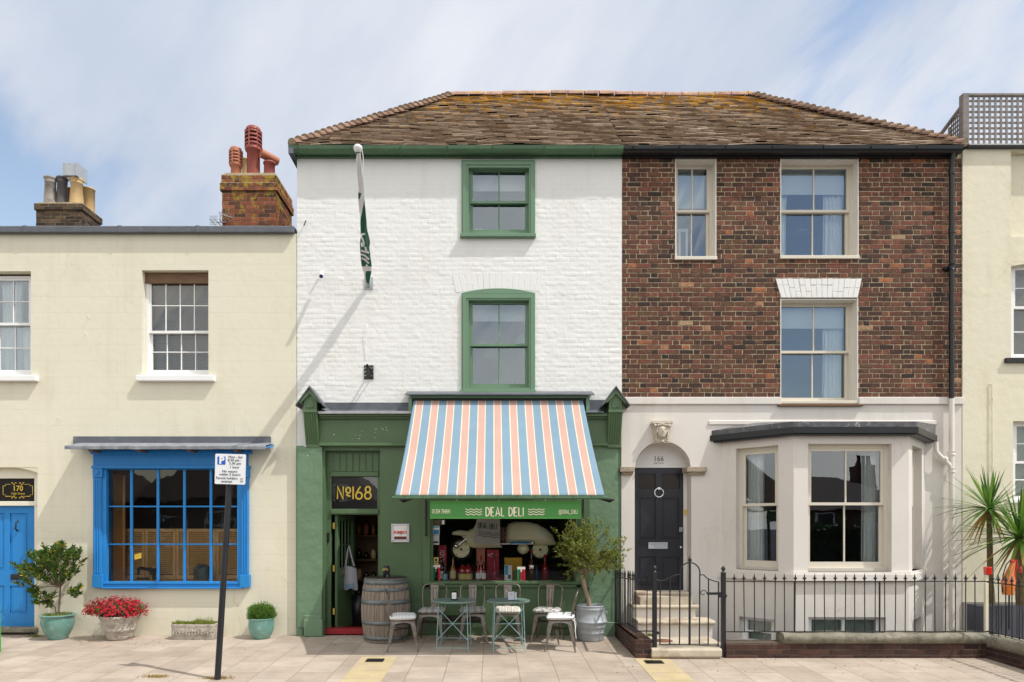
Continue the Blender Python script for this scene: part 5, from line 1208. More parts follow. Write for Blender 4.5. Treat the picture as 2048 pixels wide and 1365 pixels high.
x2 = X(1872,.12); z2 = Z(885,.12)
mb.tube([(x2,-.12,z2),(x2,-.12,Z(902,.12)),(x2+.03,-.12,Z(908,.12)),(X(1898,.1),-.10,Z(930,.1)),(xp,-qp,Z(938,.09))], .032, 10); mb.tube([(X(1886,.1),-.11,Z(916,.1)),(X(1891,.1),-.11,Z(921,.1))], .042, 10)
mb.build('white_rain_pipe', offwhite_r, HR)

# ================================================================== yellow house (far right)
HY = thing('terraced_house', 'pale yellow rendered house at the right edge with a trellised roof terrace', 'house', (9, 0, 0))
zty = Z(300); wy1 = (X(2020), 9.7, Z(716), Z(525)); wy2 = (X(2024), 9.7, Z(1000), Z(843)); rec = (X(2020), 9.7, Z(475), Z(303))
mb = MB(); panel(mb, XE+.002, 12, Z(1204), zty, [wy1, wy2, rec], -.02, T); mb.box(rec[0]-.1, 9.8, .10, .3, rec[2]-.1, rec[3]+.1); mb.box(XE, 12, T, 5, -1, zty-.1)
arch_fill(mb, wy1[0]-.001, wy1[1], wy1[3]+.001, lambda x: wy1[3]-.07+.07*math.sin(min((x-wy1[0])/.62, 1)*math.pi/2)-.0, -.019, .2, 12)
mb.build('wall', yellow, HY)
mb = MB(); mb.box(XE+.003, 12, -.035, T, -1, Z(1204)); mb.build('wall_plinth', M('grey plinth render', (.27,.25,.22), .85, var=.1, bump=.3), HY)
mb = MB(); mb.box(XE+.04, 12, -.10, .5, zty-.002, Z(287,.1)); mb.build('parapet_coping', M('dark lead coping', (.045,.048,.055), .5, var=.4, vs=5, bump=.3, bs=10), HY, bevel=.02, seg=2)
for (a, py0, py1, meet, hr, col_) in ((2018, 532, 717, 615, 2, 3), (2021, 845, 1002, 925, 2, 3)):
    wn, g = sash(HY, a+3, 2150, py0, py1, meet, .10, 4, hr, hr, white, m_glass, fw=.05, sw=.035, bot=.05, mw=.018, rm=paleroom)
    mb = MB()
    if py0 < 600:
        for i in range(60):
            z = g[3]-i*.03
            if z > g[2]: mb.add([(g[0]-.03,.31,z),(g[1]+.03,.31,z),(g[1]+.03,.328,z-.02),(g[0]-.03,.328,z-.02)], [(0,1,2,3)])
        mb.build('slatted_blind', slatm, wn)
        mb = MB(); mb.pb(2013, 2300, 716, 725, 0, .07); mb.build('window_sill', black, wn)
    else:
        curtain(mb, g[0], g[1], g[2], g[3], .3, 9, .01); mb.build('curtain', M('green net', (.35,.42,.36), .9), wn)
        mb = MB(); mb.pb(2017, 2300, 1000, 1006, 0, .06); mb.build('window_sill', white, wn)
mb = MB(); x = X(1984,.04); mb.tube([(X(1979,.04),-.03,Z(768,.04)),(x,-.045,Z(769,.04)),(x,-.045,Z(975,.04))], .008, 7)
for py in (800, 870, 935): mb.tube([(x,-.045,Z(py)-.015),(x,-.045,Z(py)+.015)], .013, 7)
mb.build('wall_cable', yellow, HY)
# trellis on the terrace
TR = thing('trellis', 'weathered wooden trellis screen on the roof terrace of the yellow house', 'trellis', (X(1930,.02), 0, Z(287)))
q = .02; zb_, zt_ = Z(291,q), Z(187,q); xa = X(1925,q)
mb = MB(); mb.box(xa, xa+.10, -.03, .07, zb_-.05, zt_); mb.build('post', wood_grey, TR, bevel=.006)
mb = MB(); mb.box(xa+.1, 9.7, -.025, .03, zt_-.04, zt_+.0); mb.build('top_rail', wood_grey, TR, bevel=.005)
mb = MB(); px = 1947
while px < 2220: mb.box(X(px,q)-.017, X(px,q)+.017, -.01, .0, zb_-.05, zt_-.03); px += 11.2
mb2 = mb; py = 201
while py < 290: mb.box(xa+.1, 9.7, .0, .010, Z(py,q)-.016, Z(py,q)+.016); py += 10.9
mb.build('lattice', wood_grey, TR)
mb = MB(); ra, rb = zt_-.14, Z(282,-.72)
y1 = .72
mb.add([(xa+.02,.07,ra),(xa+.06,.07,ra),(xa+.06,y1,rb),(xa+.02,y1,rb),(xa+.02,.07,ra-.05),(xa+.06,.07,ra-.05),(xa+.06,y1,rb-.05),(xa+.02,y1,rb-.05)], [(0,1,2,3),(7,6,5,4),(0,3,7,4),(1,5,6,2)])
mb.box(xa+.02, xa+.06, .32, .36, zb_, ra-.2); 
for k in range(5):
    yy = .10+k*.045; mb.box(xa+.03, xa+.04, yy, yy+.02, zb_, ra-(yy-.07)*(ra-rb)/(y1-.07))
for k in range(8):
    zz = zb_+.02+k*.075
    if zz < ra-.1: mb.box(xa+.03, xa+.04, .07, min(.33, .07+(ra-zz)/(ra-rb)*(y1-.07)), zz, zz+.02)
mb.build('raking_side', wood_grey, TR)
# ================================================================== low walls and railings
def coursed(name, x0, x1, y0, y1, z0, z1, mats, label, cat, h=.072, lg=.215):
    mb = MB(); mb.box(x0, x1, y0, y1, z0, z1-.003, mi=1)
    z = z0; r = 0
    while z < z1-.02:
        zt = min(z+h-.010, z1)
        for side in range(2):
            a0, a1 = (x0, x1) if side == 0 else (y0, y1); s = a0-(.1 if r % 2 else 0)
            while s < a1:
                u0, u1 = max(s, a0), min(s+lg-.010, a1)
                if u1-u0 > .02:
                    t = R.uniform(.002, .007)
                    if side == 0: mb.box(u0-(t if u0 == a0 else 0), u1+(t if u1 == a1 else 0), y0-t, y1 if z1-zt < .01 else y0+.05, z, zt)
                    else:
                        mb.box(x0-t, x0+.05, u0, u1, z, zt); mb.box(x1-.05, x1+t, u0+.003, u1-.003, z, zt-.002)
                s += lg
        z += h; r += 1
    return tag(mb.build(name, mats, None, bevel=.003), label, cat)
q0, q1 = 1.42, 1.64
coursed('low_wall', 1.945, 2.165, -q1, -.06, -.06, .205, [plinthbrick, dark_mortar], 'low dark brick wall carrying the side railing beside the zinc planter', 'wall')
PW = coursed('low_wall', X(1453,q1), 6.95, -q1, -q1+.22, -.07, .165, [plinthbrick, dark_mortar], 'low dark brick wall under the long front railing of the bay window house', 'wall')
mb = MB(); n = 60
def bull(mb, a, b, y0, y1, z0, z1, n=40):
    pr = lambda d, e: [(y1,z0)]+[(y0+.01+d,z0)]+[(y0+.06-.07*math.cos(k*math.pi/10)+d, z0+.03+(z1-z0-.03)*math.sin(k*math.pi/10)**.7+e) for k in range(1,6)]+[(y1,z1+e)]
    vs = []; m = len(pr(0, 0))
    for i in range(n+1):
        x = a+(b-a)*i/n; d = .006*math.sin(x*7)+R.uniform(-.004,.004); vs += [(x, y, z) for y, z in pr(d, d*.8)]
    mb.add(vs, [(i*m+k, (i+1)*m+k, (i+1)*m+(k+1) % m, i*m+(k+1) % m) for i in range(n) for k in range(m)], True); mb.add(vs[:m], [tuple(range(m))]); mb.add(vs[-m:], [tuple(range(m-1,-1,-1))])
bull(mb, X(1566,q1), 6.75, -q1-.04, -q1+.24, .155, .285, 60)
mb.build('coping_stone', coping, PW, bevel=0)
x9 = X(1972,q1)
PS = coursed('low_wall', x9, x9+.24, -4.2, -q1-.001, -.16, .10, [plinthbrick, dark_mortar], 'dark mossy kerb wall running towards the street at the right edge of the picture', 'wall')
mb = MB(); bull(mb, 1.60, 4.2, -.12, .14, .10, .27, 40)
mb.xf(Matrix.Translation((x9+.12, 0, 0)) @ Matrix.Rotation(-math.pi/2, 4, 'Z')); mb.build('coping_stone', coping, PS)

def bar_mesh(z0, z1, fin='fleur', s=1.0):
    mb = MB(); mb.tube([(0,0,z0),(0,0,z1)], .0075*s, 6)
    if fin == 'fleur':
        zf = z1-.02; mb.lathe([(.010,0),(.015,.006),(.010,.014),(.008,.03),(.016,.045),(.013,.06),(.003,.105),(0,.125)], 0, 0, zf, 8)
        for sx in (-1, 1): mb.tube([(0,0,zf+.03),(sx*.018,0,zf+.045),(sx*.030,0,zf+.058)], [.008,.007,.002], 5)
    else: mb.lathe([(.009,0),(.013,.008),(.008,.02),(.013,.035),(.002,.11)], 0, 0, z1-.02, 6)
    return mb
def place_bars(parent, proto, pts):
    oz = ORG[parent.name]
    for i, (x, y, z, sz) in enumerate(pts):
        o = proto if i == 0 else proto.copy()
        if i: COL.objects.link(o)
        o.parent = parent; o.location = (x-oz[0], y-oz[1], z-oz[2]); o.scale = (1, 1, sz); o.rotation_euler = (R.uniform(-.008,.008), R.uniform(-.01,.01), 0)
FR = thing('railing', 'long black iron railing with fleur finials in front of the bay window', 'railing', (5, -1.53, 0))
zr0, zr1 = .292, .985; y = -1.53; xa, xb = X(1452,1.53), X(1976,1.53)
mb = MB(); mb.box(xa, xb, y-.016, y+.016, zr1-.006, zr1+.006); mb.build('top_rail', iron, FR)
mb = MB(); mb.box(xa, xb, y-.016, y+.016, zr0-.006, zr0+.006)
for px in (1589, 1759): mb.tube([(X(px,1.53),y,.2),(X(px,1.53),y,zr1)], .013, 6)
mb.build('bottom_rail', iron, FR)
pts = []; px = 1469
while px < 1960: pts.append((X(px,1.53), y, 0, 1)); px += 20.05
place_bars(FR, bar_mesh(zr0-.005, 1.0).build('railing_bar', iron, FR, world=False), pts)
SR = thing('railing', 'short black side railing with plain spikes beside the zinc planter and olive tree', 'railing', (1.99, -.8, 0))
xs_ = 1.975
mb = MB()
for za, zb2 in ((.935, 1.005), (.252, .30)):
    mb.add([(xs_-.016,-.02,za-.006),(xs_+.016,-.02,za-.006),(xs_+.016,-.02,za+.006),(xs_-.016,-.02,za+.006),(xs_-.016,-1.52,zb2-.006),(xs_+.016,-1.52,zb2-.006),(xs_+.016,-1.52,zb2+.006),(xs_-.016,-1.52,zb2+.006)], [(0,1,2,3),(7,6,5,4),(3,2,6,7),(1,0,4,5),(0,3,7,4),(2,1,5,6)])
    mb.box(xs_, X(1306,1.55), -1.536, -1.504, zb2-.006, zb2+.006)
mb.build('rails', iron, SR)
pts = [(xs_, -.09-i*.119, .06*(.09+i*.119)/1.5-.045, 1.0) for i in range(13)]+[(X(1293,1.52), -1.52, .015, 1)]
place_bars(SR, bar_mesh(.25, 1.02, 'spike').build('railing_bar', iron, SR, world=False), pts)
mb = MB(); mb.tube([(xs_-.01,-.05,.22),(xs_-.01,-.05,1.28)], .014, 6); mb.tube([(xs_-.01,-.05,1.28),(xs_-.07,-.06,1.36),(xs_-.02,-.08,1.42),(xs_+.03,-.08,1.34)], .010, 5)
for k in range(5): mb.ball((xs_+.0+.012*math.sin(k*2), -.06, 1.05+k*.06), (.02,.02,.028), 6, 4)
mb.build('ornate_end_post', iron, SR)
YR = thing('railing', 'dense black iron railing running towards the street at the right edge', 'railing', (x9+.12, -2.4, 0))
mb = MB(); xr_ = x9+.10
for z in (.30, .975): mb.box(xr_-.016, xr_+.016, -4.1, -1.53, z-.006, z+.006)
mb.build('rails', iron, YR); place_bars(YR, bar_mesh(.26, 1.0, 'fleur').build('railing_bar', iron, YR, world=False), [(xr_, -1.62-i*.118, 0, 1) for i in range(20)])
# gate
qg = 1.58; GT = thing('garden_gate', 'black iron garden gate with an arched centre between two square posts', 'gate', (X(1378,qg), -qg, 0))
def post(px, pyt):
    x = X(px,qg); zt = Z(pyt,qg); mb = MB(); mb.box(x-.028, x+.028, -qg-.028, -qg+.028, -.06, zt-.075)
    mb.lathe([(.028,0),(.02,.01),(.012,.02),(.026,.035),(.03,.05),(.022,.07),(.005,.09),(0,.093)], x, -qg, zt-.076, 12)
    return mb.build('gate_post', iron, GT, bevel=.003)
post(1309, 1133); post(1446.5, 1134)
mb = MB(); zb_ = Z(1289.5,qg)
zx = lambda p: (X(p[0],qg), -qg, Z(p[1],qg))
mb.tube([zx((1319,1289.5)), zx((1438,1290.5))], .010, 6); mb.build('bottom_rail', iron, GT); mb = MB()
cur = [(1313,1162),(1322,1162.5),(1332,1160),(1342,1155),(1350,1150.5),(1355,1150),(1360,1150)]
mb.tube([zx(p) for p in cur], .009, 6)
mb.tube([zx((1359.7+0*a, 1152)) if a == 0 else zx((1379.7-20*math.cos(a*math.pi/12), 1146-20.5*math.sin(a*math.pi/12))) for a in range(13)]+[zx((1400,1152))], .010, 6)
mb.tube([zx(p) for p in [(1400,1150),(1407,1150),(1413,1156),(1422,1160.5),(1430,1163),(1438,1164.5)]], .009, 6)
fg = mb.build('gate_frame', iron, GT)
mb = MB()
tops = {1320.5:1162,1340:1156,1359.7:1150,1399.5:1150,1417:1159,1437:1164}
for px, t in tops.items(): mb.tube([zx((px-.8,1289.5)), zx((px,t))], .0095, 6)
mb.tube([zx((1379,1290)), zx((1379.6,1124))], .016, 8); x = X(1379.7,qg); zt = Z(1126,qg); mb.lathe([(.018,0),(.012,.012),(.024,.028),(.027,.045),(.018,.062),(.004,.085),(0,.088)], x, -qg, zt, 12); mb.ball(zx((1379.3,1236)), .02, 8, 6)
mb.build('gate_bars', iron, GT)
mb = MB(); mb.box(X(1414,qg), X(1443,qg), -qg-.02, -qg+.01, Z(1190,qg), Z(1185,qg)); mb.box(X(1437,qg), X(1452,qg), -qg-.035, -qg+.035, Z(1195,qg), Z(1189,qg))
mb.tube([zx((1414-.0,1187.5)), zx((1411,1182)), zx((1407,1180.5)), zx((1402.5,1183)), zx((1401.5,1187)), zx((1404,1190.5)), zx((1408,1189.5)), zx((1408.5,1187))], .006, 6); mb.build('latch', iron, GT)
mb = MB(); mb.ball(zx((1316,1265)), .016, 8, 6); mb.tube([zx((1313,1268)), zx((1319,1268))], .01, 6); mb.tube([zx((1313,1161)), zx((1318,1161))], .012, 6); mb.build('hinge', iron, GT)

# ================================================================== wall fittings
FP = thing('flagpole', 'angled wall flagpole with a rolled dark green and white flag round it', 'flagpole', (X(737,.03), 0, Z(575)))
tipq = 1.8; p0 = Vector((X(737), -.04, Z(572))); p1 = Vector((X(716,tipq), -tipq, Z(297,tipq)))
mb = MB(); mb.tube([p0, p1], .022, 10); mb.build('pole', white, FP)
mb = MB(); mb.ball(tuple(p1), (.060,.060,.048), 14, 10); mb.lathe([(.028,-.06),(.05,-.035),(.058,-.01)], p1.x, p1.y, p1.z, 14); mb.tube([(p1.x+.05,p1.y,p1.z),(p1.x+.065,p1.y+.03,p1.z-.12),(p1.x+.06,p1.y+.08,p1.z-.25)], .006, 5); mb.build('pole_knob', plastic_w, FP)
mb = MB(); mb.pb(728, 746, 555, 579, -.0, .018); mb.tube([(p0.x,-.0,p0.z-.02),(p0.x,-.12,p0.z+.06)], .034, 10)
for px in (730.5, 743.5):
    for py in (558.5, 576): mb.ball((X(px,.02),-.02,Z(py,.02)), .009, 6, 4)
mb.build('wall_plate', zinc, FP)
fgreen = M('flag dark green', (.010,.085,.050), .7, var=.1); fwhite = M('flag white', (.72,.72,.71), .8, var=.04)
dv = (p1-p0); t_ = dv.normalized(); a_ = t_.cross(Vector((0,0,1))).normalized(); b_ = a_.cross(t_).normalized(); ln = dv.length
mb = MB(); n, m = 260, 96; vs = []; mi = []
for i in range(n+1):
    u = i/n; s = .06+u*(ln-.10)
    rad0 = .034+.036*math.exp(-((u-.33)/.20)**2)+.012*math.exp(-((u-.12)/.08)**2)
    for k in range(m):
        an = 2*math.pi*k/m; fold = .35*math.sin(an*2+u*11)+.22*math.sin(an*3-u*17)+.12*math.sin(an*5+u*23)
        r = rad0*(1+fold*.55); c = p0+t_*s+b_*(-.022*math.exp(-((u-.35)/.22)**2)); vs.append(c+a_*math.cos(an)*r+b_*math.sin(an)*r)
fl = MB(); fl.v = [tuple(v) for v in vs]
def seg_d(p, a, b):
    ax, ay = a; bx, by = b; dx, dy = bx-ax, by-ay; t = max(0, min(1, ((p[0]-ax)*dx+(p[1]-ay)*dy)/(dx*dx+dy*dy))); return math.hypot(p[0]-ax-t*dx, p[1]-ay-t*dy)
GLY = [[(729,469),(724,470),(722.5,474),(726,480),(728,486),(727.5,492),(724.5,493),(723.5,488)], [(724,503),(736,506)], [(724,510),(730,512),(737,519)], [(725,518),(730,520),(737,527)], [(731,496),(733,502)]]
for i in range(n):
    for k in range(m):
        u = i/n; an = k/m
        V_ = Vector(vs[i*m+k]); wob_ = 1.9
        ph = (an*1.0+u*2.1) % 1
        w = .92 if u > .72 else (.42+.22*math.sin((u-.42)*14) if u > .42 else .12)
        if u < .13: w = .62
        ppx, ppy = CX+V_.x*F/(D+V_.y), CY-(V_.z-EYE)*F/(D+V_.y)
        lit = False
        if 466 < ppy < 530 and math.sin(2*math.pi*an) < .1:
            w = 0; lit = min(seg_d((ppx, ppy), g_[j_], g_[j_+1]) for g_ in GLY for j_ in range(len(g_)-1)) < wob_
        isw = ph < w
        if 534 < ppy < 543: isw = True
        if lit: isw = True
        fl.f.append([i*m+k, (i+1)*m+k, (i+1)*m+(k+1) % m, i*m+(k+1) % m]); fl.sm.append(True); fl.mi.append(1 if isw else 0)
fg_ = fl.build('rolled_flag', [fgreen, fwhite], FP)
# part of the flag lettering on the outer fold: curved strokes
CM = thing('security_camera', 'small white bullet security camera high on the white brick wall', 'camera', (X(645), 0, Z(550)))
mb = MB(); mb.tube([(X(646),0,Z(545)),(X(645),-.10,Z(546))], .016, 8); c0, c1_ = Vector((X(644,.12),-.12,Z(545,.12))), Vector((X(642.5,.27),-.27,Z(553,.27))); mb.tube([c0, c0+(c1_-c0)*.85, c1_], [.028,.032,.034], 12); mb.build('housing', plastic_w, CM)
mb = MB(); d_ = (c1_-c0).normalized(); mb.tube([c1_-d_*.01, c1_+d_*.012], .026, 12); mb.build('lens', M('navy lens', (.02,.03,.16), .2), CM)
BR = thing('wall_bracket', 'black iron bracket plate bolted to the white brick under the flagpole', 'bracket', (X(737), 0, Z(745)))
mb = MB(); mb.pb(728, 747, 731, 759, .0, .015); mb.build('plate', iron, BR)
mb = MB(); x = X(736,.3); mb.tube([(x,-.02,Z(752)),(x,-.06,Z(740)),(x,-.36,Z(733,.36)),(x,-.36,Z(729,.36)+.0)], .017, 8); mb.tube([(x,-.02,Z(757)),(x,-.3,Z(737,.3))], .012, 8); mb.build('arm', iron, BR)
mb = MB()
for k in range(3):
    for px in (730.5, 743.5): mb.tube([(X(px-1.5,.02),-.02,Z(738+k*7.5,.02)),(X(px+1.5,.02),-.024,Z(736+k*7.5,.02))], .008, 6)
mb.build('bolt', zinc, BR)
mb = MB(); x, z = X(734), Z(655); mb.tube([(x-.03,-.012,z+.04),(x+.01,-.03,z+.025),(x+.02,-.05,z-.01),(x+.0,-.04,z-.03),(x-.002,-.03,z-.25),(x-.003,-.02,Z(716))], .0045, 5); tag(mb.build('loose_cable', white), 'thin white cable dangling on the white brick above the black bracket', 'cable')
mb = MB(); x, z = X(611), Z(449); mb.tube([(x-.02,-.01,z-.02),(x,-.04,z-.005),(x+.01,-.06,z),(x+.03,-.07,z+.03)], .008, 5); tag(mb.build('wall_hook', iron), 'small rusty hook in the white brick near the lead parapet', 'hook')
PQ = thing('wall_plaque', 'square brushed metal plaque reading KIMBO on the green wall', 'sign', (X(800), -.03, Z(1067)))
mb = MB(); mb.pb(782.5, 818.5, 1048, 1085, .05, .06); mb.build('backplate', M('brushed plate', (.62,.61,.66), .35, metal=.3), PQ, bevel=.003)
mb = MB(); mb.pb(788.5, 813, 1053, 1079, .06, .064); mb.build('white_panel', paper, PQ)
mb = MB(); mb.pb(788.5, 813, 1073.5, 1079, .063, .068); mb.build('brown_band', M('plaque brown', (.14,.03,.02), .5), PQ)
text('lettering', 'KIMBO', X(800.7,.07), Z(1065.5,.07), -.0665, .06, M('plaque red', (.6,.02,.02), .5), PQ, 1.15, bold=.002)
text('small_lettering', 'CAFFÈ', X(800.7,.07), Z(1069.8,.07), -.0665, .018, txt, PQ); text('emblem', '8', X(809,.07), Z(1058,.07), -.0665, .045, gold, PQ, .8)
mb = MB()
for px in (785.5, 815.5):
    for py in (1051.5, 1081.5): mb.ball((X(px,.06), -.062, Z(py,.06)), .011, 8, 5)
mb.build('screw', zinc, PQ)

# ================================================================== parking sign
qs = 2.78; ps = Vector((X(434.5,qs), -qs, gz(qs)-.05)); pt = Vector((X(462.5,qs-.1), -qs+.10, Z(912,qs-.1)))
PK = thing('parking_sign', 'white parking restriction sign on a leaning black post', 'sign', (ps.x, ps.y, gz(qs)))
mb = MB(); mb.tube([ps, pt], .036, 14); mb.build('post', M('post black paint', (.016,.017,.022), .4, var=.2), PK)
lean = math.atan2(pt.x-ps.x, pt.z-ps.z)-.02
cx, cz, yq = X(461.7,qs-.05), Z(939,qs-.05), -qs+.04
mtS = Matrix.Translation((cx, yq, cz)) @ Matrix.Rotation(lean, 4, 'Y')
def rrect(w, h, r, n=5):
    o = []
    for sx, sz, a0 in ((1,-1,-90),(1,1,0),(-1,1,90),(-1,-1,180)):
        for i in range(n+1):
            a = rad(a0+90*i/n); o.append((sx*(w/2-r)+r*math.cos(a), sz*(h/2-r)+r*math.sin(a)))
    return o
mb = MB(); mb.prism(rrect(.365,.362,.015), -.008, .0); mb.xf(mtS); mb.build('plate', M('sign white', (.82,.83,.85), .35, var=.01), PK)
mb = MB(); mb.box(-.12,.12,.0,.012,.10,.12); mb.box(-.12,.12,.0,.012,-.12,-.10); mb.xf(mtS); mb.build('clip', zinc, PK)
W_ = .365/62.; 
def sp(px, py): return ((px-461.7)*W_, (939-py)*W_)
def stext(nm, body, px, py, size, mat, sx=1, bold=.0):
    lx, lz = sp(px, py); v = mtS @ Vector((lx, -.0105, lz)); return text(nm, body, v.x, v.z, v.y, size, mat, PK, sx, bold=bold, rot=-lean)
mb = MB(); lx, lz = sp(443.5, 922); mb.prism([(lx+a, lz+b) for a, b in rrect(.098,.098,.008)], -.0095, -.006); mb.xf(mtS); mb.build('blue_square', M('sign blue', (.01,.12,.52), .4), PK)
stext('parking_letter', 'P', 444, 922, .115, M('sign letter white', (.85,.85,.85), .4), 1.0, .006)
sgt = M('sign lettering', (.06,.06,.07), .5, var=0)
for s, px, py in (('Mon - Sat', 472, 914.3), ('8.30 am -', 470.5, 920.7), ('5.30 pm', 471.5, 927.3), ('1 hour', 470.5, 935), ('No return', 461, 943.6), ('within 2 hours', 461.5, 950), ('Permit holders', 455.5, 957.5), ('exempt', 455.5, 964)): stext('lettering', s, px, py, .041, sgt, 1.06)
mb = MB(); lx, lz = sp(485.5, 961); mb.box(lx-.017, lx+.017, -.0095, -.008, lz-.022, lz+.022); mb.xf(mtS); mb.build('permit_symbol', sgt, PK)
mb = MB(); mb.box(lx-.013, lx-.003, -.0110, -.0095, lz-.016, lz+.016); mb.box(lx+.003, lx+.013, -.0110, -.0095, lz-.016, lz+.016); mb.xf(mtS); mb.build('permit_bars', paper, PK)
# green A board at the left edge
qa = 1.17; AB = thing('pavement_board', 'edge of a green folding pavement board at the far left', 'signboard', (X(-30,qa), -qa, gz(qa)))
mb = MB(); xr = X(11,qa); zb_ = gz(qa); zt_ = .62
mb.add([(xr-.62,-qa-.16,zb_),(xr,-qa-.10,zb_),(xr-.16,-qa+.10,zt_),(xr-.55,-qa+.06,zt_),(xr-.62,-qa-.14,zb_),(xr,-qa-.08,zb_),(xr-.16,-qa+.12,zt_),(xr-.55,-qa+.08,zt_)], [(0,1,2,3),(7,6,5,4),(1,5,6,2),(0,3,7,4),(3,2,6,7)])
mb.build('front_panel', M('board green', (.05,.30,.06), .45), AB)
mb = MB(); mb.add([(xr-.75,-qa+.30,zb_),(xr-.32,-qa+.30,zb_),(xr-.30,-qa+.12,zt_),(xr-.60,-qa+.09,zt_)], [(0,1,2,3)]); mb.build('rear_panel', bpy.data.materials['board green'], AB)

# ================================================================== plants helpers
def leaf(mb, p, d, ln, wd, up=None, fold=.2, mi=0):
    d = d.normalized(); up = up or Vector((R.uniform(-1,1),R.uniform(-1,1),R.uniform(-1,1))); s = d.cross(up)
    if s.length < 1e-3: return
    s.normalize(); n = s.cross(d)
    mb.add([p, p+d*ln*.45+s*wd/2+n*wd*fold, p+d*ln, p+d*ln*.45-s*wd/2+n*wd*fold], [(0,1,2,3)], mi=mi)
def tree_branches(mb, base, targets, r0, wob=.05):
    for tg, r in targets:
        m = 6; pts = []
        for i in range(m+1):
            t = i/m; p = Vector(base).lerp(Vector(tg), t)+Vector((R.uniform(-1,1),R.uniform(-1,1),R.uniform(-1,1)))*wob*math.sin(math.pi*t)*.6; pts.append(p)
        mb.tube(pts, [r*(1-.75*i/m) for i in range(m+1)], 6)
def twigs(wood, leaves, base, n, lenr, spread, lleaf, wleaf, per, rt=.004, upb=.3):
    for i in range(n):
        pass
# ---- olive tree in the zinc planter
px_, qz = X(1181,.36), .36; z0 = gz(qz)
ZP = thing('planter', 'round ribbed zinc planter holding the olive tree', 'planter', (px_, -qz, z0))
mb = MB(); pr = [(.0,.0),(.195,.0),(.20,.015),(.205,.11),(.213,.118),(.207,.126),(.225,.20),(.233,.208),(.228,.216),(.250,.275),(.262,.287),(.250,.298),(.215,.47),(.223,.480),(.217,.49),(.214,.52),(.222,.53),(.214,.54),(.195,.535),(.19,.47)]
mb.lathe(pr, px_, -qz, z0, 48); mb.build('tub', zinc, ZP)
mb = MB(); mb.lathe([(0,.48),(.19,.475)], px_, -qz, z0, 24); mb.build('soil', soil, ZP)
mb = MB(); 
for sx in (-1, 1): mb.tube([(px_+sx*.215,-qz-.02,z0+.44),(px_+sx*.25,-qz-.03,z0+.44),(px_+sx*.25,-qz-.03,z0+.40)], .006, 5)
mb.build('handle', zinc, ZP)
OT = thing('olive_tree', 'small olive tree with a bare leaning trunk growing in the zinc planter', 'tree', (px_, -qz, z0+.48))
mb = MB(); fk = Vector((X(1164,.36), -qz, Z(1150,.36)))
mb.tube([(px_-.01,-qz,z0+.42),(px_-.03,-qz,z0+.62),(px_-.085,-qz-.01,z0+.80),fk], [.042,.034,.030,.036], 10)
cc_ = Vector((X(1179,.36), -qz-.02, Z(1098,.36))); tips = []
for i in range(26):
    a = R.uniform(0, 2*math.pi); e = R.uniform(-.35, 1.2)
    tg = cc_+Vector((math.cos(a)*math.cos(e)*.40, math.sin(a)*math.cos(e)*.30, math.sin(e)*.36-.0)); tips.append(tg)
tree_branches(mb, fk, [(fk.lerp(t, .8), .010) for t in tips], 0, .12)
mb.build('trunk', bark, OT)
lv = MB(); tw_ = MB()
clumps = []
for t in tips:
    for j in range(int(R.choice([10, 17, 26, 34]))):
        c = fk.lerp(t, R.uniform(.40, 1.10))+Vector((R.gauss(0,.085),R.gauss(0,.07),R.gauss(0,.075))); clumps.append(c)
for px, py in ((1112,1062),(1120,1080),(1178,1044),(1174,1050),(1214,1066),(1238,1128),(1243,1134),(1225,1110),(1128,1130),(1134,1145),(1225,1135),(1232,1090),(1150,1060),(1196,1055),(1210,1160),(1190,1150),(1140,1155)): clumps.append(Vector((X(px,.38), -.38+R.uniform(-.1,.1), Z(py,.38))))
for c in clumps:
    out = (c-cc_+Vector((0,0,.05))); out = out.normalized() if out.length > .01 else Vector((0,0,1))
    dr = (out*.7+Vector((R.uniform(-.5,.5),R.uniform(-.5,.5),R.uniform(-.1,.8)))).normalized(); ln = R.uniform(.07,.14)
    a0 = c-dr*ln*.5; a1 = c+dr*ln*.6; tw_.tube([a0-dr*.05, a0, a1], [.003,.0025,.0012], 4)
    for k in range(15):
        p = a0.lerp(a1, R.random()); d = (dr*.6+Vector((R.uniform(-1,1),R.uniform(-1,1),R.uniform(-.8,1)))).normalized(); leaf(lv, p, d, R.uniform(.036,.064), R.uniform(.013,.020))
tw_.build('twigs', bark2, OT); lv.build('crown', leaf_olive, OT)

# ---- pots at the cream wall
def pot_thing(px, q, prof, mat, name, label, cat, soilz, soilr, n=36, wob=None):
    x = X(px,q); z = gz(q); o = thing(name, label, cat, (x,-q,z)); mb = MB(); mb.lathe(prof, x, -q, z, n, wob=wob); mb.build('bowl', mat, o)
    mb = MB(); mb.lathe([(0,soilz+.01),(soilr,soilz)], x, -q, z, 20); mb.build('soil', soil, o); return o, x, -q, z
def moss_patch(mb, x, y, z, rx, ry, n, h=.04):
    for _ in range(n):
        a = R.uniform(0, 2*math.pi); r = math.sqrt(R.random()); p = Vector((x+rx*r*math.cos(a), y+ry*r*math.sin(a), z+R.uniform(-.005,.01))); leaf(mb, p, Vector((R.uniform(-.5,.5),R.uniform(-.5,.5),1)), R.uniform(.4,1.2)*h, .006)
o, x, y, z = pot_thing(116, .3, [(0,0),(.125,0),(.13,.01),(.19,.12),(.232,.24),(.225,.33),(.222,.35),(.25,.362),(.255,.375),(.245,.385),(.215,.37),(.20,.33)], tealpot, 'plant_pot', 'large teal glazed pot beside the blue front door', 'plant pot', .35, .21)
mb = MB(); moss_patch(mb, x, y, z+.35, .2, .2, 420, .07)
tag(mb.build('moss', moss), 'bright moss and grass covering the soil of the large teal pot', 'moss')['kind'] = 'stuff'
BT = thing('shrub', 'open branched green shrub with a few yellow leaves in the large teal pot', 'shrub', (x, y, z+.35))
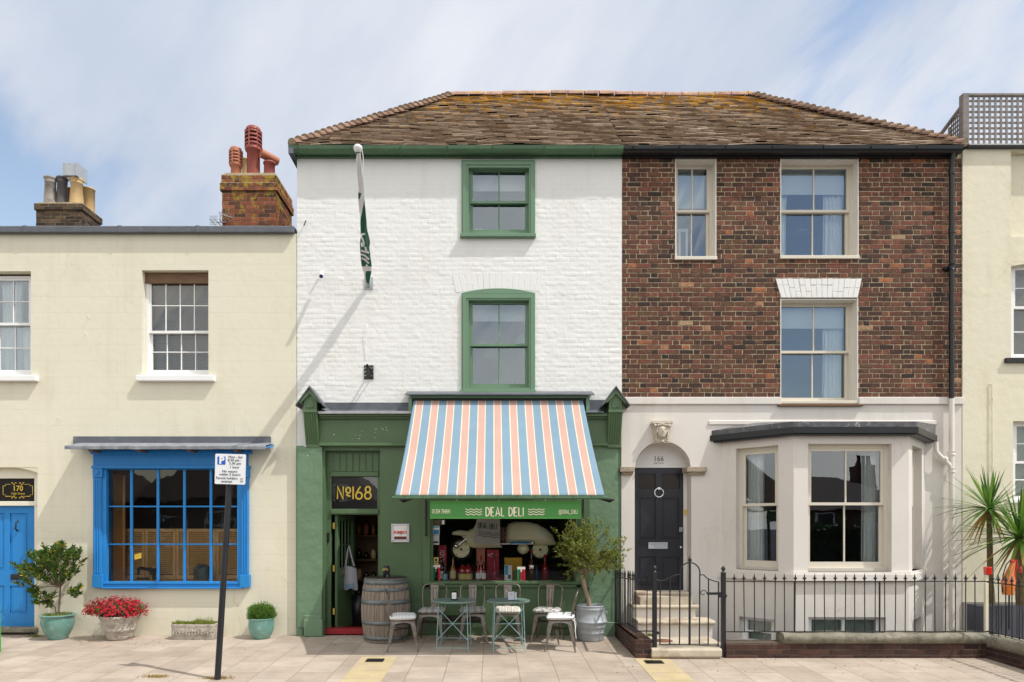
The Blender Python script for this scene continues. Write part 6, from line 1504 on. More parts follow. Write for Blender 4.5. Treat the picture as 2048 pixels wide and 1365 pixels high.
mb = MB(); trunk_top = Vector((X(121,.3), y, Z(1175,.3)))
mb.tube([(x+.0,y,z+.33),(x+.02,y,z+.5),trunk_top], [.019,.015,.013], 8); mb.tube([(x-.01,y,z+.33),(x-.05,y,z+.5),(X(98,.3),y,Z(1195,.3)),(X(85,.3),y,Z(1195,.3))], [.012,.008,.006,.003], 6)
cl = [(118,1105),(105,1098),(130,1110),(150,1108),(157,1118),(140,1125),(95,1115),(75,1118),(60,1115),(45,1135),(38,1140),(58,1145),(70,1150),(85,1130),(100,1135),(115,1125),(125,1140),(140,1140),(152,1150),(110,1150),(90,1155),(130,1155),(145,1180),(152,1185),(60,1165),(70,1175),(75,1190),(85,1205),(80,1198),(95,1200),(108,1115),(122,1118),(85,1112),(64,1135),(146,1115),(135,1098),(78,1140),(101,1122)]
lv = MB(); tw_ = MB()
for px, py in cl:
    for rep in range(3):
        c = Vector((X(px,.3)+R.gauss(0,.035), y+R.uniform(-.2,.17)*(1 if py < 1165 else .4), Z(py,.3)+R.gauss(0,.03)))
        st = trunk_top if py < 1180 else Vector((X(98,.3), y, Z(1198,.3)))
        if rep == 0: tree_branches(mb, st, [(c, .008)], 0, .03)
        dr = (c-st).normalized()+Vector((0,0,.35)); dr.normalize()
        for k in range(26):
            p = c+dr*R.uniform(-.075,.075); d = (dr*.7+Vector((R.uniform(-1,1),R.uniform(-1,1),R.uniform(-.6,.9)))).normalized(); leaf(lv, p, d, R.uniform(.055,.09), R.uniform(.024,.036))
mb.build('trunk', bark2, BT); lv.build('crown', leaf_bush, BT)

stonepot = M('weathered cast stone', (.43,.385,.33), .9, var=.16, vs=10, bump=1.0, bs=26, bd=.03, col2=(.23,.20,.17), c2s=7, c2lo=.5, c2hi=.7)
o, x, y, z = pot_thing(240, .31, [(0,0),(.165,0),(.175,.015),(.185,.03),(.19,.06),(.20,.10),(.215,.13),(.235,.15),(.232,.175),(.225,.19),(.245,.24),(.262,.30),(.275,.33),(.29,.35),(.288,.375),(.272,.37),(.25,.30)], stonepot, 'plant_pot', 'tall pale carved stone pot full of red flowers', 'plant pot', .33, .25, wob=lambda a, z: .02*math.sin(a*9+z*40)+.01*math.sin(a*23)*math.sin(z*70))
FLW = thing('flowering_plant', 'mass of small red flowers spilling over the carved stone pot', 'flowers', (x, y, z+.35))
lv, fw_, st_ = MB(), MB(), MB()
for i in range(560):
    a = R.uniform(0, 2*math.pi); e = math.asin(R.uniform(-.25, 1)); rr2 = R.uniform(.72, 1.03)
    c = Vector((x-.06+.47*math.cos(a)*math.cos(e)*rr2, y+.30*math.sin(a)*math.cos(e)*rr2-.02, z+.44+.21*math.sin(e)*rr2))
    if c.y > -.03: continue
    n_ = (c-Vector((x-.06,y,z+.30))).normalized()
    if i % 5 == 0: st_.tube([Vector((x+.5*(c.x-x)*.8,y,z+.34)), c], .003, 4)
    for f in range(R.choice([1,2,3,4])):
        cf = c+Vector((R.gauss(0,.018),R.gauss(0,.018),R.gauss(0,.018))); ax = (n_+Vector((R.uniform(-.5,.5),R.uniform(-.5,.5),R.uniform(-.5,.5)))).normalized(); s1 = ax.cross(Vector((0.1,0,1))).normalized(); s2 = ax.cross(s1); dk = 1 if R.random() < .28 else 0
        for k in range(5):
            an = k*2*math.pi/5+R.random()*.3; d = s1*math.cos(an)+s2*math.sin(an)+ax*.25; leaf(fw_, cf, d, R.uniform(.016,.024)*(.7 if dk else 1), .014, up=ax, mi=dk)
for i in range(900):
    a = R.uniform(0, 2*math.pi); e = math.asin(R.uniform(-.3, .95)); rr2 = R.uniform(.5, .93)
    c = Vector((x-.04+.46*math.cos(a)*math.cos(e)*rr2, y+.29*math.sin(a)*math.cos(e)*rr2, z+.43+.19*math.sin(e)*rr2)); leaf(lv, c, Vector((R.uniform(-1,1),R.uniform(-1,1),R.uniform(-.5,1))), R.uniform(.03,.05), R.uniform(.016,.028))
st_.build('stems', bark2, FLW); lv.build('leaves', leaf_bush, FLW); fw_.build('petals', [petal, petal_dk], FLW)

q = .27; x0, x1 = X(339,q+.13), X(430,q+.13); z = gz(q)
TP = thing('stone_trough', 'low rectangular carved stone trough with moss under the blue window', 'planter', ((x0+x1)/2, -q, z))
mb = MB(); m = 40; lv0 = MB()
oc = rrect(x1-x0-.02, .26, .05, 6); cx = (x0+x1)/2; levels = [(0,.93),(.02,.96),(.05,.985),(.11,.995),(.17,.985),(.195,.99),(.205,1.01),(.235,1.01),(.24,.98),(.235,.90)]
vs = []
for zz, s in levels:
    for a, b in oc: vs.append((cx+a*s, -q+b*(s if zz < .2 else s*1.02), z+zz))
m = len(oc); mb.add(vs, [(j*m+k, j*m+(k+1) % m, (j+1)*m+(k+1) % m, (j+1)*m+k) for j in range(len(levels)-1) for k in range(m)]+[tuple(range(m-1,-1,-1))])
for k in range(26):                                         # carved foliage band
    u = x0+.05+(x1-x0-.1)*k/25; mb.tube([(u,-q-.128,z+.06),(u+.02*(-1)**k,-q-.142,z+.11),(u+.012,-q-.13,z+.165)], [.006,.011,.005], 6); mb.ball((u+.015,-q-.130,z+.08+.05*(k % 2)), (.014,.012,.014), 6, 5)
mb.build('trough', stonepot, TP)
mb = MB(); mb.box(x0+.04, x1-.04, -q-.11, -q+.11, z+.2, z+.225); mb.build('soil', soil, TP)
mb = MB()
for _ in range(1500):
    u = R.uniform(-1, 1); px = cx+u*(x1-x0)*.45; h_ = .035+.05*max(0, math.sin(u*5+1))*R.random()+.02*R.random(); leaf(mb, Vector((px, -q+R.uniform(-.11,.11), z+.22)), Vector((R.uniform(-.6,.6),R.uniform(-.6,.6),1)), h_, .011)
for _ in range(70): leaf(mb, Vector((cx+R.uniform(0,.25), -q+R.uniform(-.1,.1), z+.22)), Vector((R.uniform(-.3,.3),R.uniform(-.3,.3),1)), R.uniform(.08,.14), .006)
o = tag(mb.build('low_plants', moss), 'moss and low green succulents filling the stone trough', 'plants'); o['kind'] = 'stuff'
o, x, y, z = pot_thing(523, .25, [(0,0),(.12,0),(.125,.012),(.16,.06),(.19,.14),(.198,.22),(.193,.28),(.198,.30),(.205,.31),(.2,.322),(.185,.315),(.175,.28)], tealpot, 'plant_pot', 'smaller teal glazed pot holding the clipped round shrub', 'plant pot', .29, .18)
BX = thing('shrub', 'small dense clipped box shrub in the smaller teal pot', 'shrub', (x, y, z+.28))
mb = MB()
for _ in range(4200):
    a = R.uniform(0, 2*math.pi); e = math.asin(R.uniform(-.35, 1)); s = 1+.10*math.sin(a*5+1)*math.cos(e*4)+.07*math.sin(a*11+e*7); rr2 = R.uniform(.80, 1.0)*s
    c = Vector((x+.205*math.cos(a)*math.cos(e)**.6*rr2, y+.19*math.sin(a)*math.cos(e)**.6*rr2, z+.37+.155*math.sin(e)*rr2)); leaf(mb, c, (c-Vector((x,y,z+.3)))+Vector((R.uniform(-.2,.2),R.uniform(-.2,.2),R.uniform(-.1,.2))), R.uniform(.016,.028), .011)
for _ in range(46):
    a = R.uniform(0, 2*math.pi); e = R.uniform(.1, 1.4); c = Vector((x+.20*math.cos(a)*math.cos(e), y+.18*math.sin(a)*math.cos(e), z+.37+.15*math.sin(e))); d = (c-Vector((x,y,z+.3))).normalized()+Vector((0,0,.5)); d.normalize()
    for k in range(7): leaf(mb, c+d*k*.009, d+Vector((R.uniform(-.8,.8),R.uniform(-.8,.8),R.uniform(-.3,.5))), .02, .009)
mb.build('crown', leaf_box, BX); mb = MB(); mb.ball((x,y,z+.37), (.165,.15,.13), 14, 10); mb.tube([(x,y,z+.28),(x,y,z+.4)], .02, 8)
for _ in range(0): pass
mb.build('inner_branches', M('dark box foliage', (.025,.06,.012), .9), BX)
for (px, qq, lb) in ((436, 2.74, 'dry weeds and moss round the foot of the leaning parking post'), (310, 2.66, 'dry tuft of grass in a paving joint left of the parking post'), (74, .12, 'green weeds growing at the wall foot left of the large teal pot'), (1300, 1.34, 'green weed on top of the low brick wall by the gate post')):
    mb = MB(); x = X(px,qq)
    zz = gz(qq) if px != 1300 else .205
    for _ in range(230): leaf(mb, Vector((x+R.gauss(0,.09 if px != 1300 else .03), -qq+R.gauss(0,.03), zz)), Vector((R.uniform(-1,1),R.uniform(-1,1),R.uniform(.2,.8))), R.uniform(.02,.06), .006)
    o = tag(mb.build('weeds', leaf_cord_dry if px in (436, 310) else moss), lb, 'weeds'); o['kind'] = 'stuff'

mb = MB()
for _ in range(26):
    px = R.uniform(150, 330); qq = R.uniform(.05, .9); leaf(mb, Vector((X(px,qq), -qq, gz(qq)+.006)), Vector((R.uniform(-1,1),R.uniform(-1,1),.1)), .02, .014)
tag(mb.build('fallen_petals', petal), 'scattered red petals on the paving round the carved stone pot', 'petals')['kind'] = 'stuff'
mb = MB()
for _ in range(120):
    px = R.uniform(-20, 2000); qq = abs(R.gauss(0, .5))+.02
    if px > 1225 and qq < 1.7: qq += 1.7
    if 640 < px < 1210 and qq < .15: qq = .2
    leaf(mb, Vector((X(px,qq), -qq, gz(qq)+.006)), Vector((R.uniform(-1,1),R.uniform(-1,1),.15)), R.uniform(.015,.04), R.uniform(.01,.018))
tag(mb.build('fallen_leaves', leaf_cord_dry), 'dry brown leaves and grit scattered along the foot of the walls', 'leaves')['kind'] = 'stuff'
# ================================================================== cordylines
def cordyline(px, py, q, ztb, s, n, label):
    c = Vector((X(px,q), -q, Z(py,q))); o = thing('cordyline', label, 'palm', (c.x+.05, -q, ztb))
    mb = MB(); mb.tube([(c.x+.10,-q,ztb),(c.x+.02,-q,(ztb+c.z)/2),tuple(c)], [.05*s**4,.042*s**4,.036*s**4], 10); mb.build('trunk', M('cordyline stem', (.14,.11,.05), .9, var=.3, vs=15, bump=.6), o)
    lv, dr = MB(), MB()
    for i in range(n):
        a = R.uniform(0, 2*math.pi); e = R.uniform(-.9, 1.5); dry = e < -.45 and R.random() < .75
        d = Vector((math.cos(a)*math.cos(e), math.sin(a)*math.cos(e), math.sin(e))); ln = R.uniform(.48, .78)*s; w0 = .048*s
        if c.y+d.y*ln > -.03: d.y = (-.03-c.y)/ln*.8; d.normalize()
        side = d.cross(Vector((0,0,1))).normalized(); tgt = dr if dry else lv; m = 7; vs = []
        droop = R.uniform(.05,.30)*ln*(1.2-max(e,0)*.75)
        for k in range(m+1):
            t = k/m; p = c+d*(ln*t)-Vector((0,0,1))*droop*t*t; wd = w0*(.45+.9*t if t < .3 else .72*(1-((t-.3)/.7)**2)+.02); up = Vector((0,0,.006)); vs += [p+side*wd/2+up, p, p-side*wd/2+up]
        tgt.add(vs, [(3*k, 3*k+1, 3*k+4, 3*k+3) for k in range(m)]+[(3*k+1, 3*k+2, 3*k+5, 3*k+4) for k in range(m)], True)
    lv.build('leaves', leaf_cord, o); dr.build('dry_leaves', leaf_cord_dry, o)
cordyline(1978, 1018, .55, -.2, 1.0, 95, 'smaller cordyline palm, left of the two, against the yellow wall')
cordyline(2040, 1076, .95, -.2, 1.15, 110, 'larger cordyline palm with a thick stem at the right edge')
# ornaments behind the right railing
redgl = M('red glass', (.55,.02,.01), .08, spec=.9, col2=(.10,.01,.01), c2s=14); orange = M('orange glass', (.60,.16,.02), .12, spec=.8, col2=(.30,.05,.01), c2s=12); 
LN = thing('garden_lantern', 'red topped garden lantern on a cream post behind the right railing corner', 'lantern', (X(1976,1.3), -1.3, -.2))
mb = MB(); x = X(1972,1.3); mb.box(x-.02, x+.02, -1.32, -1.28, -.5, Z(1150,1.3)); mb.build('post', cream_r, LN)
mb = MB(); x = X(1975,1.3); mb.prism([(x-.035,Z(1150,1.3)),(x+.045,Z(1150,1.3)),(x+.04,Z(1134,1.3)),(x-.04,Z(1134,1.3))], -1.34, -1.26); mb.build('shade', redgl, LN, bevel=.01)
OR_ = thing('garden_ornament', 'red and orange glass bird ornament with a curved black hook behind the right railing', 'ornament', (X(2024,1.2), -1.2, 0))
x, q = X(2024,1.2), 1.2; fz = lambda px, py: (X(px,q), -q, Z(py,q))
mb = MB(); mb.tube([fz(2016,1190),fz(2016,1165),fz(2020,1145),fz(2027,1125),fz(2030,1122)], [.07,.09,.05,.028,.02], 12); mb.build('body', orange, OR_)
mb = MB(); mb.tube([fz(2030,1120),fz(2032,1132),fz(2028,1145),fz(2030,1165)], [.028,.024,.02,.012], 10); mb.ball(fz(2026,1123), (.045,.03,.03), 12, 8); mb.ball(fz(2041,1140), (.022,.02,.05), 10, 8); mb.build('head', redgl, OR_)
mb = MB(); mb.tube([fz(2004,1185),fz(2006,1150),fz(2012,1130),fz(2021,1120)], .008, 6); mb.tube([fz(2018,1190),fz(2018,1260)], .012, 6); mb.build('hook', iron, OR_)
GB = thing('storage_box', 'dark slatted box standing behind the dense right railing', 'box', (X(2010,.9), -.9, -.8))
mb = MB()
for k in range(12): 
    xx = X(1972,1.1)+k*.075; mb.box(xx, xx+.065, -1.1, -1.08, -.85, Z(1212,1.1))
mb.box(X(1972,1.1), X(1972,1.1)+.9, -1.075, -.7, -.85, Z(1213,1.1)-.01); mb.build('slats', M('slate blue slats', (.06,.065,.085), .5, var=.2), GB)
# ================================================================== wine barrel and can
qb_, xb = .38, X(771.5,.38); z0 = gz(qb_)
BL = thing('wine_barrel', 'weathered oak wine barrel standing beside the delicatessen door', 'barrel', (xb, -qb_, z0))
def brad(t): return .318+.055*math.sin(math.pi*t)**.9
mb = MB(); H = .965; K = 24; ns = 30; per = 4
for s in range(ns):
    vs = []; jit = R.uniform(-.0015,.0015)
    for j in range(K+1):
        t = j/K; r = brad(t)+jit
        for k in range(per+1):
            a = 2*math.pi*(s+(k+.12*(k == 0)-.12*(k == per))/per)/ns; rr2 = r-(.004 if k in (0, per) else 0); vs.append((xb+rr2*math.cos(a), -qb_+rr2*math.sin(a), z0+H*t))
    m = per+1; mb.add(vs, [(j*m+k, j*m+k+1, (j+1)*m+k+1, (j+1)*m+k) for j in range(K) for k in range(per)], True)
mb.lathe([(.33,H*.985),(.318,H),(.303,H),(.30,H-.03),(0,H-.03)], xb, -qb_, z0, 40, smooth=False)
body = mb.build('staves', barrelwood, BL)
for t0, t1 in ((.905,.985),(.80,.85),(.60,.67),(.28,.34),(.035,.10)):
    mb = MB(); mb.lathe([(brad(t0)-.003,H*t0),(brad(t0)+.004,H*t0),(brad(t1)+.004,H*t1),(brad(t1)-.003,H*t1)], xb, -qb_, z0, 60); mb.build('hoop', hoop, BL)
mb = MB(); mb.lathe([(.30,H+.004),(0,H+.004)], xb, -qb_, z0, 30); mb.lathe([(.325,H-.0),(.325,H+.008),(0,H+.010)], xb, -qb_, z0, 40); mb.build('dark_top', M('barrel head', (.035,.028,.024), .4), BL)
cx_, cz_ = X(773,.45), z0+H+.011
CN = thing('drinks_can', 'black patterned drinks can standing on the wine barrel', 'can', (cx_, -.45, cz_))
mb = MB(); mb.lathe([(0,0),(.045,0),(.052,.012),(.052,.150),(.043,.165),(.043,.17),(.038,.166),(0,.166)], cx_, -.45, cz_, 24)
mb.build('can_body', M('can print', (.014,.012,.02), .25, var=0, col2=(.52,.42,.70), c2s=13, c2lo=.60, c2hi=.63), CN)
mb = MB(); [mb.ribbon([(cx_-.028+.02*math.cos(a*math.pi/8),cz_+.115+.013*math.sin(a*math.pi/8)) for a in range(14)], .008, -.45-.0535+.0), mb.ribbon([(cx_+.0,cz_+.125),(cx_+.018,cz_+.128),(cx_+.022,cz_+.112),(cx_+.004,cz_+.11)], .007, -.5035)]
mb.build('gold_mark', gold, CN)

# ================================================================== bistro furniture
def cushion_mesh(w=.38, d=.37, h=.055, stripes='x'):
    mb = MB(); n = 22; top, bot = [], []
    for s in (1, -1):
        for j in range(n+1):
            for i in range(n+1):
                u, v = i/n*2-1, j/n*2-1; e = (1-abs(u)**5)*(1-abs(v)**5); e = max(e, 0)**.42
                k = 1-.05*(abs(u)*abs(v))**2
                pz = h*.5*e*s
                if s == 1:
                    for tx, ty in ((-.42,-.42),(.42,-.42),(-.42,.42),(.42,.42)): pz -= .014*math.exp(-((u-tx)**2+(v-ty)**2)/.02)
                    pz += .004*math.sin(u*9+v*3)*e
                top.append((u*w/2*k, v*d/2*k, h*.5+pz))
    N_ = (n+1)**2
    f = [(j*(n+1)+i, j*(n+1)+i+1, (j+1)*(n+1)+i+1, (j+1)*(n+1)+i) for j in range(n) for i in range(n)]
    mb.add(top, f+[(N_+d_, N_+c, N_+b, N_+a) for a, b, c, d_ in f], True); return mb
def cushmat(name, base, line, edge, per=.095, rot=0):
    m, nt, b = nodemat(name); N = nt.nodes; L = nt.links
    tc = N.new('ShaderNodeTexCoord'); sp = N.new('ShaderNodeSeparateXYZ'); L.new(tc.outputs['Object'], sp.inputs[0])
    col = stripe_nodes(N, L, sp.outputs[1 if rot else 0], per, .013, [(0, base), (.45, line), (.52, base), (.60, edge), (.74, base), (.82, line), (.88, base)])
    L.new(col, b.inputs['Base Color']); b.inputs['Roughness'].default_value = .95; b.inputs['Specular IOR Level'].default_value = .1
    n = N.new('ShaderNodeTexNoise'); n.inputs['Scale'].default_value = 240; L.new(tc.outputs['Object'], n.inputs['Vector']); bp = N.new('ShaderNodeBump'); bp.inputs['Strength'].default_value = .35; bp.inputs['Distance'].default_value = .003; L.new(n.outputs['Fac'], bp.inputs['Height']); L.new(bp.outputs[0], b.inputs['Normal']); return m
cm_grey = cushmat('grey striped linen', (.27,.27,.30), (.58,.56,.50), (.45,.41,.34)); cm_pale = cushmat('pale striped linen', (.62,.59,.54), (.40,.36,.30), (.74,.73,.70))
cm_side = cushmat('white striped linen', (.66,.68,.70), (.50,.54,.60), (.74,.74,.72), rot=1); cm_fl = M('floral linen', (.55,.54,.51), .95, var=.05, col2=(.15,.15,.17), c2s=22, c2lo=.5, c2hi=.56)
GRPC = 'metal bistro chairs outside the delicatessen'
def make_chair():
    o = thing('bistro_chair', '', 'chair', (0,0,0), 0, GRPC)
    sh = .435; mb = MB(); oc = rrect(.36, .36, .05, 5); mb.prismz([(a, b) for a, b in oc], sh-.012, sh); mb.prismz([(a*.90, b*.90) for a, b in oc], sh, sh+.003)
    mb.build('seat', steel, o, world=False, bevel=.002)
    # apron with arched openings on the four sides
    for k in range(4):
        mb = MB(); rot = Matrix.Rotation(k*math.pi/2, 4, 'Z'); n = 20; w = .155
        vs = []
        for i in range(n+1):
            u = i/n*2-1; arch = .30+.105*math.sqrt(max(0, 1-abs(u)**2.4)); xx = u*(w+.02); yb = -.172-(sh-arch)*.14
            vs += [(u*w, -.170, sh-.010), (xx, yb, arch), (xx, yb+.012, arch)]
        mb.add(vs, [(3*i, 3*i+1, 3*i+4, 3*i+3) for i in range(n)]+[(3*i+1, 3*i+2, 3*i+5, 3*i+4) for i in range(n)], False); mb.xf(rot); mb.build('apron', steel, o, world=False)
    for sx, sy in ((-1,-1),(1,-1),(1,1),(-1,1)):           # folded sheet legs, wide at the top, tapering outwards
        mb = MB(); vs = []; m = 6
        for i in range(m+1):
            t = i/m; cx, cy = sx*(.168+.052*t), sy*(.168+.052*t); wd = .052*(1-t)**.9+.016
            zz = (sh-.012)*(1-t)
            vs += [(cx, cy, zz), (cx-sx*wd, cy+0*sy, zz), (cx-sx*wd, cy-sy*.004, zz), (cx-sx*.005, cy-sy*.005, zz), (cx-sx*.004, cy-sy*wd, zz), (cx, cy-sy*wd, zz)]
        fs = [(i*6+k, (i+1)*6+k, (i+1)*6+(k+1) % 6, i*6+(k+1) % 6) for i in range(m) for k in range(6)]
        mb.add(vs, fs); mb.tube([(sx*.162,sy*.162,sh-.02),(sx*.212,sy*.212,.012)], .010, 6); mb.tube([(sx*.213,sy*.213,.014),(sx*.214,sy*.214,0)], .012, 8); mb.build('leg', steel, o, world=False)
    mb = MB(); mb.tube([(-.165,-.165,.30),(.165,.165,.30)], .008, 6); mb.tube([(-.165,.165,.295),(.165,-.165,.295)], .008, 6); mb.build('cross_brace', iron, o, world=False)
    mb = MB(); pts = [(-.160,.120,sh-.05),(-.168,.150,sh+.04),(-.185,.185,sh+.18),(-.190,.222,sh+.34),(-.178,.236,sh+.385),(-.145,.245,sh+.41),(-.08,.250,sh+.418),(0,.252,sh+.42)]
    pts = pts+[(-x, y, z) for x, y, z in pts[-2::-1]]; mb.tube(pts, .0105, 8); mb.build('back_frame', steel, o, world=False)
    mb = MB(); n = 8; vs = []
    for i in range(n+1):
        t = i/n; z = sh-.01+t*.43; yy = .165+.085*t; w = .045+.022*t
        vs += [(-w, yy-.008, z), (-w+.01, yy, z), (-w*.45, yy, z), (-w*.35, yy+.006, z), (w*.35, yy+.006, z), (w*.45, yy, z), (w-.01, yy, z), (w, yy-.008, z)]
    mb.add(vs, [(i*8+k, i*8+k+1, (i+1)*8+k+1, (i+1)*8+k) for i in range(n) for k in range(7)])
    mb.tube([(-.028,.232,sh+.35),(-.02,.236,sh+.365),(.02,.236,sh+.365),(.028,.232,sh+.35),(.022,.19,sh+.12)], .003, 5); mb.tube([(-.028,.232,sh+.35),(-.022,.19,sh+.12)], .003, 5)
    so = mb.build('back_slat', steel, o, world=False); sm = so.modifiers.new('thick', 'SOLIDIFY'); sm.thickness = .0025
    return o
chair0 = make_chair(); first = [True]
def put_chair(px, q, rz, label, cmat, clabel, cg='seat cushions on the metal chairs', crot=0, ties=False):
    c = chair0 if first[0] else copy_tree(chair0); first[0] = False
    c.location = (X(px,q), -q, gz(q)); c.rotation_euler = (0, -.0, rz); c['label'] = label
    cu = cushion_mesh(w=R.uniform(.40,.42), d=R.uniform(.38,.41), h=R.uniform(.075,.09)).build('seat_cushion', cmat)
    tag(cu, clabel, 'cushion', cg); cu.location = (X(px,q), -q, gz(q)+.436); cu.rotation_euler = (R.uniform(-.03,.03), R.uniform(-.03,.03), rz+crot)
    if ties:
        mb = MB()
        for dx, dz in ((.0, -.16), (.02, -.26)): mb.tube([(.17,.17+dx,.02),(.19,.20+dx,-.02),(.2,.21,dz*.6),(.195,.20+dx,dz)], .006, 5, flat=.5)
        mb.tube([(.15,.18,.02),(.19,.21,.03),(.21,.19,.0),(.18,.2,-.02)], .005, 5); t = mb.build('tie', paper, cu, world=False)
    return c
# local -y is the front of a chair
put_chair(806, 1.06, rad(97), 'metal chair seen from its side in front of the wine barrel, facing right', cm_side, 'white striped cushion on the side-on chair by the barrel')
put_chair(864, .50, rad(-6), 'metal chair against the green wall, immediately right of the barrel', cm_grey, 'grey striped cushion on the chair right of the barrel', crot=.1)
put_chair(946, .48, rad(3), 'metal chair against the wall in the gap between the two round tables', cm_grey, 'grey striped cushion on the chair between the two tables')
put_chair(1015.5, .48, rad(-2), 'metal chair directly behind the right-hand round table', cm_pale, 'cream striped cushion on the chair behind the right table')
put_chair(1095, .48, rad(-16), 'metal chair against the wall, partly hidden behind the side-on right chair', cm_fl, 'flower patterned cushion on the chair at the wall nearest the planter')
put_chair(1121, 1.05, rad(-97), 'metal chair seen from its side beside the zinc planter, facing left', cm_side, 'white cushion with hanging ties on the side-on chair by the planter', ties=True)
def make_table():
    o = thing('round_table', '', 'table', (0,0,0), 0, 'round folding tables outside the delicatessen')
    mb = MB(); mb.lathe([(0,.700),(.300,.702),(.308,.706),(.310,.696),(.308,.682),(.300,.682),(.298,.694),(0,.692)], n=56); mb.build('tabletop', paletable, o, world=False)
    for k, (yy, xr) in enumerate(((-.24, 1), (.22, -1))):
        for sx in (-1, 1):
            mb = MB(); mb.tube([(sx*.20,yy*.82,.685),(sx*.213,yy*.95,.35),(sx*.222,yy,.012),(sx*.245,yy-.015*xr,.006)], .0068, 6); mb.build('leg', paleleg, o, world=False)
        mb = MB(); mb.tube([(-.222,yy,.055 if k == 0 else .12),(.222,yy,.055 if k == 0 else .12)], .006, 6)
        if k == 0:
            mb.tube([(-.20,yy*.85,.60),(.222,yy,.16)], .006, 6); mb.tube([(.20,yy*.85,.60),(-.222,yy,.16)], .006, 6)
        else: mb.tube([(-.215,yy,.33),(.215,yy,.33)], .008, 6)
        mb.build('brace', paleleg, o, world=False)
    return o
t0 = make_table(); t1 = copy_tree(t0)
t0.location = (X(908.5,1.1), -1.1, gz(1.1)+.012); t0.rotation_euler = (0, 0, rad(-3)); t0['label'] = 'round pale green table nearer the wine barrel'
t1.location = (X(1016.5,1.1), -1.1, gz(1.1)+.012); t1.rotation_euler = (0, 0, rad(2)); t1['label'] = 'round pale green table nearer the olive tree'
def napkin(px, py_top, lab, face, q, rz):
    z = gz(1.1)+.012+.706; x = X(px,q); o = thing('napkin_holder', lab, 'napkin holder', (x,-q,z), rz, 'napkin holders on the round tables')
    mb = MB(); mb.prism([(a, b+.064) for a, b in rrect(.10,.125,.02)], -.045, .045); mb.build('case', black, o, world=False, bevel=.003)
    mb = MB(); mb.prism([(a, b+.066) for a, b in rrect(.066 if face == 0 else .092,.09 if face == 0 else .118,.008)], -.049, -.044); w = mb.build('napkins', paper if face == 0 else M('pale blue card', (.55,.60,.70), .5), o, world=False)
    if face:
        mb = MB(); mb.box(-.022,.022,-.0505,-.048,.083,.090); mb.build('red_word', bpy.data.materials['plaque red'], o, world=False)
        mb = MB(); mb.box(.055,.075,-.03,.03,.005,.11); mb.build('side_card', paper, o, world=False)
napkin(908.5, 1175, 'black napkin holder with white napkins on the table nearer the barrel', 0, 1.12, 0); napkin(1022.5, 1175, 'napkin holder with a pale blue card front on the table nearer the olive tree', 1, 1.12, 0)

# ================================================================== in the cream house window
q = -.38; SM = thing('sewing_machine', 'old black sewing machine on the sill inside the blue window', 'sewing machine', (X(293,q), .38, .86))
mb = MB(); fx = lambda px, py: (X(px,q), .38, Z(py,q)); zb_ = .862
mb.box(X(276,q), X(311,q), .33, .43, zb_, zb_+.03); mb.tube([fx(277,1150),fx(277,1138),fx(282,1137),fx(296,1139),fx(303,1139)], [.018,.026,.026,.028,.035], 10); mb.tube([fx(304,1138),fx(306,1150),fx(307,1160)], [.04,.035,.045], 10); mb.tube([fx(276,1148),fx(276,1158)], .008, 6); mb.build('body', black, SM)
mb = MB(); mb.lathe([(0,-.012),(.055,-.012),(.06,0),(.055,.012),(0,.012)], 0, 0, 0, 20); mb.v = [(X(312,q)+z, .38+y, Z(1143,q)+x) for x, y, z in mb.v]; mb.build('hand_wheel', iron, SM)
mb = MB(); mb.box(X(303,q), X(307,q), .325, .33, Z(1160,q), Z(1150,q)); mb.build('gold_plate', brass, SM)
SCU = thing('stone_figure', 'rounded grey stone animal figure at the right of the blue window sill', 'sculpture', (X(403,q), .38, .86))
mb = MB(); mb.ball(fx(404,1150), (.135,.09,.155), 20, 14); mb.ball(fx(411,1137), (.07,.06,.05), 16, 10); mb.tube([fx(412,1138),fx(418,1145),fx(417,1160)], [.03,.025,.03], 10); mb.tube([fx(392,1160),fx(391,1140),fx(398,1131),fx(410,1131)], [.03,.035,.03,.02], 10); mb.build('figure', M('grey soapstone', (.10,.13,.12), .45, var=.3, vs=10, bump=.4), SCU)
WS = thing('window_sticker', 'small yellow sticker on the lower panes of the blue window', 'sticker', (X(276), .02, Z(1113)))
mb = MB(); mb.pb(269, 283, 1107, 1118, -.026, -.024); mb.v = [(x, y, z+(x-X(276))*.25) for x, y, z in mb.v]; mb.build('paper', M('yellow sticker', (.55,.36,.04), .5), WS)

# ================================================================== in the delicatessen window
def bottle(px, pyb_dummy, q, h, r, mat, capm, label, labelmat=None, shoulder=.6, grp='bottles in the delicatessen window'):
    x = X(px,q); z = Z(1166,-.1)+.001; o = thing('bottle', label, 'bottle', (x,-q,z), 0, grp); mb = MB()
    mb.lathe([(0,0),(r,.003),(r,h*shoulder),(r*.85,h*(shoulder+.07)),(r*.36,h*(shoulder+.2)),(r*.33,h*.93)], x, -q, z, 18); mb.build('glass_body', mat, o)
    mb = MB(); mb.lathe([(r*.40,h*.92),(r*.40,h),(0,h)], x, -q, z, 12); mb.build('cap', capm, o)
    if labelmat: mb = MB(); mb.lathe([(r*1.02,h*.16),(r*1.02,h*.46)], x, -q, z, 18); mb.build('label', labelmat, o)
    return o
gdark = M('dark bottle glass', (.010,.008,.008), .08, spec=.8); ggreen = M('green bottle glass', (.02,.06,.02), .08, spec=.8); gred = M('red liqueur', (.30,.012,.018), .08, spec=.8); gbrown = M('brown cola', (.07,.018,.008), .1, spec=.8); gamber = M('amber spirit', (.30,.13,.02), .08, spec=.8)
lbl_blue = M('blue label', (.25,.45,.50), .6); lbl_cream = M('cream label', (.55,.45,.22), .6); lbl_w = paper; lbl_y = M('yellow label', (.55,.50,.16), .6); redm = M('poster red', (.42,.01,.03), .45, var=.03); gcap = bpy.data.materials['plaque red']
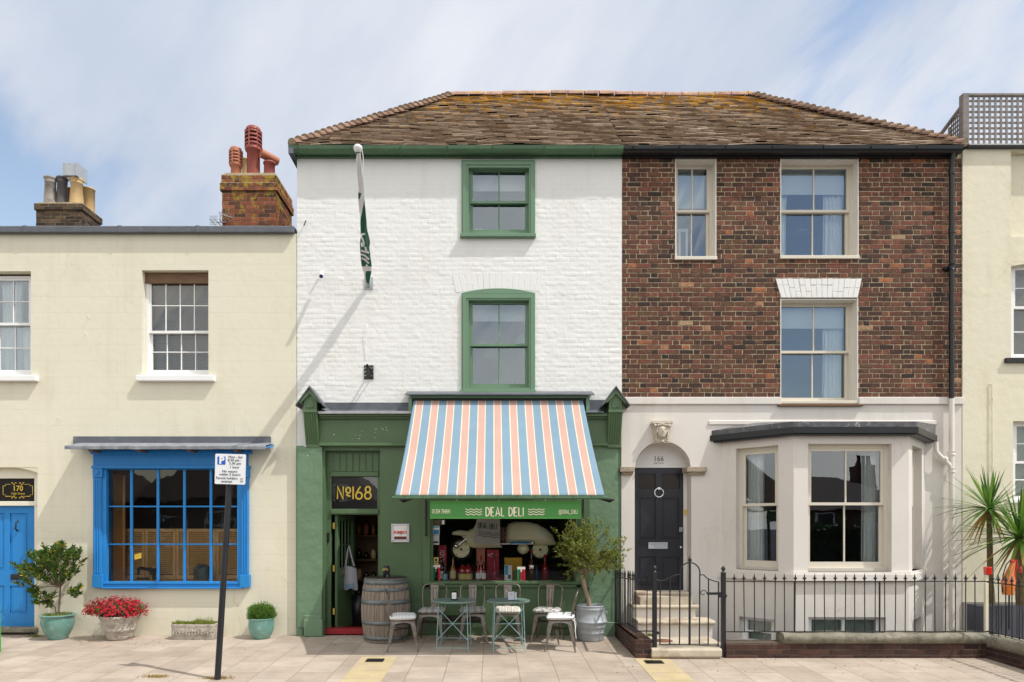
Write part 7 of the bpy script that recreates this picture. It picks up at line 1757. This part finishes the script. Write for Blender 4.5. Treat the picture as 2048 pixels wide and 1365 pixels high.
bottle(884, 0, -.20, .40, .052, gdark, gdark, 'tall dark bottle before the red vertical poster', lbl_w)
bottle(890, 0, -.14, .30, .042, gdark, gamber, 'short dark bottle with a pale blue label beside the cola sticker', lbl_blue, .45)
bottle(906, 0, -.14, .42, .050, gamber, ggreen, 'amber bottle with a cream label and green neck', lbl_cream, .5)
bottle(925, 0, -.22, .30, .075, gred, gdark, 'squat dark red jar bottle with a yellow band on the left of the pair', lbl_y, .7); bottle(936, 0, -.22, .30, .075, gred, gdark, 'squat dark red jar bottle with a yellow band on the right of the pair', lbl_y, .7)
for i, px in enumerate((956, 962, 967.5)): bottle(px, 0, -.16-.03*(i % 2), .34 if i != 1 else .43, .036, gred, gcap if i == 1 else gdark, ['leftmost red liqueur bottle with a white label', 'tallest red liqueur bottle, in the middle of three', 'rightmost of the three red liqueur bottles'][i], lbl_w, .5)
CB = bottle(1063, 0, -.14, .53, .058, gbrown, gcap, 'big brown cola bottle with a red cap', None, .5); bottle(1090, 0, -.3, .44, .055, gred, gcap, 'plain red bottle behind the cola bottle', None, .5); bottle(1073, 0, -.26, .28, .03, M('blue glass', (.03,.07,.25), .1), gdark, 'small blue bottle right of the cola bottle', None)
bottle(989, 0, -.25, .45, .05, M('pink glass', (.35,.03,.09), .1), gdark, 'pink tinted slim bottle before the large red box', None, .3)
mb = MB(); x, z = X(1063,-.10), Z(1133,-.10); mb.ribbon([(x-.03,z+.0),(x-.01,z+.012),(x+.015,z-.005),(x+.035,z+.008)], .014, .079); mb.ribbon([(x-.035,z-.03),(x+.0,z-.02),(x+.03,z-.03)], .008, .079); mb.build('label', paper, CB)
def card(name, px0, px1, py0, py1, q, mat, label, cat, th=.05, extra=None):
    o = thing(name, label, cat, (X((px0+px1)/2,q), -q, Z(py1,q))); mb = MB(); mb.pb(px0, px1, py0, py1, q-th, q); mb.build('front' if th < .02 else 'carton', mat, o)
    if extra:
        for nm, a, b, c, d, m_ in extra: mb = MB(); mb.pb(a, b, c, d, q, q+.002); mb.build(nm, m_, o)
    return o
def dm(n, c): return M(n, c, .5, var=.03)
q = -.42; RB = card('box', 974, 998, 1100, 1166, q, redm, 'large plain red box with a white swirl in the middle of the window', 'box', .15)
mb = MB(); mb.ribbon([(X(976+i*1.5,q+.003), Z(1108+2.5*math.sin(i*.9)+i*.3,q+.003)) for i in range(13)], .008, -q-.004); mb.ribbon([(X(976+i*1.3,q+.003), Z(1113-2.0*math.sin(i*.8),q+.003)) for i in range(8)], .006, -q-.004); mb.build('swirl', paper, RB)
card('poster', 877, 893, 1091, 1166, -.30, redm, 'narrow red vertical poster lettered RADI in the left of the window', 'poster', .01)
PO = bpy.data.objects['poster']; t = text('lettering', 'RADI', X(885,-.29), Z(1113,-.29), .288, .10, paper, PO, .9); 
import mathutils
for v in t.data.vertices:
    a, b = v.co.x-(X(885,-.29)-ORG[PO.name][0]), v.co.z-(Z(1113,-.29)-ORG[PO.name][2]); v.co.x = X(885,-.29)-ORG[PO.name][0]-b; v.co.z = Z(1113,-.29)-ORG[PO.name][2]+a
card('box', 953, 970, 1094, 1130, -.45, dm('salmon card', (.55,.20,.12)), 'salmon pink box behind the red liqueur bottles', 'box', .1)
YC = card('tub', 1009, 1044, 1116, 1142, -.35, dm('mustard yellow', (.62,.36,.02)), 'mustard yellow tin standing on the yellow crate', 'tin', .2); card('crate', 1012, 1044, 1141, 1166, -.35, dm('yellow crate', (.45,.36,.05)), 'yellow slotted crate under the mustard tin', 'crate', .2, [('slot', 1013, 1043, 1144+k*4, 1145.2+k*4, oakdark) for k in range(5)])
card('carton', 1009, 1024, 1131, 1166, -.13, paper, 'white and blue patterned carton in the middle of the sill', 'carton', .05, [('blue_band', 1010, 1016, 1132, 1150, dm('carton blue', (.02,.35,.62))), ('figure', 1016, 1022, 1150, 1158, dm('carton grey', (.08,.12,.18)))])
for nm, a, lb in (('sticker', 864.5, 'green white and red bottle sticker in the lower left corner of the window'), ('sticker', 1034.5, 'green white and red flag sticker near the middle of the window')):
    tp = 1130 if a < 900 else 1134
    o = card(nm, a, a+16, tp, 1165, -.075, paper, lb, 'sticker', .004, [('green_band', a, a+6.5, tp+5, 1165, dm('flag green', (.01,.25,.09))), ('red_band', a+9.5, a+16, tp+5, 1165, dm('flag red', (.55,.015,.02))), ('white_panel', a+4.5, a+12, tp+8, 1163, paper)])
    if a < 900:
        mb = MB(); xc_, zc2 = X(a+8.2,-.07), Z(1163.5,-.07); mb.lathe([(0,0),(.022,0),(.022,.09),(.009,.16),(.008,.20),(0,.20)], 0, 0, 0, 12); mb.v = [(xc_+x_, .068+y_*.05, zc2+z_) for x_, y_, z_ in mb.v]; mb.build('bottle_print', gdark, o)
    else:
        mb = MB(); xc_, zc2 = X(a+8.2,-.07), Z(1160,-.07); mb.box(xc_-.022, xc_+.022, .066, .069, zc2, zc2+.125); mb.build('can_print', dm('can print red', (.35,.02,.04)), o)
# stickers on the left side pane
card('sticker', 865.5, 879, 1052, 1070, -.075, paper, 'blue and white sticker high on the left of the window', 'sticker', .003, [('blue_part', 867, 878, 1060, 1069, dm('sticker blue', (.02,.22,.50))), ('blue_strip', 867, 878, 1053, 1056, dm('sticker cyan', (.05,.35,.55)))])
card('sticker', 865.5, 878.5, 1071, 1090, -.075, dm('sticker grey', (.5,.52,.55)), 'grey and white sticker under the blue one', 'sticker', .003, [('dark_strip', 867, 877, 1083, 1087, txt)])
card('sticker', 866, 890, 1040, 1050, -.075, dm('sticker olive', (.09,.08,.04)), 'dark olive sticker in the top left corner of the window', 'sticker', .003, [('white_square', 884, 888.5, 1041, 1049, paper)])
card('sticker', 867.5, 877, 1115, 1129, -.075, lbl_y, 'small yellow warning sticker above the cola sticker', 'sticker', .003, [('black_mark', 870, 874.5, 1118, 1123, txt), ('mark_line', 869, 876, 1125, 1127, txt)])
for k, px in enumerate((993, 997, 1001, 1005)): bottle(px, 0, -.15, .115, .014, gred, gcap, ['leftmost','second','third','rightmost'][k]+' of the four miniature red capped bottles left of the patterned carton', None, .55)
mb = MB(); mb.box(X(866,-.9), X(884,-.9), .5, .52, .86, 2.3); mb.box(X(940,-1.4), X(1150,-1.4), 1.5, 1.55, 1.0, 1.04)
tag(mb.build('shelf_board', oakdark), 'dark shelf boards in the shop behind the window display', 'shelf')
# scooter
qv = -.42; SY = .42; SCO = thing('scooter', 'cream vintage motor scooter hanging in the delicatessen window', 'scooter', (X(1010,qv), SY, Z(1100,qv)))
scm = M('cream scooter paint', (.88,.87,.58), .25, var=.03, spec=.6)
def pillow(mb, poly, yc, th, n=7, mi=0):
    cx = sum(p[0] for p in poly)/len(poly); cz = sum(p[1] for p in poly)/len(poly); m = len(poly); vs = []
    for i in range(n+1):
        a = math.pi*i/n; s = .25+.75*math.sin(a)**.45 if 0 < i < n else .25; y = yc-th*math.cos(a)
        vs += [(cx+(x-cx)*s, y, cz+(z-cz)*s) for x, z in poly]
    mb.add(vs, [(j*m+k, (j+1)*m+k, (j+1)*m+(k+1) % m, j*m+(k+1) % m) for j in range(n) for k in range(m)]+[tuple(range(m)), tuple(range((n+1)*m-1, n*m-1, -1))], True, mi)
P = lambda l: [(X(a,qv), Z(b,qv)) for a, b in l]
mb = MB(); pillow(mb, P([(1010,1058),(1016,1047),(1030,1043),(1055,1044),(1075,1048),(1092,1058),(1105,1070),(1113,1088),(1112,1091),(1080,1092),(1060,1088),(1012,1088),(1008,1075)]), SY, .16)
mb2 = MB(); pillow(mb, P([(1020,1062),(1045,1058),(1075,1060),(1092,1072),(1100,1086),(1080,1084),(1030,1084)]), .62, .06)
bd = mb.build('rear_body', scm, SCO)
mb = MB(); pillow(mb, P([(934,1087),(925,1075),(912,1066),(903,1070),(905,1064),(918,1060),(935,1062),(948,1055),(955,1040),(962,1040),(960,1062),(955,1085),(965,1092),(1005,1092),(1005,1096),(950,1097),(940,1095)]), SY, .10); mb.build('front_shield', scm, SCO)
def wheel(px, py, r):
    x, z = X(px,qv), Z(py,qv); mb = MB(); mb.lathe([(r*.62,-.035),(r*.9,-.04),(r,-.02),(r,.02),(r*.9,.04),(r*.62,.035)], 0, 0, 0, 32); mb.v = [(x+a, SY+c, z+b) for a, b, c in mb.v]; t = mb.build('wheel', M('tyre', (.015,.015,.015), .7), SCO)
    mb = MB(); mb.lathe([(0,-.03),(r*.2,-.045),(r*.25,-.03),(r*.55,-.035),(r*.75,-.045),(r*.76,.03)], 0, 0, 0, 32); mb.v = [(x+a, SY+c, z+b) for a, b, c in mb.v]; mb.build('rim', scm, t)
    mb = MB()
    for k in range(8): mb.ball((x+r*.62*math.cos(k*.785), SY-.042, z+r*.62*math.sin(k*.785)), .008, 6, 4)
    mb.ball((x, SY-.05, z), .02, 8, 6); mb.build('hub_nuts', iron, t)
wheel(923, 1099, .185); wheel(1080, 1100, .175)
mb = MB(); mb.tube([P([(935,1076)])[0][:1]+(SY-.09,)+P([(935,1076)])[0][1:], P([(912,1095)])[0][:1]+(SY-.09,)+P([(912,1095)])[0][1:]], .02, 8); x_, z_ = P([(913,1092)])[0]; mb.ball((x_, SY-.095, z_), (.05,.03,.04), 10, 8); mb.build('fork', chrome, SCO)
mb = MB(); x_, z_ = P([(1046,1098)])[0]; mb.ball((x_, SY-.05, z_), (.10,.08,.09), 14, 10); mb.build('engine_cover', scm, SCO)
mb = MB(); mb.box(X(1020,qv), X(1058,qv), SY-.2, SY-.18, Z(1087,qv), Z(1083,qv)); mb.build('blue_strip', dm('trim blue', (.02,.20,.50)), SCO); mb = MB(); mb.box(X(1000,qv), X(1066,qv), SY-.19, SY-.15, Z(1089,qv), Z(1086.5,qv)); mb.ball((X(1063,qv), SY-.19, Z(1085.5,qv)), (.05,.02,.025), 10, 6); mb.build('chrome_trim', chrome, SCO)
# cloth shopping bag with the shop name
qt = -.16; TB = thing('cloth_banner', 'white cloth with green DEAL DELI lettering hanging in the shop window', 'cloth', (X(974,qt), .16, Z(1038,qt)))
mb = MB(); n = 16; vs = []
for j in range(n+1):
    t = j/n
    for i in range(n+1):
        u = i/n; pl = 954-7*t; pr = 1000+0*t; px = pl+(pr-pl)*u; py = 1037+(1086+7*u-1037)*t; vs.append((X(px,qt), .16+.012*math.sin(u*8+t*2)*t, Z(py,qt)))
mb.add(vs, [(j*(n+1)+i, (j+1)*(n+1)+i, (j+1)*(n+1)+i+1, j*(n+1)+i+1) for j in range(n) for i in range(n)], True); mb.build('cloth', M('natural cotton', (.62,.60,.57), .9, var=.03), TB)
mb = MB(); h = .095; fg2 = M('print green', (.01,.12,.07), .7)
h = .088; letters(mb, 'DEAL', X(957,qt), Z(1057,qt), h, .56, .009, .145, gap=.26); letters(mb, 'DELI', X(980,qt), Z(1059,qt), h, .56, .009, .145, gap=.26)
for k in range(3): mb.ribbon([(X(956.5,qt)+.34*i/20, Z(1063.5+k*4+i*.25,qt)+.010*math.sin(i/20*math.pi*5)) for i in range(21)], .009, .145)
mb.build('lettering', fg2, TB)
# orange geometric ornament
OG = thing('ornament', 'small orange and black patterned ornament between the cloth and the scooter body', 'ornament', (X(1006,-.2), .2, Z(1083,-.2)))
mb = MB(); mb.pb(1001, 1011, 1054, 1083, -.21, -.2); mb.build('panel', blackglass, OG); mb = MB()
for k in range(3):
    for cx in (1003.5, 1008.5): x_, z_ = X(cx,-.2), Z(1059+k*9+(3 if cx > 1005 else 0),-.2); mb.tube([(x_+.022*math.cos(a*math.pi/3), SY-.224, z_+.03*math.sin(a*math.pi/3)) for a in range(6)], .004, 4, closed=True)
mb.build('pattern', terracotta, OG)

# ================================================================== inside the open doorway
DW = thing('shop_shelves', 'dark wooden shelves with goods seen through the open delicatessen door', 'shelf', (X(725,-1.2), 1.2, .02))
mb = MB(); xa, xb_ = X(690,-1.3), X(775,-1.3)
for z in (.35, .75, 1.12, 1.55, 1.95): mb.box(xa, xb_, 1.3, 1.6, z, z+.03)
mb.box(xa, xb_, 1.6, 1.63, .02, 2.3); mb.build('boards', oakdark, DW)
gi = 0
for z in (.38, .78, 1.15, 1.58):
    for k in range(7):
        x = xa+.1+k*.13; mt_ = R.choice([gamber, gbrown, lbl_cream, gdark, terracotta]); mb = MB(); h = R.uniform(.12,.24); mb.lathe([(0,0),(.045,0),(.045,h*.75),(.03,h*.85),(.03,h),(0,h)], x, 1.42, z, 12); o = mb.build('jar', mt_); tag(o, 'small jar or bottle on the '+{.38:'bottom',.78:'second',1.15:'third',1.58:'top'}[z]+' dark shelf inside the shop door', 'jar', 'jars on the '+{.38:'bottom',.78:'second',1.15:'third',1.58:'top'}[z]+' shelf inside the door')
BG = thing('tote_bag', 'white cloth tote bag hanging on the open green shop door', 'bag', (X(697,-.4), .42, .9))
mb = MB(); bx = hx+.13; n = 10; vs = []
for s in (0, 1):
    for j in range(n+1):
        for i in range(n+1):
            u, t = i/n, j/n; vs.append((bx-.03+(.20+.03*t)*u, .40+.05*math.sin(u*3.1)*(-1 if s == 0 else .3), 1.10-.40*t-.05*u*(1-t)-.02*math.sin(u*9)*t))
m = (n+1)
mb.add(vs, [(s*m*m+j*m+i, s*m*m+(j+1)*m+i, s*m*m+(j+1)*m+i+1, s*m*m+j*m+i+1) for s in (0, 1) for j in range(n) for i in range(n)], True); mb.build('bag_body', M('tote cotton', (.30,.30,.34), .9, var=.05), BG)
mb = MB(); mb.tube([(bx+.0,.38,1.1),(bx+.03,.40,1.36),(bx+.05,.40,1.42),(bx+.09,.38,1.25),(bx+.14,.38,1.08)], .014, 6, flat=.4); mb.build('strap', bpy.data.materials['tote cotton'], BG)
mb = MB(); x0 = bx+.0
for k in range(3): mb.ribbon([(x0+.14*i/12, .72+k*.03+.008*math.sin(i*1.3)) for i in range(13)], .010, .345)
mb.build('print', dm('tote print blue', (.05,.18,.35)), BG)
UB = thing('umbrella_stand', 'tall black bin standing inside the open shop door', 'bin', (bx+.12, .7, .02)); mb = MB(); mb.lathe([(0,0),(.13,0),(.15,.55),(.14,.55),(.13,.02)], bx+.14, .75, .03, 20); mb.build('bin_body', black, UB)

# ================================================================== across the street (seen only as reflections)
def opp(x0, x1, ze, zr, label, wall, chims):
    y0, y1 = -30, -23; h = thing('terraced_house', label, 'house', ((x0+x1)/2, y1, -.26), 0, 'houses across the street')
    mb = MB(); mb.box(x0, x1, y0, y1, -.26, ze); mb.build('wall', wall, h)
    mb = MB(); ym = (y0+y1)/2; hi = 3.0; a_, b2_ = x0-.2, x1+.2; mb.add([(a_,y0-.3,ze),(b2_,y0-.3,ze),(b2_,y1+.3,ze),(a_,y1+.3,ze),(a_+hi,ym,zr),(b2_-hi,ym,zr)], [(3,2,5,4),(1,0,4,5),(2,1,5),(0,3,4),(0,1,2,3)]); rf = mb.build('roof', opp_roof, h)
    for c in chims: mb = MB(); mb.box(c-.5, c+.5, ym-.4, ym+.4, zr-.6, zr+.6); [mb.lathe([(.13,0),(.11,.5),(.14,.52)], c-.3+k*.3, ym, zr+.6, 8) for k in range(3)]; mb.build('chimney', opp_brick, rf)
    x = x0+1.2
    while x < x1-1.2:
        for z in ([1.0, 3.6] if ze > 5 else [1.0]):
            mb = MB(); panel(mb, x, x+.95, z, z+1.4, [(x+.08, x+.87, z+.08, z+.68), (x+.08, x+.87, z+.76, z+1.32)], y1+.02, y1-.1); wn = mb.build('window', white, h); mb = MB(); mb.box(x+.05, x+.9, y1-.05, y1+.005, z+.05, z+1.35); mb.build('glass', black, wn)
        x += 2.6
    mb = MB(); xd = (x0+x1)/2; mb.box(xd-.1, xd+.8, y1-.05, y1+.04, -.2, 1.9); mb.build('door', charcoal, h)
opp_brick = M('street brick', (.10,.05,.035), .9, var=.3, vs=6, bump=.3); opp_roof = M('street roof tile', (.08,.06,.05), .85, var=.3, vs=9, stretch=(1,1,6), bump=.6, bs=30)
opp(-28, -18.1, 2.9, 5.6, 'low brick house across the street reflected in the blue window', opp_brick, (-25,)); opp(-17.7, -6, 3.0, 5.9, 'middle brick house across the street', opp_brick, (-8,)); opp(9, 21, 2.5, 4.3, 'brick house with three chimneys across the street, behind the camera on the right', opp_brick, (10.5, 15, 19.5))
HG = thing('hedge', 'dark garden hedge across the street behind the camera', 'hedge', (2.5, -21, -.26)); mb = MB()
for _ in range(7500):
    hx_ = R.uniform(-4, 22); c = Vector((hx_, -21+R.uniform(-.7,.7), R.uniform(-.2, (2.7 if hx_ < 10 else 1.8)+.3*math.sin(_*.01)))); leaf(mb, c, Vector((R.uniform(-1,1),R.uniform(-1,1),R.uniform(-1,1))), .3, .16)
mb.build('hedge_leaves', m_olivegreen_dark, HG); mb = MB(); mb.box(-4, 10, -21.6, -20.5, -.26, 2.5); mb.box(10, 22, -21.6, -20.5, -.26, 1.6); mb.build('hedge_core', M('hedge core', (.008,.012,.004), .9), HG)
TRE = thing('tree', 'broad dark tree across the street behind the camera', 'tree', (4.5, -24, -.26)); mb = MB(); mb.tube([(4.5,-24,-.3),(4.4,-24,2.5),(4.7,-24,4)], [.25,.2,.1], 8); mb.build('trunk', bark, TRE); mb = MB()
for _ in range(4500):
    a = R.uniform(0, 6.283); e = math.asin(R.uniform(-1, 1)); r = R.uniform(.5, 1)*(1+.25*math.sin(a*3)*math.cos(e*3)); c = Vector((4.5+3*r*math.cos(a)*math.cos(e), -24+2.2*r*math.sin(a)*math.cos(e), 4.4+2.0*r*math.sin(e))); leaf(mb, c, Vector((R.uniform(-1,1),R.uniform(-1,1),R.uniform(-1,1))), .3, .18)
mb.build('crown', m_olivegreen_dark, TRE)
